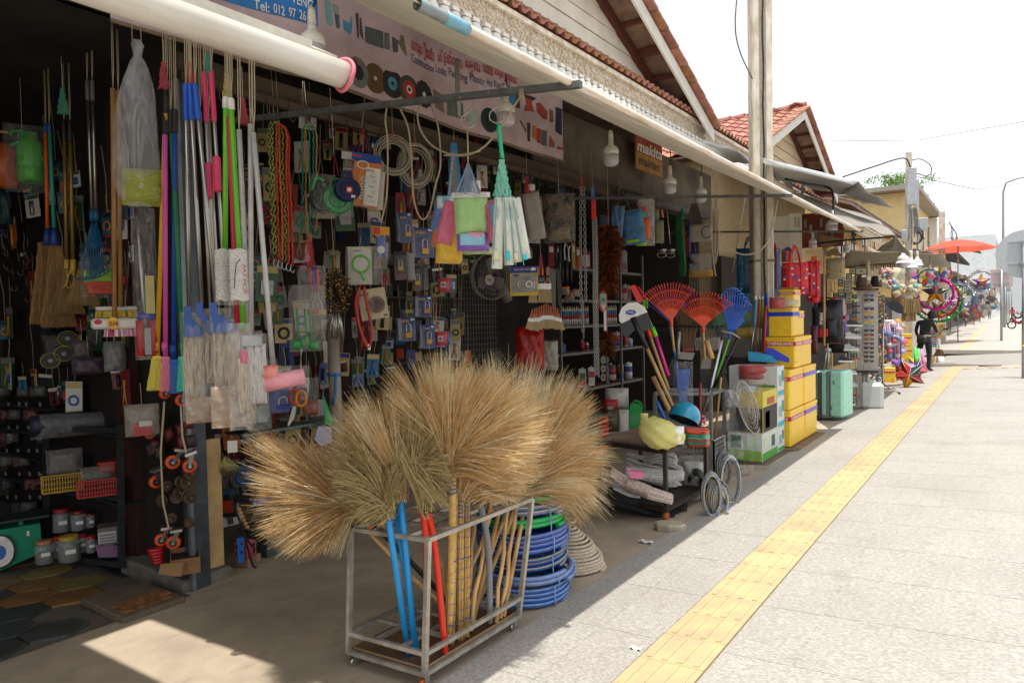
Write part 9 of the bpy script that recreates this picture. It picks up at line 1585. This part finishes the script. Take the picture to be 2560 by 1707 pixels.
def person(lab,p,h,shirt,trousers,pose,yaw=0.,hair='#14110f',extra=None,skin='#7a5038'):
 t=thing('person',lab,'person',p);T=frame(p,yaw);s_=h/1.72
 me=bpy.data.meshes.new('body');J=pose;names=list(J);V=[T@(Vector(J[n][:3])*s_)for n in names]
 E_=[('pelvis','belly'),('belly','chest'),('chest','neck'),('neck','head'),('head','crown'),('chest','shl'),('shl','ell'),('ell','wrl'),('wrl','hal'),('chest','shr'),('shr','elr'),('elr','wrr'),('wrr','har'),('pelvis','hil'),('hil','knl'),('knl','anl'),('anl','tol'),('pelvis','hir'),('hir','knr'),('knr','anr'),('anr','tor')]
 me.from_pydata([v-Vector(p)for v in V],[(names.index(a),names.index(b))for a,b in E_],[]);o=bpy.data.objects.new('body',me);COL.objects.link(o);o.parent=t
 o.modifiers.new('s','SKIN');sv_=me.skin_vertices[0].data
 for i,n in enumerate(names):sv_[i].radius=(J[n][3]*s_,J[n][3]*s_*(.72 if n in('chest','belly','pelvis')else 1));sv_[i].use_root=n=='pelvis'
 sb=o.modifiers.new('d','SUBSURF');sb.levels=sb.render_levels=2;bpy.context.view_layer.update();m2=bpy.data.meshes.new_from_object(o.evaluated_get(bpy.context.evaluated_depsgraph_get()));o.modifiers.clear();o.data=m2
 ms=[mat(skin,.5),mat(shirt,.85),mat(trousers,.85),BLACK()];m2.materials.clear();[m2.materials.append(m)for m in ms];Ti=T.inverted();neck=J['neck'][2]*s_;hip=J['pelvis'][2]*s_
 for pl_ in m2.polygons:
  c=Ti@(pl_.center+Vector(p));pl_.use_smooth=True;r=math.hypot(c.x-J['chest'][0]*s_,0)
  el=min((Vector(J[q][:3])*s_-c).length for q in('wrl','hal','wrr','har'));pl_.material_index=0 if c.z>neck or el<.16*s_ else(1 if c.z>hip+.02 else(2 if c.z>.09*s_ else 3))
 hd=Vector(J['head'][:3])*s_;b=MB(T).m(mat(hair,.6),True);b.T=T@Matrix.Translation(hd+Vector((0,.02*s_,.03*s_)));q=.118*s_;b.lathe([(q*.9,-q*.9),(q,-q*.3),(q*.98,q*.3),(q*.7,q*.85),(.01,q*1.08)],14,None,.9,1.);b.part('hair',t)
 for sx in(-1,1):
  for f in range(4):b=MB(T).m(mat(skin,.5),True);hn=Vector(J['har' if sx>0 else 'hal'][:3])*s_;b.tube([hn+Vector(((f-1.5)*.016*s_,0,0)),hn+Vector(((f-1.5)*.018*s_,-.01,-.045*s_)),hn+Vector(((f-1.5)*.016*s_,-.02,-.075*s_))],[.009*s_,.008*s_,.006*s_],5);b.part('finger',t)
 return t
ST=dict(pelvis=(0,0,.95,.15),belly=(0,0,1.12,.13),chest=(0,0,1.32,.155),neck=(0,-.02,1.49,.06),head=(0,-.04,1.6,.095),crown=(0,-.03,1.7,.07),shl=(-.18,0,1.4,.06),ell=(-.25,.02,1.13,.045),wrl=(-.22,-.1,.9,.03),hal=(-.21,-.14,.83,.035),shr=(.18,0,1.4,.06),elr=(.24,.02,1.13,.045),wrr=(.22,-.1,.9,.03),har=(.21,-.14,.83,.035),hil=(-.09,0,.88,.1),knl=(-.11,-.02,.48,.065),anl=(-.12,.02,.09,.042),tol=(-.13,-.14,.04,.035),hir=(.09,0,.88,.1),knr=(.11,.02,.48,.065),anr=(.12,.05,.09,.042),tor=(.13,-.11,.04,.035))
BK=dict(ST);BK.update(chest=(-.03,-.05,1.30,.155),neck=(-.08,-.12,1.46,.06),head=(-.13,-.16,1.56,.095),crown=(-.16,-.17,1.65,.07),shl=(-.2,-.04,1.38,.06),ell=(-.25,-.12,1.13,.045),wrl=(-.2,-.32,1.1,.03),hal=(-.19,-.38,1.12,.035),knr=(.15,.05,.48,.065),anr=(.2,.12,.09,.042),tor=(.22,-.02,.04,.035))
p=gg('J',985,1200);pb=person('person in black top and black trousers with a belt bag tending the corner stall',p,1.72*(430/2.8*mpp(p+Vector((0,0,.8))))/1.72,'#17161a','#131316',BK,2.6)
T=frame(p,2.6);mb=MB(T).m(C_('#241c1c'));mb.T=T@Matrix.Translation((-.02,.17,.93));mb.pillow(.3,.2,.14);mb.part('belt_bag',pb);mb=MB(T).m(C_('#8c8478'));mb.T=T@Matrix.Translation((0,0,1.03));mb.lathe([(.165,-.025),(.17,.025)],18,None,1,.75);mb.part('belt',pb)
p=gg('W',905,945);WK=dict(ST);WK.update(knl=(-.1,-.16,.5,.065),anl=(-.1,-.12,.1,.042),tol=(-.1,-.27,.06,.035));person('person in a red jacket and dark trousers walking far down the pavement',p,130/3.92*mpp(p+Vector((0,0,.8))),'#b81c24','#1c3038',WK,0)
for(x,y,h,lab,sh_)in((680,935,125,'person in a pale shirt standing by the far shop fronts','#a8a484'),(625,930,100,'stooping figure in grey clothes near the far shop fronts','#7c7874')):p=gg('W',x,y);p.x=min(p.x,-2.6);person(lab,p,h/3.92*mpp(p+Vector((0,0,.8))),sh_,'#6c6458',ST,.5)
def table(lab,c,x0,y0,x1,y1,X,h):
 it=Item('wooden_table',lab,'table',c,(x0,y0,x1,y1),X);m=C_(h,rough=.6);it.box('table_top',x0,y0,x1,y0+8,1.2,m);
 for x in(x0+3,x1-3):
  for o in(-.5,.5):it.box('leg',x-3,y0+8,x+3,y1,.08,m,off=o)
 it.box('rail',x0,y1-22,x1,y1-16,.05,m,off=-.5);return it
table('dark red wooden rack standing first beyond the side street','W',300,905,370,1050,-2.9,'#6c3428');table('tall red brown table in the middle of the furniture row','W',375,872,440,1010,-2.9,'#6a2c2c');table('low bench with pale seat at the right of the furniture row','W',455,912,525,995,-2.6,'#7c2c34');table('brown planked crate table at the end of the furniture row','W',485,875,580,965,-3.0,'#6a5040')
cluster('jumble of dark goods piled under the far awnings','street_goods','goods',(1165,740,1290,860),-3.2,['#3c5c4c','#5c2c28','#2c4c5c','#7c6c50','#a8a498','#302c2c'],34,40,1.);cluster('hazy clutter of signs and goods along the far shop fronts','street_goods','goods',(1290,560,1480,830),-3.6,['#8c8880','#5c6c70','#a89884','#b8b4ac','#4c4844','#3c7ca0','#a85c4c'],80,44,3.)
cluster('dark camouflage and blue goods hanging behind the green wreath','hanging_goods','goods',(1165,525,1280,640),-2.5,['#4c5040','#3c4c8c','#2c2c2c','#7c745c','#b0b0a8'],26,36)
S('dark_canopy','black corrugated canopy jutting over the far shop front','canopy','J',(1235,285,1370,385),-3.0,[('y','sheet',[(1238,290),(1320,292),(1370,380),(1250,345)],.5,'#2c2c2c')])
def bike(lab,x,y,k):
 p=gg('W',x,y);t=thing('motorbike',lab,'motorbike',p,'motorbikes parked along the kerb');T=wframe(p,1.3+.1*k);bk=C_('#1c1c20',rough=.3)
 for yy in(-.62,.62):mb=MB(T@Matrix.Translation((0,yy,.3))@Matrix.Rotation(PI/2,4,'Y')).m(C_('#141414'),True);mb.tube([(.27*math.cos(a),.27*math.sin(a),0)for a in[i*PI/9 for i in range(18)]],.05,6,closed=True);mb.part('wheel',t)
 mb=MB(T).m(C_(('#7c1c28','#24242c','#5c1c3c')[k]),True);mb.tube([(0,-.55,.55),(0,-.2,.65),(0,.15,.45),(0,.45,.6),(0,.55,.95)],[.1,.15,.12,.1,.08],8);mb.part('body',t);mb=MB(T).m(bk,True);mb.tube([(0,-.65,.8),(0,-.1,.78)],[.08,.13],8);mb.part('saddle',t);mb=MB(T).m(bk);mb.tube([(-.33,.5,1.02),(0,.58,.98),(.33,.5,1.02)],.02,6);mb.tube([(0,.62,.3),(0,.55,.95)],.03,6);mb.part('handlebar',t)
 for s_ in(-.3,.3):mb=MB(T).m(bk);mb.tube([(s_,.5,1.02),(s_*1.1,.48,1.15)],.01,4);mb.box((s_*1.1,.48,1.18),(.1,.02,.07));mb.part('mirror',t)
for k,(x,y)in enumerate(((990,1025),(975,960),(985,905))):bike(('nearest parked motorbike, dark red, half hidden by the sign post','second parked motorbike beyond the dark red one','farthest parked motorbike beside the person in red')[k],x,y,k)
S('parked_van','white van parked far away behind the motorbikes','van','W',(945,805,1019,870),3.0,[('b','body',948,815,1040,862,4.,'#d0d4d8'),('b','windscreen',952,820,1040,836,4.1,'#3c4850'),('b','wheel',955,856,966,868,.5,'#1c1c1c')]);S('blue_awning','blue far awning above the parked motorbikes','awning','W',(900,700,1019,760),3.5,[('y','sheet',[(905,735),(1019,700),(1060,750),(915,745)],2.,'#4c6c98')])
